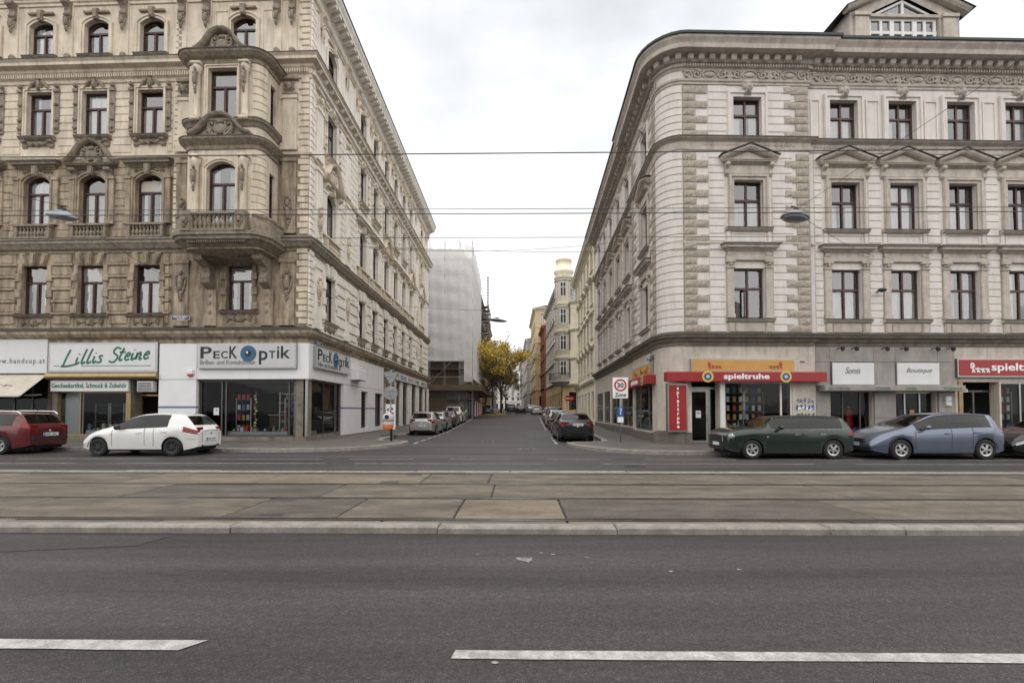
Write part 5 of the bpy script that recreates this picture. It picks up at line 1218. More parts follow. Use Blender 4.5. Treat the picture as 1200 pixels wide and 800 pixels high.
t, y, w, h = sign_box(FD,-4.7,-.7,3.12,3.66,-.02,.12,'yellow sign panel with red figures around the corner facing the side street','sign_yellow','alu',border=.05)
kids(t,-1.2,-.16,y,'letter_red'); kids(t,1.4,-.16,y,'letter_red',1,-1); kids(t,.1,-.12,y,'letter_black',.8)
fascia(FD,-6.6,-.35,'red shop fascia around the corner facing the side street',(-.2,1.35),(-1.0,2.2))
t = thing('vertical_sign','narrow red upright sign with white letters on the corner pier','sign',FR.world(.50,-.06,1.62),RA)
obj('sign_case', MB().box(-.42,.42,-.10,.12,-1.0,1.0), MAT['alu'], t); obj('sign_face', MB().bev(-.36,.36,-.115,-.09,-.93,.93,.004), MAT['sign_red'], t)
for i, c in enumerate('spieltruhe'):
    g = text_mb(c,.2,bold=.008); zc = .80-i*.176; g.v = [(p[0],p[1]-.12,p[2]+zc-.05) for p in g.v]; obj('lettering', g, MAT['letter_white'], t)
# graffiti on the pier
g = thing('graffiti','blue and white sprayed tags on the pier beside the toy shop window','graffiti',FR.world(5.98,-.02,1.62),RA)
rr = random.Random(5); L_ = []; L2 = []; L3 = []
for row, lst in ((.28,L_),(.0,L2),(-.34,L3)):
    for i in range(5):
        x = -.36+i*.16; lst.append([(x+rr.uniform(-.05,.05),row+rr.uniform(-.09,.12)) for _ in range(6)])
obj('tag_blue', strokes(L_,.03,0,.004), MAT['stripe_blue'], g); obj('tag_cyan', strokes(L2,.04,0,.004), MAT['traffic_blue'], g); obj('tag_pale', strokes(L3,.045,0,.004), MAT['copper_green'], g)
obj('tag_white', strokes([[(-.35,-.05),(-.1,.02),(.1,-.06),(.34,.0)]],.09,0,.003), MAT['letter_white'], g)
# grey boutique
rects = []
for (a,c) in ((6.42,7.06),(7.06,8.94),(8.94,9.86),(9.86,11.7),(11.7,12.36)):
    rects += [(a,c,3.55,4.18)]
    if (a,c) in ((6.42,7.06),(8.94,9.86),(11.7,12.36)): rects += [(a,c,2.55,3.55),(a,c,1.2,2.3),(a,c,.1,1.2)]
for (a,c,d,e) in rects: FRM.part('cladding_panel', MB().bev(a+.005,c-.005,-.09,.02,d+.005,e-.005,.008), MAT['clad_grey'])
FRM.part('canopy', MB().bev(6.52,12.42,-.55,.0,2.31,2.54,.02), MAT['clad_grey']).location.z += 0
for xx, c in ((6.65,12),(8.6,9),(9.9,6),(11.5,10)): FRM.part('canopy_lettering', marks(xx,xx+c*.075,2.36,2.46,c,-.553,c), MAT['copper_green'])
for a, c, s, lab in ((7.10,8.90,'Somis','white square board with a short grey italic name above the boutique window'),(9.87,11.70,'Boutique','white square board with a long grey italic word, near the downpipe')):
    t, y, w, h = sign_box(FRM,a,c,2.58,3.52,-.09,.06,lab,'sign_white','alu',border=.02)
    obj('lettering', fit(text_mb(s,shear=.35),-.35 if s == 'Somis' else -.52,.3 if s == 'Somis' else .58,.0,.27 if s == 'Somis' else .24,y), MAT['letter_grey'], t)
glazing(FRM,7.1,8.9,.35,2.3,[7.75,8.5],.2,'alu_dark',.05); glazing(FRM,9.9,11.66,.15,2.3,[10.45,11.1],.2,'alu',.06)
for i, x in enumerate((7.4,8.0,9.3,10.1,11.45,12.1)):
    t = thing('spot_lamp','small black spot lamp on a bracket above the boutique boards','lamp',FRM.world(x,-.08,4.12),RA,'spot lamps above the boutique')
    obj('bracket', MB().box(-.02,.02,-.3,.0,-.02,.02), MAT['black_metal'], t); obj('lamp_head', MB().lathe([(.03,-.14),(.07,-.12),(.08,.0),(.04,.05)],8,0,-.3), MAT['black_metal'], t)
t = thing('meter_box','small white box on the grey cladding under the canopy','box',FRM.world(12.05,-.09,1.9),RA); obj('housing', MB().bev(-.12,.12,-.1,.0,-.2,.2,.015), MAT['sign_white'], t); obj('lid_seam', MB().box(-.1,.1,-.103,-.09,-.01,.01), MAT['alu_dark'], t)
FRM.part('downpipe', MB().tube([(12.38,-.06,.1),(12.38,-.06,4.2)],.05,8), MAT['clad_grey'])
# second toy shop front
t, y, w, h = sign_box(FRM,12.48,17.6,2.92,3.70,-.02,.14,'red sign board with white figures and bold white lettering beside the boutique','sign_red','alu',border=.05)
obj('lettering', fit(text_mb('spieltruhe',bold=.02),-1.12,1.5,-.22,.2,y), MAT['letter_white'], t); kids(t,-1.95,-.2,y,'letter_white',1.25)
glazing(FRM,14.5,17.4,.4,2.72,[15.4],.1,'alu',.07); FRM.part('gold_jamb', MB().bev(12.62,12.8,-.05,.3,.1,2.75,.01), MAT['gold_anod'])
FRM.part('shop_door', MB().box(12.82,14.40,.34,.40,2.3,2.38).box(13.6,13.68,.34,.4,.15,2.3), MAT['alu_dark'])
glazing(FRM,18.2,23,.4,2.9,[20],.1,'alu',.07)
for fr, x, y, lab in ((FR,3.4,.9,'toy shelf with coloured boxes behind the toy shop display window'),(FR,4.4,1.2,'tall toy shelf at the back of the toy shop window'),(FD,-3.0,.9,'shelf of coloured boxes in the side window of the toy shop'),(FDM,-7.2,.9,'low display shelf in the second side street window'),(FRM,15.6,1.0,'shelf of coloured boxes in the window under the red sign board')):
    display_rack(fr,x,y,lab,5,'wood_board',wid=.9,hgt=1.9,z=.45 if fr in (FR,FRM) else .62)
name_plate(FD,-1.0,3.95,'blue enamel street name plate near the rounded corner above the yellow panel')
t = thing('wall_lamp','small dark bracket lamp fixed to the pale wall between first floor windows','lamp',FRM.world(9.18,-.04,6.55),RA)
obj('bracket', MB().box(-.03,.03,-.25,.0,-.03,.03), MAT['black_metal'], t); obj('lamp_head', MB().ball((0,-.28,0),(.18,.12,.09),10,6), MAT['black_metal'], t)

def goods(fr, x0, x1, y, z, label, n, cols, hmax=.5, group=None):
    t = thing('window_display', label, 'display', fr.world((x0+x1)/2,y,z), fr.a, group); w = x1-x0; rr = random.Random(n*7+int(x0*10))
    obj('display_plinth', MB().bev(-w/2,w/2,-.18,.2,0,.22,.01), MAT['sign_grey'], t)
    for i in range(n):
        x = -w/2+w*(i+.5)/n; h = rr.uniform(.12,hmax); bw = w/n*rr.uniform(.3,.42); k = rr.randint(0,2)
        if k == 0: obj('display_item', MB().bev(x-bw,x+bw,-.10,.08,.221,.22+h,.01), MAT[rr.choice(cols)], t)
        elif k == 1: obj('display_item', MB().lathe([(bw*.7,0),(bw*.9,h*.3),(bw*.4,h*.7),(bw*.5,h)],10).xf(Matrix.Translation((x,0,.221))), MAT[rr.choice(cols)], t, smooth=True)
        else: obj('display_item', MB().ball((x,0,.221+bw*.8),(bw*.8,bw*.8,bw*.8),10,7), MAT[rr.choice(cols)], t, smooth=True)
    return t
TC = ['traffic_red','disc_yellow','traffic_blue','sign_white','letter_green','blind','wood_board']
goods(FR,2.7,4.8,.42,.45,'row of coloured toys on a plinth in the toy shop display window',12,TC); goods(FD,-4.5,-1.2,.45,.58,'row of toys in the side street window of the toy shop',16,TC)
goods(FDM,-8.7,-5.8,.45,.62,'boxes and balls in the first long side street window',12,TC); goods(FRM,14.7,17.2,.45,.42,'row of toys behind the window under the red sign board',12,TC)
goods(FL,-4.0,-1.0,.42,.31,'spectacle cases on a low plinth in the optician window',14,['sign_white','letter_black','blind','traffic_red','sign_grey'],.3); goods(FS,.5,4.0,.42,.31,'spectacle stands in the optician window facing the side street',14,['sign_white','letter_black','blind','sign_grey','traffic_blue'],.45)
goods(FL,-10.8,-8.7,.45,.36,'minerals and gift boxes in the gift shop window',12,['blind','stripe_blue','sign_white','wood_board','sign_grey'],.35); goods(FRM,7.2,8.8,.5,.36,'folded clothes in the boutique window',7,['sign_white','letter_black','blind','stripe_blue'],.3)
def mannequin(fr, x, y, z, label, m):
    t = thing('mannequin', label, 'mannequin', fr.world(x,y,z), fr.a)
    obj('dress', MB().lathe([(.24,.55),(.2,.75),(.13,1.02),(.17,1.22),(.18,1.38),(.07,1.47)],12).xf(Matrix.Diagonal((1,.65,1,1))), MAT[m], t, smooth=True); obj('stand', MB().tube([(0,0,0),(0,0,.6)],.02,6).lathe([(.16,0),(.16,.02),(.03,.03)],12), MAT['alu'], t); obj('neck', MB().lathe([(.06,1.45),(.05,1.55),(.0,1.58)],10), MAT['blind'], t, smooth=True)
mannequin(FRM,7.5,.9,.14,'dress form in a pale dress in the boutique window','sign_white'); mannequin(FRM,8.65,1.0,.14,'dress form in a dark red dress in the boutique window','traffic_red'); mannequin(FRM,11.3,1.2,.14,'dress form in a blue dress behind the boutique door','stripe_blue')
def sticker(fr, x, z, w, h, m, label, y=.06):
    t = thing('window_notice', label, 'notice', fr.world(x,y,z), fr.a); obj('paper', MB().box(-w/2,w/2,-.004,0,0,h), MAT[m], t); obj('print', marks(-w*.38,w*.38,h*.55,h*.8,6,-.005,int(w*100)), MAT['letter_grey'], t)
sticker(FR,1.55,1.2,.22,.3,'sign_white','white notice taped to the toy shop door',.30); sticker(FL,-4.3,1.3,.25,.34,'sign_white','white notice on the optician door'); sticker(FRM,10.75,1.25,.2,.28,'sign_yellow','small yellow notice on the boutique door',.16); sticker(FRM,13.2,2.3,.35,.14,'sign_white','white notice above the dark shop entrance',.32)
# ---------------------------------------------------------------- houses along the side street
def simple_window(w, h):
    b = MB(); f = .08
    b.box(-w/2,-w/2+f,-.03,.05,0,h).box(w/2-f,w/2,-.03,.05,0,h).box(-w/2+f,w/2-f,-.03,.05,0,f).box(-w/2+f,w/2-f,-.03,.05,h-f,h).box(-.04,.04,-.03,.05,f,h-f).box(-w/2+f,w/2-f,-.03,.05,h*.62,h*.62+.08); return b
def house(name, label, A, length, side, ang, ztop, floors, wm, tm, fm='frame_white', pitch=2.7, base=4.4, zb=0.0, near=0.0, simple=True, group=None, hoods=True, basem=None):
    """A: near corner of the street wall; near: width of the end wall that faces back down the street"""
    b = thing(name, label, 'building', (A[0],A[1],0), 0, group); W, T = MAT[wm], MAT[tm]
    fr = Frame(b,0,0,R(-90)+ang if side == 'R' else R(90)+ang); sg = -1 if side == 'R' else 1
    fe = Frame(b,0,0,0)
    def rng(a, c): return (min(a,c), max(a,c))
    fh = (ztop-.9-base-zb)/floors
    jobs = [(fr, sg, length)]+([(fe, 1 if side == 'R' else -1, near)] if near > 1 else [])
    if 0 < near <= 1: pass
    for f, s, ln in jobs:
        n = max(1, int(ln/pitch)); xs = [s*(ln*(i+.5)/n) for i in range(n)]
        for k in range(floors):
            z0, z1 = base+zb+k*fh, base+zb+(k+1)*fh; w, h = 1.05, fh*.55; zz = z0+fh*.24
            x0, x1 = rng(0, s*ln)
            f.part('wall', hole_wall(x0,x1,z0,z1,[(x-w/2,x+w/2,zz,zz+h) for x in xs],.25), W)
            for x in xs:
                if simple:
                    o = share(f, ('window','far',w,round(h,2),fm), lambda: simple_window(w,h), MAT[fm], x, .18, zz)
                    obj('pane', mcopy(cached(('pane','far',w,round(h,2)), lambda: MB().quad((-w/2+.05,.02,.05),(w/2-.05,.02,.05),(w/2-.05,.02,h-.05),(-w/2+.05,.02,h-.05))), MAT['window_glass']), MAT['window_glass'], o)
                else: window(f, x, zz, w, h, 0, 'X', fm, .2)
                share(f, ('window_surround','far',w,round(h,2)), lambda: architrave(w,h,.17,.09), T, x, 0, zz)
                share(f, ('window_sill','far'), lambda: MB().box(-.8,.8,-.16,.01,-.14,-.02), T, x, 0, zz)
                if hoods and k < floors-1: share(f, ('hood_cornice','far',k%2), (lambda: boxhood(2.0,.26,.26)) if k % 2 else (lambda: pediment(2.0,.5)), T, x, 0, zz+h+.25)
            f.part('string_course', MB().box(x0,x1,-.10,.01,z1-.12,z1+.02), T)
        x0, x1 = rng(0, s*ln)
        f.part('base_wall', hole_wall(x0,x1,-.2,base+zb,[(x-.8,x+.8,zb+.7,zb+3.3) for x in xs],.3), MAT[basem or wm])
        for x in xs:
            o = share(f, ('shop_window','far'), lambda: simple_window(1.6,2.6), MAT['frame_brown'], x, .2, zb+.7)
            obj('pane', mcopy(cached(('pane','shopfar'), lambda: MB().quad((-.75,.02,.05),(.75,.02,.05),(.75,.02,2.55),(-.75,.02,2.55))), MAT['shop_glass']), MAT['shop_glass'], o)
        f.part('base_cornice', MB().sweep([(x0,0),(x1,0)], cprof(base+zb-.4,.4,.3)), T)
        f.part('main_cornice', MB().sweep([(x0,0),(x1,0)], cprof(ztop-.9,.9,.65)), T)
        rooms(f, x0+.1, x1-.1, [zb,base+zb]+[base+zb+(k+1)*fh for k in range(floors)], 1.2)
    p, q = fr.pt(0,0), fr.pt(sg*length,0); back = 12 if side == 'R' else -12
    obj('roof', MB().add([(p[0],p[1],ztop-.05),(q[0],q[1],ztop-.05),(q[0]+back,q[1],ztop+2),(p[0]+back,p[1],ztop+2)],[(0,1,2,3)]), MAT['roof_tin'], b)
    if near <= 1: obj('gable_wall', MB().quad((p[0],p[1],-.2),(p[0]+back,p[1],-.2),(p[0]+back,p[1],ztop),(p[0],p[1],ztop)), W, b)
    else: obj('gable_wall', MB().quad((q[0],q[1],-.2),(q[0]+back,q[1],-.2),(q[0]+back,q[1],ztop),(q[0],q[1],ztop)), W, b)
    return b, fr
SLO = R(-2.6)
hb, hf = house('cream_house','cream house with white carved trim adjoining the pale corner house',(7.29,40.65),17.0,'R',SLO,17.6,4,'cream','cream_trim','frame_brown',2.6,4.4,0,0,False)
# its canted bay at the far end
cp = [(-16.6,0),(-16.2,-.9),(-14.2,-.9),(-13.8,0)]
o = hf.part('bay_front', MB().sweep(cp,[(0,4.6),(0,14.5)],False), MAT['cream'])
for z in (4.5,7.6,11.0,14.3): obj('bay_band', MB().sweep(cp, cprof(z,.35,.25)), MAT['cream_trim'], o)
for z in (5.5,9.0,12.2):
    for x in (-15.2,): obj('bay_window', simple_window(1.0,1.9).xf(Matrix.Translation((x,-.93,z))), MAT['frame_brown'], o); obj('bay_pane', MB().quad((-15.65,-.92,z+.05),(-14.75,-.92,z+.05),(-14.75,-.92,z+1.85),(-15.65,-.92,z+1.85)), MAT['window_glass'], o)
hb2, hf2 = house('turret_house','yellowish house with a round corner turret and a dark balcony',(7.35,67.0),27.0,'R',R(.8),21.0,4,'cream','grey_house','frame_white',2.6,5.2,1.0,7.0,True,basem='ochre')
tr = obj('turret', MB().lathe([(1.2,5.6),(1.2,21.4),(1.45,21.6),(1.5,22.0),(1.1,22.1),(1.1,23.3),(1.2,23.35),(1.2,23.55),(.2,24.4)],20), MAT['cream'], hb2, (.2,-.1,0), 0, True)
for z in (9.3,13.1,17.0,20.9): obj('turret_band', MB().lathe([(1.21,z-.3),(1.37,z-.2),(1.43,z),(1.21,z+.1)],20,cap=False), MAT['cream_trim'], tr)
for k, z in enumerate((6.6,10.3,14.1,18.0)):
    for a in (-100,-35,-165):
        q = (1.22*math.cos(R(a)), 1.22*math.sin(R(a))); w_ = obj('turret_window', simple_window(.9,2.1), MAT['frame_white'], tr, (q[0],q[1],z), R(a+90)); obj('turret_pane', MB().quad((-.42,.03,.05),(.42,.03,.05),(.42,.03,2.05),(-.42,.03,2.05)), MAT['letter_black'], tr, (q[0],q[1],z), R(a+90))
        obj('turret_hood', boxhood(1.3,.22,.2), MAT['grey_house'], tr, (1.17*math.cos(R(a)),1.17*math.sin(R(a)),z+2.2), R(a+90))
rail = MB()
for i in range(40): a = R(-200+i*5.3); rail.tube([(2.1*math.cos(a),2.1*math.sin(a),5.9),(2.1*math.cos(a),2.1*math.sin(a),6.85)],.025,4)
rail.tube([(2.1*math.cos(R(-200+i*5.3)),2.1*math.sin(R(-200+i*5.3)),6.9) for i in range(40)],.05,5)
obj('balcony_rail', rail, MAT['black_metal'], tr); obj('balcony_slab', MB().lathe([(1.2,5.2),(1.7,5.5),(2.2,5.7),(2.2,5.9),(1.3,5.92)],20), MAT['grey_house'], tr)
house('brick_house','narrow dark red house front beyond the turret house',(6.9,98.0),12,'R',0,20.0,4,'brick_red','brick_red','frame_white',2.7,5,1.6,6)
house('ochre_house','tall ochre house beyond the red house front',(5.7,112.0),26,'R',0,27.0,5,'ochre','cream_trim','frame_white',2.7,5,1.9,7)
house('far_grey_house','grey house with a dark roof far down the side street',(4.6,141.0),32,'R',0,24,4,'grey_house','pale_house','frame_white',2.8,5,2.2,7)
house('far_pale_house','pale house near the end of the side street',(3.9,176.0),46,'R',0,22,4,'pale_house','grey_house','frame_white',3,5,2.2,7)
house('end_house','white house closing the end of the side street',(4.5,236.0),10,'R',0,15.0,3,'pale_house','grey_house','frame_brown',3,4.5,2.2,0,True)
eb, ef = house('end_house','white house front facing down the street at its far end',(-12.0,232.0),10,'R',0,14.5,3,'pale_house','pale_house','frame_brown',2.6,4.5,2.2,16.5)
house('orange_house','orange rendered house behind the scaffolding',(-6.0,93.0),34,'L',0,22.5,5,'orange_house','cream_trim','frame_white',2.8,5,1.5,5.0)
house('far_left_house','tall grey house far along the street behind the trees',(-6.4,128.5),60,'L',0,21,4,'grey_house','pale_house','frame_white',2.9,5,2.2,4.0)
# house in scaffolding
SBX, SBY, SZ = -6.2, 58.8, gz(58)
nb = thing('scaffolded_house','old grey house front standing behind scaffold netting','building',(SBX,SBY,0))
fe = Frame(nb,0,0,0); fs = Frame(nb,0,0,R(90)); wz = [(x, z) for x in (-5.4,-3.4,-1.4) for z in (5.2,9.0,12.8,16.5)]
fe.part('wall', hole_wall(-9,0,-.2,22.0,[(x-.55,x+.55,z,z+2.1) for x, z in wz],.25), MAT['grey_house']); fs.part('wall', hole_wall(0,30,-.2,22.0,[(x-.55,x+.55,z,z+2.1) for x in (3,6,9,12,15,18,21,24,27) for z in (5.2,9.0,12.8,16.5)],.25), MAT['grey_house'])
for x, z in wz: w_ = share(fe, ('window','sc'), lambda: simple_window(1.1,2.1), MAT['frame_white'], x, .18, z); obj('pane', MB().quad((-.5,.02,.05),(.5,.02,.05),(.5,.02,2.05),(-.5,.02,2.05)), MAT['window_glass'], w_)
rooms(fe,-9,0,[0,4.5,8.5,12.3,16,20]); rooms(fs,0,30,[0,4.5,8.5,12.3,16,20]); obj('roof', MB().box(-9,0,0,30,22.0,22.3), MAT['roof_tin'], nb)
sf = thing('scaffold','steel scaffold wrapped in grey netting with timber boards below','scaffold',(SBX,SBY,SZ))
def netmat():
    m = bpy.data.materials.new('scaffold_net'); m.use_nodes = True; t = m.node_tree; t.nodes.clear(); ln = t.links.new; MAT['scaffold_net'] = m
    o = t.nodes.new('ShaderNodeOutputMaterial'); mi = t.nodes.new('ShaderNodeMixShader'); tr_ = t.nodes.new('ShaderNodeBsdfTransparent'); ad = t.nodes.new('ShaderNodeMixShader'); di = t.nodes.new('ShaderNodeBsdfDiffuse'); tl = t.nodes.new('ShaderNodeBsdfTranslucent')
    g = t.nodes.new('ShaderNodeNewGeometry'); n = t.nodes.new('ShaderNodeTexNoise'); n.inputs['Scale'].default_value = 3.5; n.inputs['Detail'].default_value = 6; ln(g.outputs['Position'], n.inputs['Vector'])
    r = t.nodes.new('ShaderNodeValToRGB'); r.color_ramp.elements[0].position = .35; r.color_ramp.elements[1].position = .65; r.color_ramp.elements[0].color = (.88,.87,.865,1); r.color_ramp.elements[1].color = (.94,.935,.93,1)
    ln(n.outputs['Fac'], r.inputs['Fac']); ln(r.outputs[0], di.inputs['Color']); ln(r.outputs[0], tl.inputs['Color']); ad.inputs['Fac'].default_value = .3; ln(di.outputs[0], ad.inputs[1]); ln(tl.outputs[0], ad.inputs[2])
    mi.inputs['Fac'].default_value = .86; ln(tr_.outputs[0], mi.inputs[1]); ln(ad.outputs[0], mi.inputs[2]); ln(mi.outputs[0], o.inputs['Surface'])
netmat()
def net(x0, x1, z0, z1, fixed, axis, seed, nx=14, nzv=24):
    rr = random.Random(seed); v = []
    for j in range(nzv+1):
        for i in range(nx+1):
            u = x0+(x1-x0)*i/nx; z = z0+(z1-z0)*j/nzv; d = -.07*abs(math.sin(math.pi*z/2.0))*(.6+.4*math.sin(u*1.3+seed))+.05*math.sin(u*5.1+z*.25+seed)+.03*math.sin(z*3.0+u*.9)+.02*rr.uniform(-1,1)
            if j == nzv: z += .15*math.sin(i*.9)
            v.append((u, fixed+d, z) if axis == 'x' else (fixed-d, u, z))
    return MB().add(v, [(j*(nx+1)+i, j*(nx+1)+i+1, (j+1)*(nx+1)+i+1, (j+1)*(nx+1)+i) for j in range(nzv) for i in range(nx)])
YF, XF = -1.25, 1.25
obj('netting', net(-6.0,-4.3,4.0,21.3,YF,'x',1,10,70), MAT['scaffold_net'], sf, smooth=True); obj('netting', net(-4.3,.2,7.2,21.4,YF,'x',2,26,60), MAT['scaffold_net'], sf, smooth=True); obj('netting', net(.2,XF,4.6,21.8,YF-.05,'x',3,8,70), MAT['scaffold_net'], sf, smooth=True)
obj('netting', net(-1.25,14.0,5.0,21.8,XF,'y',4,60,60), MAT['scaffold_net'], sf, smooth=True)
for z in (2.4,4.2,6.2,8.2,10.2,12.2,14.2,16.2,18.2,20.2):
    obj('scaffold_deck', MB().box(-6.2,XF-.1,-1.15,-.25,z-.06,z), MAT['wood_board'], sf); obj('scaffold_deck', MB().box(.25,XF-.12,-.24,29,z-.05,z+.01), MAT['wood_board'], sf)
    obj('guard_rail', MB().tube([(-6.2,-1.18,z+1.0),(XF-.06,-1.18,z+1.0)],.03,6), MAT['galv'], sf); obj('guard_rail', MB().tube([(XF-.06,-1.18,z+1.0),(XF-.06,29,z+1.0)],.03,6), MAT['galv'], sf)
for x in (-6.1,-4.2,-2.3,-.4,XF-.06):
    for y in (-1.18,-.25): obj('scaffold_pole', MB().tube([(x,y,0),(x,y,22.6)],.035,6), MAT['galv'], sf)
for y in range(1,30,3):
    for x in (.3,XF-.06): obj('scaffold_pole', MB().tube([(x,y,0),(x,y,22.4 if y < 16 else 19+2*math.sin(y))],.035,6), MAT['galv'], sf)
for x0, x1, z in ((-4.2,-2.3,4.2),(-2.3,-.4,6.2),(-.4,XF-.06,4.2)): obj('scaffold_brace', MB().tube([(x0,-1.2,z),(x1,-1.2,z+2)],.03,6), MAT['galv'], sf)
for k in range(10): obj('hoarding_board', MB().bev(-6.2,-2.0,-1.34,-1.28,.5+k*.245,.5+k*.245+.225,.012), MAT['wood_board'], sf)
for k in range(12): obj('facade_board', MB().bev(-4.2,-.6,-.24,-.16,4.35+k*.245,4.35+k*.245+.225,.012), MAT['wood_board'], sf)
obj('canopy_deck', MB().box(-6.3,XF+1.3,-2.4,-.2,3.45,3.62).box(-6.3,XF+1.3,-2.42,-2.36,3.62,4.2), MAT['wood_board'], sf); obj('canopy_deck', MB().box(.2,XF+1.3,-.19,28,3.45,3.62), MAT['wood_board'], sf)
for k in range(9): y = 1.2+k*2.2; obj('warning_board', MB().box(XF+.1,XF+.16,y,y+.9,.2,2.2), MAT['traffic_red' if k % 2 else 'letter_white'], sf)
for y in (17,20,23,26):
    for z in (14.2,16.2,18.2): obj('loading_platform', MB().box(XF,XF+1.0,y-.8,y+.6,z-.2,z-.05).box(XF+.92,XF+1.0,y-.8,y+.6,z-.05,z+.9), MAT['alu_dark'], sf)
# thin striped mast
ms = thing('lattice_mast','thin dashed mast rising above the orange house against the sky','mast',(-8.4,160.0,gz(160)))
obj('mast_core', MB().tube([(0,0,0),(0,0,46.5)],.09,6), MAT['galv'], ms)
for i in range(30): obj('mast_section', MB().box(-.28,.28,-.28,.28,16+i*1.02,16.52+i*1.02), MAT['alu_dark'], ms)
# ---------------------------------------------------------------- trees
def tree(label, loc, h, spread, mats, leaves, seed, bare=.0, lean=(0,0), base=.35, trunk=.18):
    rr = random.Random(seed); t = thing('street_tree', label, 'tree', loc, 0, 'trees on the island of the side street'); tips = []; wood = MB(); limbs = MB()
    top = Vector((lean[0], lean[1], h*base)); tr = [Vector((0,0,-.1)), Vector((lean[0]*.3,lean[1]*.3,h*base*.35)), Vector((lean[0]*.75,lean[1]*.75,h*base*.7)), top]
    wood.tube(tr, [trunk,trunk*.85,trunk*.75,trunk*.65], 8)
    def grow(p, d, ln, r, lv):
        q = p+d*ln*.5+Vector((rr.uniform(-.1,.1),rr.uniform(-.1,.1),rr.uniform(0,.12)))*ln; e = q+(d+Vector((rr.uniform(-.25,.25),rr.uniform(-.25,.25),rr.uniform(-.05,.3)))).normalized()*ln*.5
        limbs.tube([p,q,e],[r,r*.8,r*.55],5,False)
        if lv == 0: tips.append(e); tips.append(q); return
        for k in range(rr.randint(3,4)):
            a = rr.uniform(0,6.28); nd = (d*.75+Vector((math.cos(a),math.sin(a),rr.uniform(-.15,.6)))*.75).normalized(); grow(e if k < 3 else q, nd, ln*rr.uniform(.6,.78), r*.55, lv-1)
    n = 6
    for k in range(n):
        a = 2*math.pi*k/n+rr.uniform(-.4,.4); d = Vector((math.cos(a)*spread,math.sin(a)*spread,1.0*rr.uniform(.6,1.3))).normalized(); grow(tr[3]-Vector((0,0,rr.uniform(0,h*.12))), d, h*.27*rr.uniform(.8,1.15), trunk*.42, 3)
    grow(top, Vector((.05,0,1)), h*.27, trunk*.5, 3)
    obj('trunk', wood, MAT['bark'], t, smooth=True); obj('limbs', limbs, MAT['bark'], t)
    rr.shuffle(tips); zs = sorted(p.z for p in tips); cut = zs[int(len(zs)*(1-bare))-1] if bare > 0 else 1e9
    for mi, m in enumerate(mats):
        b = MB()
        for _ in range(leaves//len(mats)):
            p = tips[int(rr.random()**1.0*len(tips)*.62)*1 % len(tips)]
            if p.z > cut and rr.random() < .93: continue
            c = p+Vector((rr.gauss(0,.32),rr.gauss(0,.32),rr.gauss(0,.26))); s = rr.uniform(.07,.17)
            u = Vector((rr.gauss(0,1),rr.gauss(0,1),rr.gauss(0,1))).normalized(); w_ = u.orthogonal().normalized()*s; v_ = u.cross(w_).normalized()*s*.7
            b.add([c-w_,c-v_,c+w_,c+v_],[(0,1,2,3)])
        obj('crown', b, MAT[m], t)
    return t
tree('yellow autumn tree leaning over the kerb at the island tip',(-4.3,70.5,gz(70)+.12),11.8,.85,['leaf_yellow','leaf_gold','leaf_yellow','leaf_green'],12000,3,.06,(.6,0),.36)
tree('half bare brown tree with thin twigs behind the yellow tree',(-1.9,79,gz(79)+.12),14.0,.7,['leaf_brown','leaf_gold'],2600,11,.45,(0,0),.34)
tree('olive brown tree in the middle of the row on the island',(-3.6,86,gz(86)+.12),11.5,.8,['leaf_brown','leaf_green','leaf_gold'],6000,19,.05)
tree('dark olive tree near the far end of the island',(-2.2,95,gz(95)+.12),9.0,.8,['leaf_green','leaf_brown'],6000,23,.0)
tree('dark brown tree farthest along the planted island',(-1.5,106,gz(106)+.12),9.0,.8,['leaf_brown','leaf_green'],5000,29,.0)
# ---------------------------------------------------------------- cars
def wheel_mesh(r, w):
    pr = [(r*.62,-w*.42),(r*.66,-w*.5),(r*.93,-w*.5),(r,-w*.38),(r,w*.38),(r*.93,w*.5),(r*.66,w*.5),(r*.62,w*.42)]
    return MB().lathe(pr, 28, cap=False).xf(Matrix.Rotation(R(90),4,'X'))
def rim_mesh(r, w, n):
    b = MB(); b.lathe([(r*.56,-w*.1),(r*.64,-w*.44),(r*.58,-w*.44),(r*.52,-w*.1)],24,cap=False)
    for i in range(n):
        a = 2*math.pi*i/n; s = MB()
        s.add([(r*.10,-r*.085,w*.44),(r*.58,-r*.13,w*.40),(r*.58,r*.13,w*.40),(r*.10,r*.085,w*.44),(r*.10,-r*.085,w*.3),(r*.58,-r*.13,w*.28),(r*.58,r*.13,w*.28),(r*.10,r*.085,w*.3)],[(0,1,2,3),(0,4,5,1),(2,6,7,3),(1,5,6,2)]); s.xf(Matrix.Rotation(a,4,'Z')); b.merge(s)
    b.lathe([(.0,w*.46),(r*.14,w*.45),(r*.17,w*.3)],12,cap=False); b.lathe([(r*.50,w*.41),(r*.63,w*.47),(r*.66,w*.44)],24,cap=False); return b
def backplate(r, w): return MB().lathe([(0,-w*.2),(r*.6,-w*.2)],20,cap=False).lathe([(0,w*.12),(r*.6,w*.12)],20,cap=False)
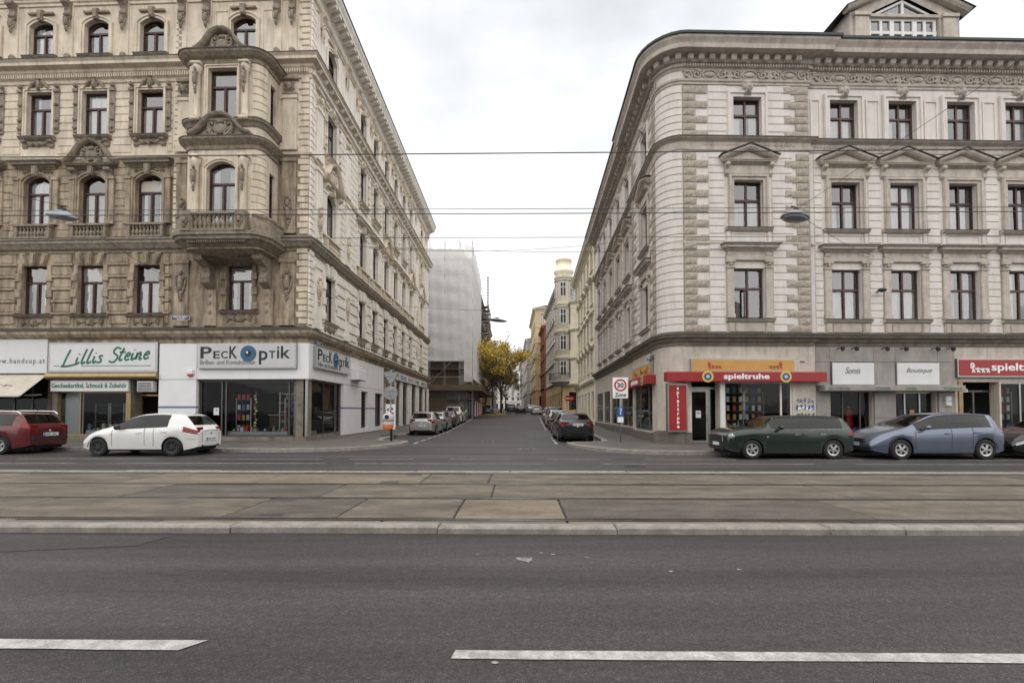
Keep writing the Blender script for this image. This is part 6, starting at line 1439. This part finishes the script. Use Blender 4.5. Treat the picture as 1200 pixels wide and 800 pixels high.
def car(label, L_, W_, H_, top, belt, wins, ws, rw, wheels, r, paint, loc, heading, scale=1.0, rimm='rim_silver', spokes=5, clad=False, hl=(.55,.10,3,5), tl=(.34,3,5), group=None, sill=.205, rails=False, tailz=(.78,.98), cap_taper=.80, plate_r=.62, cat='car', mirror=None, chrome_belt=False, p=5.0, scuff=False, handles=True, round_lamps=False):
    t = thing('parked_car', label, cat, loc, heading, group); t.scale = (scale,)*3
    ra = r*1.17
    xs = {0.0, L_, .03, .07, L_-.03, L_-.07, *ws, *rw}
    for a, c in wins: xs |= {a, c}
    xs |= {L_*i/64 for i in range(65)}
    for xw in wheels: xs |= {xw-ra-.004, xw+ra+.004}|{xw+ra*math.sin(R(a)) for a in range(-90,91,10)}
    xs = sorted(x for x in xs if 0 <= x <= L_); o = [xs[0]]
    for x in xs[1:]:
        if x-o[-1] > .006 or x in (L_,): o.append(x)
    xs = o; P = []
    def wp(x):
        u = abs(x-L_/2)/(L_/2); w = W_/2*(1-(1-cap_taper)*u**p)
        e = min(x, L_-x)
        if e < .10: w -= .035*(1-e/.10)**2
        return w
    for x in xs:
        zt = interp(top,x); zb = min(interp(belt,x), zt-.03); zl = sill+.10*max(0,(abs(x-L_/2)/(L_/2)-.80)/.2)**1.5; hole = 0
        for xw in wheels:
            if abs(x-xw) <= ra: zl = max(zl, r+math.sqrt(max(0,ra*ra-(x-xw)**2)))
        w = wp(x); g = zt-zb; tt = min(1,max(0,g/.42)); z5 = zb
        hs = [sill, sill+.14, sill+(z5-sill)*.50, sill+(z5-sill)*.80, z5]
        ws_ = [w*.955, w*.978, w*.985, w*1.0, w*.965]
        row = [(w*.975 if zl > sill+.05 else w*.95, zl)]
        for k in range(1,5): row.append((ws_[k], max(hs[k], zl+.012*k)))
        zb2 = row[4][1]; g = max(.02, zt-zb2)
        row += [(w*(.955-.02*tt), zb2+.06*g), (w*(.94-.09*tt), zb2+.46*g), (w*(.91-.20*tt), zb2+.86*g), (w*(.85-.20*tt), zb2+.955*g), (w*(.55-.10*tt), zb2+.992*g), (0, zb2+g)]
        P.append(row)
    nj = 11
    def tagf(i, j):
        x = (xs[i]+xs[i+1])/2; g = interp(top,x)-interp(belt,x)
        if j in (5,6) and g > .10:
            for a, c in wins:
                if a <= x <= c: return 'g'
            if wins and wins[0][0] <= x <= wins[-1][1]: return 'p'
        if j >= 8 and ws[0] <= x <= ws[1]: return 'w'
        if j >= 8 and rw[0] <= x <= rw[1]: return 'r'
        if hl and x > L_-hl[0] and x < L_-hl[1] and hl[2] <= j < hl[3]: return 'h'
        if tl and x < tl[0] and tl[1] <= j < tl[2]: return 't'
        if clad and (j == 0 or (j == 1 and any(abs(x-xw) < ra*1.18 for xw in wheels))): return 'c'
        return 'b'
    parts = {}
    for s in (-1, 1):
        for i in range(len(xs)-1):
            for j in range(nj-1):
                k = tagf(i,j)
                if k in 'ght': k = k+('L' if s > 0 else 'R')
                if k[0] == 'g':
                    x = (xs[i]+xs[i+1])/2; k += str([n for n, (a,c) in enumerate(wins) if a <= x <= c][0])
                m = parts.setdefault(k, (MB(), {}))
                ids = []
                for (ii, jj) in ((i,j),(i+1,j),(i+1,j+1),(i,j+1)):
                    key = (ii,jj,s if jj < nj-1 else 0)
                    if key not in m[1]:
                        m[1][key] = len(m[0].v); y, z = P[ii][jj]; m[0].v.append((xs[ii]-L_/2, s*y, z))
                    ids.append(m[1][key])
                m[0].f.append(tuple(ids) if s < 0 else tuple(reversed(ids)))
    bm = parts['b'][0]
    for i in (0, len(xs)-1):                         # nose and tail faces, slightly domed
        d = -1 if i == 0 else 1; v = []; nx = 8
        for j in range(nj):
            y, z = P[i][j]
            for k in range(nx+1):
                u = -1+2*k/nx; v.append((xs[i]-L_/2+d*.05*(1-u*u)*(1 if 0 < j < nj-1 else .6), u*y, z))
        q = nx+1; bm.add(v, [(j*q+k, j*q+k+1, (j+1)*q+k+1, (j+1)*q+k) for j in range(nj-1) for k in range(nx)])
    body = obj('body', bm, MAT[paint], t, smooth=True)
    NM = {'p':('pillar_trim','trim_black'),'w':('windscreen','car_glass'),'r':('rear_window','car_glass'),'c':('lower_cladding','trim_black')}
    for k, (m, _) in parts.items():
        if k == 'b': continue
        n, mm = NM.get(k) or {'g':('side_window','car_glass'),'h':('headlight','head_clear'),'t':('tail_light','tail_red')}[k[0]]
        obj(n, m, MAT[mm], t, smooth=True)
    # rear and front details
    def box(n, m, *a, par=t): return obj(n, MB().bev(*a[:6],c=.008) if False else MB().box(*a), MAT[m], par)
    wr = P[0][3][0]; wf = P[-1][3][0]; hb = L_/2
    for s in (-1,1):
        y0, y1 = sorted((s*(wr-.02), s*(wr-.26))); 
        obj('rear_lamp', MB().add([(-hb-.012,y0,tailz[0]+(.04 if abs(y0)<abs(y1) else 0)),(-hb-.012,y1,tailz[0]+(.04 if abs(y1)<abs(y0) else 0)),(-hb-.012,y1,tailz[1]),(-hb-.012,y0,tailz[1]),(-hb+.08,y0,tailz[0]),(-hb+.08,y1,tailz[0]),(-hb+.08,y1,tailz[1]),(-hb+.08,y0,tailz[1])],[(0,3,2,1),(0,1,5,4),(1,2,6,5),(2,3,7,6),(3,0,4,7)]), MAT['tail_red'], t)
    pr_ = obj('number_plate', MB().box(-hb-.075,-hb-.06,-.26,.26,plate_r,plate_r+.115), MAT['plate_white'], t); obj('plate_band', MB().box(-hb-.078,-hb-.0745,.205,.255,plate_r+.005,plate_r+.11), MAT['traffic_blue'], pr_); obj('plate_marks', MB().box(-hb-.077,-hb-.0745,-.2,-.03,plate_r+.035,plate_r+.08).box(-hb-.077,-hb-.0745,.02,.18,plate_r+.035,plate_r+.08), MAT['letter_grey'], pr_)
    pf = obj('number_plate', MB().box(hb+.055,hb+.07,-.26,.26,.42,.53), MAT['plate_white'], t); obj('plate_band', MB().box(hb+.0695,hb+.073,-.255,-.205,.425,.525), MAT['traffic_blue'], pf)
    obj('grille', MB().box(hb-.02,hb+.05,-wf*.62,wf*.62,.56,.66).box(hb-.02,hb+.05,-wf*.7,wf*.7,.28,.40), MAT['trim_black'], t)
    obj('rear_bumper_strip', MB().box(-hb-.03,-hb+.05,-wr*.72,wr*.72,.29,.36), MAT['trim_black'], t)
    if scuff: obj('bumper_strip', MB().box(-hb-.06,-hb+.12,-wr*.93,wr*.93,.50,.60), MAT['trim_black'], t)
    obj('badge', MB().ball((-hb-.052,0,interp(top,0)-.12),(.012,.05,.05),8,5), MAT['chrome'], t)
    # seams, handles, mirrors
    def seam(x, j0=1, j1=5):
        i = min(range(len(xs)), key=lambda q: abs(xs[q]-x))
        for s in (-1,1):
            v = []; b = MB()
            for j in range(j0, j1+1):
                y, z = P[i][j]; v += [(xs[i]-L_/2-.007, s*(y+.003), z), (xs[i]-L_/2+.007, s*(y+.003), z)]
            obj('door_seam', b.add(v, [(2*k,2*k+1,2*k+3,2*k+2) for k in range(j1-j0)]), MAT['trim_black'], t)
    if wins:
        for n, (a, c) in enumerate(wins[-2:]): seam(c+.03)
        seam(wins[0][0]+.45 if wins[0][0]+.45 > wheels[0]+ra else wheels[0]+ra+.04)
        for n, (a, c) in enumerate(wins[-2:]):
            if not handles: break
            xh = a+.10; i = min(range(len(xs)), key=lambda q: abs(xs[q]-xh)); y, z = P[i][3]
            for s in (-1,1): obj('door_handle', MB().box(xs[i]-L_/2-.09,xs[i]-L_/2+.09,s*y-.022,s*y+.022,z+.0,z+.035), MAT['chrome' if chrome_belt else paint], t)
        xm = wins[-1][1]-.28; i = min(range(len(xs)), key=lambda q: abs(xs[q]-xm)); y, z = P[i][4]
        for s in (-1,1):
            mo_ = obj('wing_mirror', MB().ball((xs[i]-L_/2+.05,s*(y+.12),z+.09),(.075,.12,.08),10,7), MAT[mirror or paint], t, smooth=True); obj('mirror_arm', MB().tube([(xs[i]-L_/2+.05,s*(y-.03),z+.0),(xs[i]-L_/2+.05,s*(y+.09),z+.05)],.02,6), MAT['trim_black'], mo_)
    ii = [i for i, x in enumerate(xs) if wins and wins[0][0]-.03 <= x <= wins[-1][1]+.03]
    for s in (-1,1):                                 # rubber seals round the side glass, bumper and sill joints
        if not chrome_belt: obj('window_seal', MB().tube([(xs[i]-L_/2,s*(P[i][5][0]+.002),P[i][5][1]-.004) for i in ii],.012,5), MAT['trim_black'], t)
        obj('window_seal', MB().tube([(xs[i]-L_/2,s*(P[i][7][0]+.002),P[i][7][1]+.004) for i in ii],.009,5), MAT['trim_black'], t)
        for x0, x1 in ((0.02,wheels[0]-ra-.02),(wheels[1]+ra+.02,L_-.03)):
            jj = [i for i, x in enumerate(xs) if x0 <= x <= x1]
            if len(jj) > 2: obj('bumper_seam', MB().tube([(xs[i]-L_/2,s*(P[i][2][0]+.001),P[i][2][1]+.02) for i in jj],.005,4), MAT['trim_black'], t)
        jj = [i for i, x in enumerate(xs) if wheels[0]+ra < x < wheels[1]-ra]; obj('sill_strip', MB().tube([(xs[i]-L_/2,s*(P[i][0][0]),P[i][0][1]+.015) for i in jj],.022,5), MAT['trim_black'], t)
        for xw in wheels: obj('arch_lip', MB().tube([(xw-L_/2+ra*math.cos(R(a)), s*(W_/2*.985*(wp(xw)/(W_/2))), r+ra*math.sin(R(a))) for a in range(2,179,11)],.012,5), MAT['trim_black'], t)
        obj('side_indicator', MB().box(wheels[1]-L_/2-ra-.16,wheels[1]-L_/2-ra-.09,s*W_*.497-.008,s*W_*.497+.008,.72,.75), MAT['sign_yellow'], t)
    if round_lamps:
        for s in (-1,1):
            lm = obj('headlight', MB().ball((hb-.17,s*W_*.405,.74),(.15,.105,.115),14,9), MAT['head_clear'], t, smooth=True); obj('lamp_ring', MB().tube([(hb-.12+.07*math.cos(a)*0-.02, s*(W_*.405)+.115*math.cos(a), .74+.125*math.sin(a)) for a in [2*math.pi*k/20 for k in range(21)]],.012,5), MAT['chrome'], lm)
            obj('fog_lamp', MB().ball((hb-.06,s*W_*.37,.42),(.05,.06,.06),10,6), MAT['head_clear'], t, smooth=True)
        obj('front_grille', MB().prism_z([(hb+.03,-.52),(hb+.06,0),(hb+.03,.52),(hb-.1,.5),(hb-.1,-.5)],.54,.78), MAT['trim_black'], t); obj('grille_ring', MB().tube([(hb+.045,-.5,.56),(hb+.05,-.48,.77),(hb+.075,0,.80),(hb+.05,.48,.77),(hb+.045,.5,.56)],.014,5), MAT['chrome'], t)
    tz_ = interp(top,0.0); obj('hatch_seam', MB().tube([(-hb-.042,-wr*.70,.46),(-hb-.045,-wr*.72,tz_-.06),(-hb-.05,0,tz_-.0),(-hb-.045,wr*.72,tz_-.06),(-hb-.042,wr*.70,.46)],.006,4), MAT['trim_black'], t)
    if chrome_belt:
        for s in (-1,1):
            ii = [i for i, x in enumerate(xs) if wins[0][0] <= x <= wins[-1][1]]; obj('belt_trim', MB().tube([(xs[i]-L_/2,s*(P[i][5][0]+.004),P[i][5][1]-.005) for i in ii],.017,5), MAT['chrome'], t)
    if rails:
        for s in (-1,1): obj('roof_rail', MB().tube([(-hb+.35,s*W_*.36,H_-.07),(-hb+.5,s*W_*.365,H_+.03),(-hb+1.8,s*W_*.365,H_+.05),(-hb+2.2,s*W_*.36,H_-.02)],.02,6), MAT['chrome'], t)
    obj('aerial', MB().tube([(-hb+.55,0,H_-.05),(-hb+.38,0,H_+.13)],.008,5), MAT['trim_black'], t)
    # dark underside, wheel wells and cabin
    wb = W_/2-.27
    obj('underbody', MB().box(-hb+.15,hb-.15,-wb,wb,sill-.04,.62), MAT['cabin'], t)
    obj('cabin_floor', MB().box(-hb+.3,wheels[1]-hb-.15,-W_*.40,W_*.40,.63,.78), MAT['cabin'], t)
    for x in (.28*L_, .49*L_):
        for s in (-1,1): obj('seat', MB().bev(x-hb-.10,x-hb+.10,s*.36-.24,s*.36+.24,.75,1.12,.03).box(x-hb-.09,x-hb-.02,s*.36-.12,s*.36+.12,1.12,1.28), MAT['trim_black'], t)
    obj('dashboard', MB().box(ws[0]-hb+.35 if ws[1]-ws[0]>.5 else ws[0]-hb,ws[1]-hb-.1,-W_*.38,W_*.38,.70,min(interp(belt,ws[1])-.03,.93)), MAT['cabin'], t)
    for xw in wheels:
        for s in (-1,1):
            y = s*(W_/2-.125)
            wo_ = obj('wheel', cached(('tyre',r), lambda: wheel_mesh(r,.20), True), MAT['rubber'], t, (xw-hb,y,r)); wo_.rotation_euler = (0,random.uniform(0,6),math.pi if s > 0 else 0) if False else (0,0,math.pi if s > 0 else 0)
            ri = obj('rim', mcopy(cached(('rim',r,spokes), lambda: rim_mesh(r,.20,spokes).xf(Matrix.Rotation(R(90),4,'X'))), MAT[rimm]), MAT[rimm], wo_); ri.rotation_euler = (0,random.uniform(0,1.2),0)
            obj('hub_shadow', cached(('hub',r), lambda: backplate(r,.2).xf(Matrix.Rotation(R(90),4,'X'))), MAT['cabin'], wo_)
    return t
HATCH = dict(L_=3.95, W_=1.70, H_=1.45,
    top=[(0,.88),(.06,.97),(.14,1.03),(.30,1.22),(.46,1.37),(.62,1.42),(1.3,1.46),(1.85,1.43),(2.2,1.34),(2.65,1.13),(2.95,.99),(3.2,.93),(3.6,.80),(3.82,.68),(3.95,.52)],
    belt=[(0,.86),(.5,.98),(1.4,.94),(2.4,.89),(2.9,.86),(3.95,.50)], wins=[(.92,1.66),(1.74,2.72)], ws=(2.02,2.90), rw=(.15,.44), wheels=(.74,3.26), r=.30)
WAGON = dict(L_=4.50, W_=1.78, H_=1.47,
    top=[(0,.92),(.05,1.0),(.10,1.05),(.30,1.27),(.42,1.40),(.6,1.44),(1.6,1.48),(2.3,1.45),(2.65,1.36),(3.1,1.14),(3.4,1.0),(3.7,.94),(4.1,.82),(4.36,.68),(4.5,.5)],
    belt=[(0,.9),(.5,.98),(2,.95),(3.4,.88),(4.5,.48)], wins=[(.52,1.12),(1.2,2.02),(2.1,3.1)], ws=(2.5,3.35), rw=(.12,.40), wheels=(.88,3.56), r=.315)
CLUB = dict(L_=4.20, W_=1.80, H_=1.42,
    top=[(0,.92),(.04,1.04),(.10,1.14),(.20,1.32),(.30,1.39),(.5,1.42),(1.6,1.445),(2.35,1.43),(2.60,1.385),(2.78,1.24),(2.96,1.07),(3.12,1.025),(3.5,1.01),(3.85,.97),(4.08,.90),(4.2,.76)],
    belt=[(0,.90),(.5,.965),(2,.95),(3.1,.965),(3.8,.90),(4.1,.80),(4.2,.70)], wins=[(.40,.92),(1.04,1.74),(1.84,2.80)], ws=(2.58,2.98), rw=(.08,.28), wheels=(.76,3.43), r=.32)
MPV = dict(L_=4.35, W_=1.78, H_=1.50,
    top=[(0,.95),(.05,1.06),(.12,1.15),(.28,1.38),(.34,1.45),(.6,1.47),(1.6,1.51),(2.2,1.46),(2.7,1.28),(3.15,1.08),(3.4,1.0),(3.7,.92),(4.05,.78),(4.25,.64),(4.35,.5)],
    belt=[(0,.92),(.6,1.02),(2,.97),(3.3,.90),(4.35,.48)], wins=[(.55,.95),(1.0,1.86),(1.94,3.0)], ws=(2.25,3.30), rw=(.13,.30), wheels=(.80,3.50), r=.325)
SEDAN = dict(L_=4.5, W_=1.78, H_=1.40,
    top=[(0,.86),(.05,.96),(.15,1.0),(.55,1.03),(.75,1.10),(1.15,1.31),(1.4,1.37),(1.9,1.40),(2.3,1.38),(2.6,1.29),(3.05,1.06),(3.3,.97),(3.7,.91),(4.1,.82),(4.36,.68),(4.5,.5)],
    belt=[(0,.84),(.5,.96),(2,.92),(3.3,.88),(4.5,.48)], wins=[(1.05,1.9),(2.0,2.95)], ws=(2.42,3.2), rw=(.68,1.26), wheels=(.92,3.62), r=.315)
SUV = dict(L_=4.4, W_=1.85, H_=1.66,
    top=[(0,1.0),(.04,1.12),(.1,1.2),(.3,1.5),(.42,1.6),(.6,1.64),(1.6,1.67),(2.3,1.62),(2.6,1.52),(3.0,1.27),(3.2,1.15),(3.5,1.1),(4.0,1.0),(4.28,.85),(4.4,.6)],
    belt=[(0,1.0),(.5,1.12),(2,1.08),(3.2,1.04),(4.4,.58)], wins=[(.5,1.0),(1.08,1.8),(1.9,2.9)], ws=(2.45,3.18), rw=(.1,.4), wheels=(.82,3.46), r=.35)
PI = math.pi
car('white five-door hatchback with black wheels parked before the gift shop sign', **HATCH, paint='paint_white', loc=(-12.33,15.93,0), heading=PI-.012, scale=.97, rimm='rim_dark', spokes=7, tl=(.42,3,5), tailz=(.80,.97), plate_r=.50, mirror='trim_black', hl=(.62,.06,4,5), cap_taper=.78)
car('dark red estate car with chrome roof rails, parked ahead of the white hatchback', **WAGON, paint='paint_red', loc=(-18.75,16.55,0), heading=PI-.02, rails=True, tl=(.30,4,7), tailz=(.82,1.0), plate_r=.62, scuff=True, scale=.98)
car('dark green compact car with silver wheels and black arches beside the toy shop', **CLUB, paint='paint_green', loc=(8.62,14.98,0), heading=PI-.004, clad=True, hl=None, round_lamps=True, tl=(.22,3,5), chrome_belt=True, scale=.93, cap_taper=.88)
car('blue grey people carrier parked in front of the grey boutique', **MPV, paint='paint_blue', loc=(13.05,14.8,0), heading=PI+.004, hl=(.72,.16,4,5), tl=(.30,4,6), scale=.95, cap_taper=.78)
car('black car parked directly behind the blue grey people carrier', **SEDAN, paint='paint_black', loc=(17.55,14.9,0), heading=PI, scale=.93)
G = 'cars parked along the side street'
def sc_car(label, model, paint, x, y, **kw): car(label, **model, paint=paint, loc=(x,y,gz(y)+.0), heading=PI/2+kw.pop('h',0), group=G, **kw).rotation_euler = (0,-math.atan(.0235) if y > 34 else 0, PI/2)
sc_car('silver hatchback parked first in the left row of the side street', HATCH, 'paint_silver', -5.55, 30.2, tailz=(.80,1.0), plate_r=.56)
sc_car('pale silver hatchback second in the left row behind the first silver car', MPV, 'paint_silver', -5.6, 35.4, scale=.95)
sc_car('dark grey saloon parked third in the left row of the side street', SEDAN, 'paint_grey', -5.65, 40.8)
sc_car('white off-roader parked last in the left row before the scaffold', SUV, 'paint_white', -5.7, 46.6)
sc_car('black saloon with red tail lights parked first at the right kerb', SEDAN, 'paint_black', 3.12, 24.2, plate_r=.78, tailz=(.80,.96))
sc_car('dark grey hatchback parked behind the black saloon on the right', HATCH, 'paint_grey', 3.42, 29.4)
sc_car('black people carrier parked third on the right of the side street', MPV, 'paint_black', 3.65, 34.4, scale=.95)
sc_car('white estate car parked fourth on the right of the side street', WAGON, 'paint_white', 3.8, 39.6)
sc_car('grey off-roader parked fifth on the right of the side street', SUV, 'paint_grey', 4.1, 45)
sc_car('silver estate parked sixth on the right near the no entry sign', WAGON, 'paint_silver', 4.3, 50.6)
sc_car('dark hatchback parked past the cream house on the right', HATCH, 'paint_grey', 4.6, 56.5)
sc_car('white hatchback standing alone at the right kerb by the turret house', HATCH, 'paint_white', 4.0, 76)
sc_car('black saloon driving away in the middle of the narrow street beyond the trees', SEDAN, 'paint_black', 1.55, 82.5)
sc_car('grey off-roader parked beneath the trees of the island', SUV, 'paint_grey', -0.2, 90)
sc_car('silver people carrier parked far away past the turret house', MPV, 'paint_silver', 3.6, 88)
sc_car('blue people carrier parked under the yellow tree on the island', MPV, 'paint_blue', -4.0, 77)
# ---------------------------------------------------------------- street furniture
def pole(t, h, r=.03, m='galv', x=0, y=0, z0=0): return obj('pole', MB().tube([(x,y,z0),(x,y,h)],r,10), MAT[m], t, smooth=True)
def disc(r, y0, y1, cx=0, cz=0, n=28): return MB().prism([(cx+r*math.cos(2*PI*i/n), cz+r*math.sin(2*PI*i/n)) for i in range(n)], y0, y1)
def ringm(r0, r1, y, cz=0, n=32):
    v = []
    for i in range(n): a = 2*PI*i/n; v += [(r0*math.cos(a),y,cz+r0*math.sin(a)),(r1*math.cos(a),y,cz+r1*math.sin(a))]
    return MB().add(v, [(2*i,2*i+1,2*((i+1)%n)+1,2*((i+1)%n)) for i in range(n)])
t = thing('zone_sign','white square thirty zone sign on a pole at the right corner','sign',(4.78,20.35,.12)); pole(t,2.85)
obj('sign_board', MB().bev(-.34,.34,-.05,-.03,1.92,2.84,.012), MAT['letter_white'], t); obj('red_ring', ringm(.20,.275,-.056,2.50), MAT['traffic_red'], t)
obj('lettering', fit(text_mb('30',bold=.02),-.14,.14,2.39,2.61,-.056), MAT['letter_black'], t); obj('lettering', fit(text_mb('Zone',bold=.01),-.24,.24,2.00,2.17,-.056), MAT['letter_black'], t)
obj('blue_plate', MB().bev(-.13,.13,-.05,-.03,1.12,1.55,.01), MAT['traffic_blue'], t); obj('plate_symbol', strokes([[(-.04,1.5),(.04,1.44),(-.02,1.36)],[(0,1.36),(0,1.2)]],.035,-.05,.006), MAT['letter_white'], t); obj('white_plate', MB().bev(-.13,.13,-.05,-.03,.86,1.1,.01), MAT['letter_white'], t)
for x, y, lab in ((6.75,56.0,'round red no entry sign on a pole beyond the cream house'),(7.35,57.5,'no entry sign on a pole standing closer to the cream house wall')):
    t = thing('no_entry_sign',lab,'sign',(x,y,gz(y)+.12)); pole(t,2.75); obj('sign_disc', disc(.36,-.05,-.03,0,2.4), MAT['traffic_red'], t); obj('white_bar', MB().box(-.26,.26,-.06,-.045,2.34,2.46), MAT['letter_white'], t); obj('sign_back', disc(.355,-.029,-.02,0,2.4), MAT['sign_back'], t)
t = thing('sign_post','grey backs of a triangular and a round traffic sign on one post','sign',(-5.72,21.75,.12)); pole(t,3.3)
obj('triangle_back', MB().prism([(-.36,3.2),(.36,3.2),(0,2.6)],-.05,-.03), MAT['sign_back'], t); obj('round_back', disc(.33,-.05,-.03,0,2.22), MAT['sign_back'], t)
obj('back_rail', MB().box(-.2,.2,-.07,-.05,2.3,2.34).box(-.2,.2,-.07,-.05,2.1,2.14).box(-.16,.16,-.07,-.05,3.0,3.04), MAT['galv'], t)
t = thing('litter_bin','orange and grey litter bin on a black post near the left corner','bin',(-5.55,21.25,.12)); pole(t,1.15,.045,'black_metal')
obj('bin_body', MB().lathe([(.20,.55),(.235,.6),(.25,.95),(.25,1.02)],16).xf(Matrix.Translation((-.1,-.2,0))), MAT['bin_orange'], t, smooth=False)
obj('bin_hood', MB().lathe([(.255,.90),(.26,1.05),(.235,1.18),(.15,1.26),(.02,1.28)],16).xf(Matrix.Translation((-.1,-.2,0))), MAT['bin_grey'], t, smooth=True)
obj('bin_mouth', disc(.10,-.47,-.40,-.1,1.10,14), MAT['letter_black'], t); obj('bin_band', MB().lathe([(.258,.74),(.262,.76),(.262,.86),(.258,.88)],16,cap=False).xf(Matrix.Translation((-.1,-.2,0))), MAT['bin_grey'], t)
t = thing('poster_stand','white poster stand with red and blue figures on the left pavement','poster',(-6.75,25.6,.12))
obj('board', MB().bev(-.27,.27,-.03,.03,.35,1.75,.02), MAT['letter_white'], t); obj('foot', MB().box(-.45,.45,-.25,.25,0,.05).box(-.04,.04,-.03,.03,.05,.36), MAT['alu_dark'], t)
obj('poster_print', strokes([[(-.15,.95),(-.16,1.1),(-.12,1.25)],[(.1,.9),(.08,1.1),(.12,1.3)]],.16,-.03,.004), MAT['traffic_red'], t); obj('poster_print', strokes([[(-.18,1.4),(-.08,1.5)],[(.05,1.5),(.16,1.48)]],.1,-.03,.006), MAT['traffic_blue'], t)
# ---------------------------------------------------------------- overhead wires and lamps
def wire(label, a, b_, r=.012, sag=.0, n=12, group='overhead wires above the tram tracks'):
    A, B = Vector(a), Vector(b_); pts = [A.lerp(B,i/n)-Vector((0,0,sag*4*(i/n)*(1-i/n))) for i in range(n+1)]
    o = obj('overhead_wire', MB().tube(pts,r,5), MAT['wire'], label=label, cat='wire', group=group); return o
wire('lower contact wire over the near tram track', (-26,7.05,5.26),(26,6.35,5.28),.008); wire('contact wire over the far tram track', (-30,10.1,5.72),(30,9.3,5.62),.010)
wire('messenger wire running close above the far contact wire', (-30,10.15,5.86),(30,9.35,5.73),.007); wire('upper thin wire along the far tram track', (-30,11.2,5.62),(30,10.4,5.53),.007)
def lamp(loc, label, rz=0.0, s=1.0, tilt=0.0):
    t = thing('hanging_street_lamp', label, 'lamp', loc, rz, 'street lamps hung on wires'); t.rotation_euler = (tilt,0.10,rz); t.scale = (s,)*3
    pr = [(.02,.14),(.16,.13),(.30,.06),(.40,-.02),(.42,-.06),(.40,-.08)]
    def ov(m): return m.xf(Matrix.Diagonal((1.0,.62,1.0,1.0)))
    obj('lamp_shade', ov(MB().lathe(pr,20)), MAT['lamp_grey'], t, smooth=True); obj('lamp_lens', ov(MB().lathe([(.38,-.081),(.30,-.13),(.05,-.15)],20)), MAT['lamp_lens'], t, smooth=True)
    obj('hanger', MB().tube([(0,0,.12),(0,0,.26)],.025,6).tube([(-.12,0,.26),(.12,0,.26)],.02,6).box(-.06,.08,-.05,.05,.12,.19), MAT['black_metal'], t); return t
lamp((-13.05,13.2,7.15),'grey oval street lamp hanging before the beige house front',0,1.0,.12); lamp((8.2,13.2,7.13),'grey oval street lamp hanging before the rounded palace corner',.1,1.0,-.1)
lamp((-.8,24.0,6.25),'flat oval street lamp hanging over the mouth of the side street',0,1.25).scale = (1.35,1.25,.5)
SP = 'span wires carrying the street lamps'
wire('span wire from the beige house to the lamp in front of it',(-16.4,21.45,7.9),(-13.05,13.2,7.42),.008,.15,group=SP); wire('long span wire from the left lamp out over the road',(-13.05,13.2,7.42),(-23,2.5,8.0),.008,.2,group=SP)
wire('span wire from the pale house wall to the right lamp',(15.6,19.6,8.1),(8.18,13.2,7.27),.007,.15,group=SP); wire('span wire rising from the right lamp over the road',(8.18,13.2,7.27),(13.5,2.0,10.8),.006,.1,group=SP)
wire('span wire across the mouth of the side street',(-9.5,23.9,7.4),(7.0,24.1,7.2),.008,.55,group=SP)
wire('thin wire high across the side street between the corner houses',(-9.4,30.0,12.2),(7.0,30.0,12.6),.012,.4,group=SP)
wire('cross wire from the beige house balcony towards the right palace',(-11.5,19.6,8.9),(9.5,19.1,8.3),.009,.35,group=SP)
# ---------------------------------------------------------------- the other side of the avenue, behind the viewer
ob_, of_ = thing('opposite_house','long plain pale house row across the avenue from the tram tracks','building',(0,-27,0)), None
fo_ = Frame(ob_,0,0,PI)
wz = [(x, z) for x in [-33+3*i for i in range(23)] for z in (5.6,9.4,13.0)]
fo_.part('wall', hole_wall(-35,35,4.4,17,[(x-.55,x+.55,z,z+2.0) for x, z in wz],.25), MAT['pale_house'])
fo_.part('base_wall', hole_wall(-35,35,-.1,4.4,[(x-1.1,x+1.1,.5,3.4) for x in [-33+3*i for i in range(23)]],.3), MAT['grey_house'])
rooms(fo_,-35,35,[.0,4.4,8.4,12.4,16.5]); obj('roof', MB().box(-35,35,-10,0,17,17.3), MAT['roof_tin'], ob_)
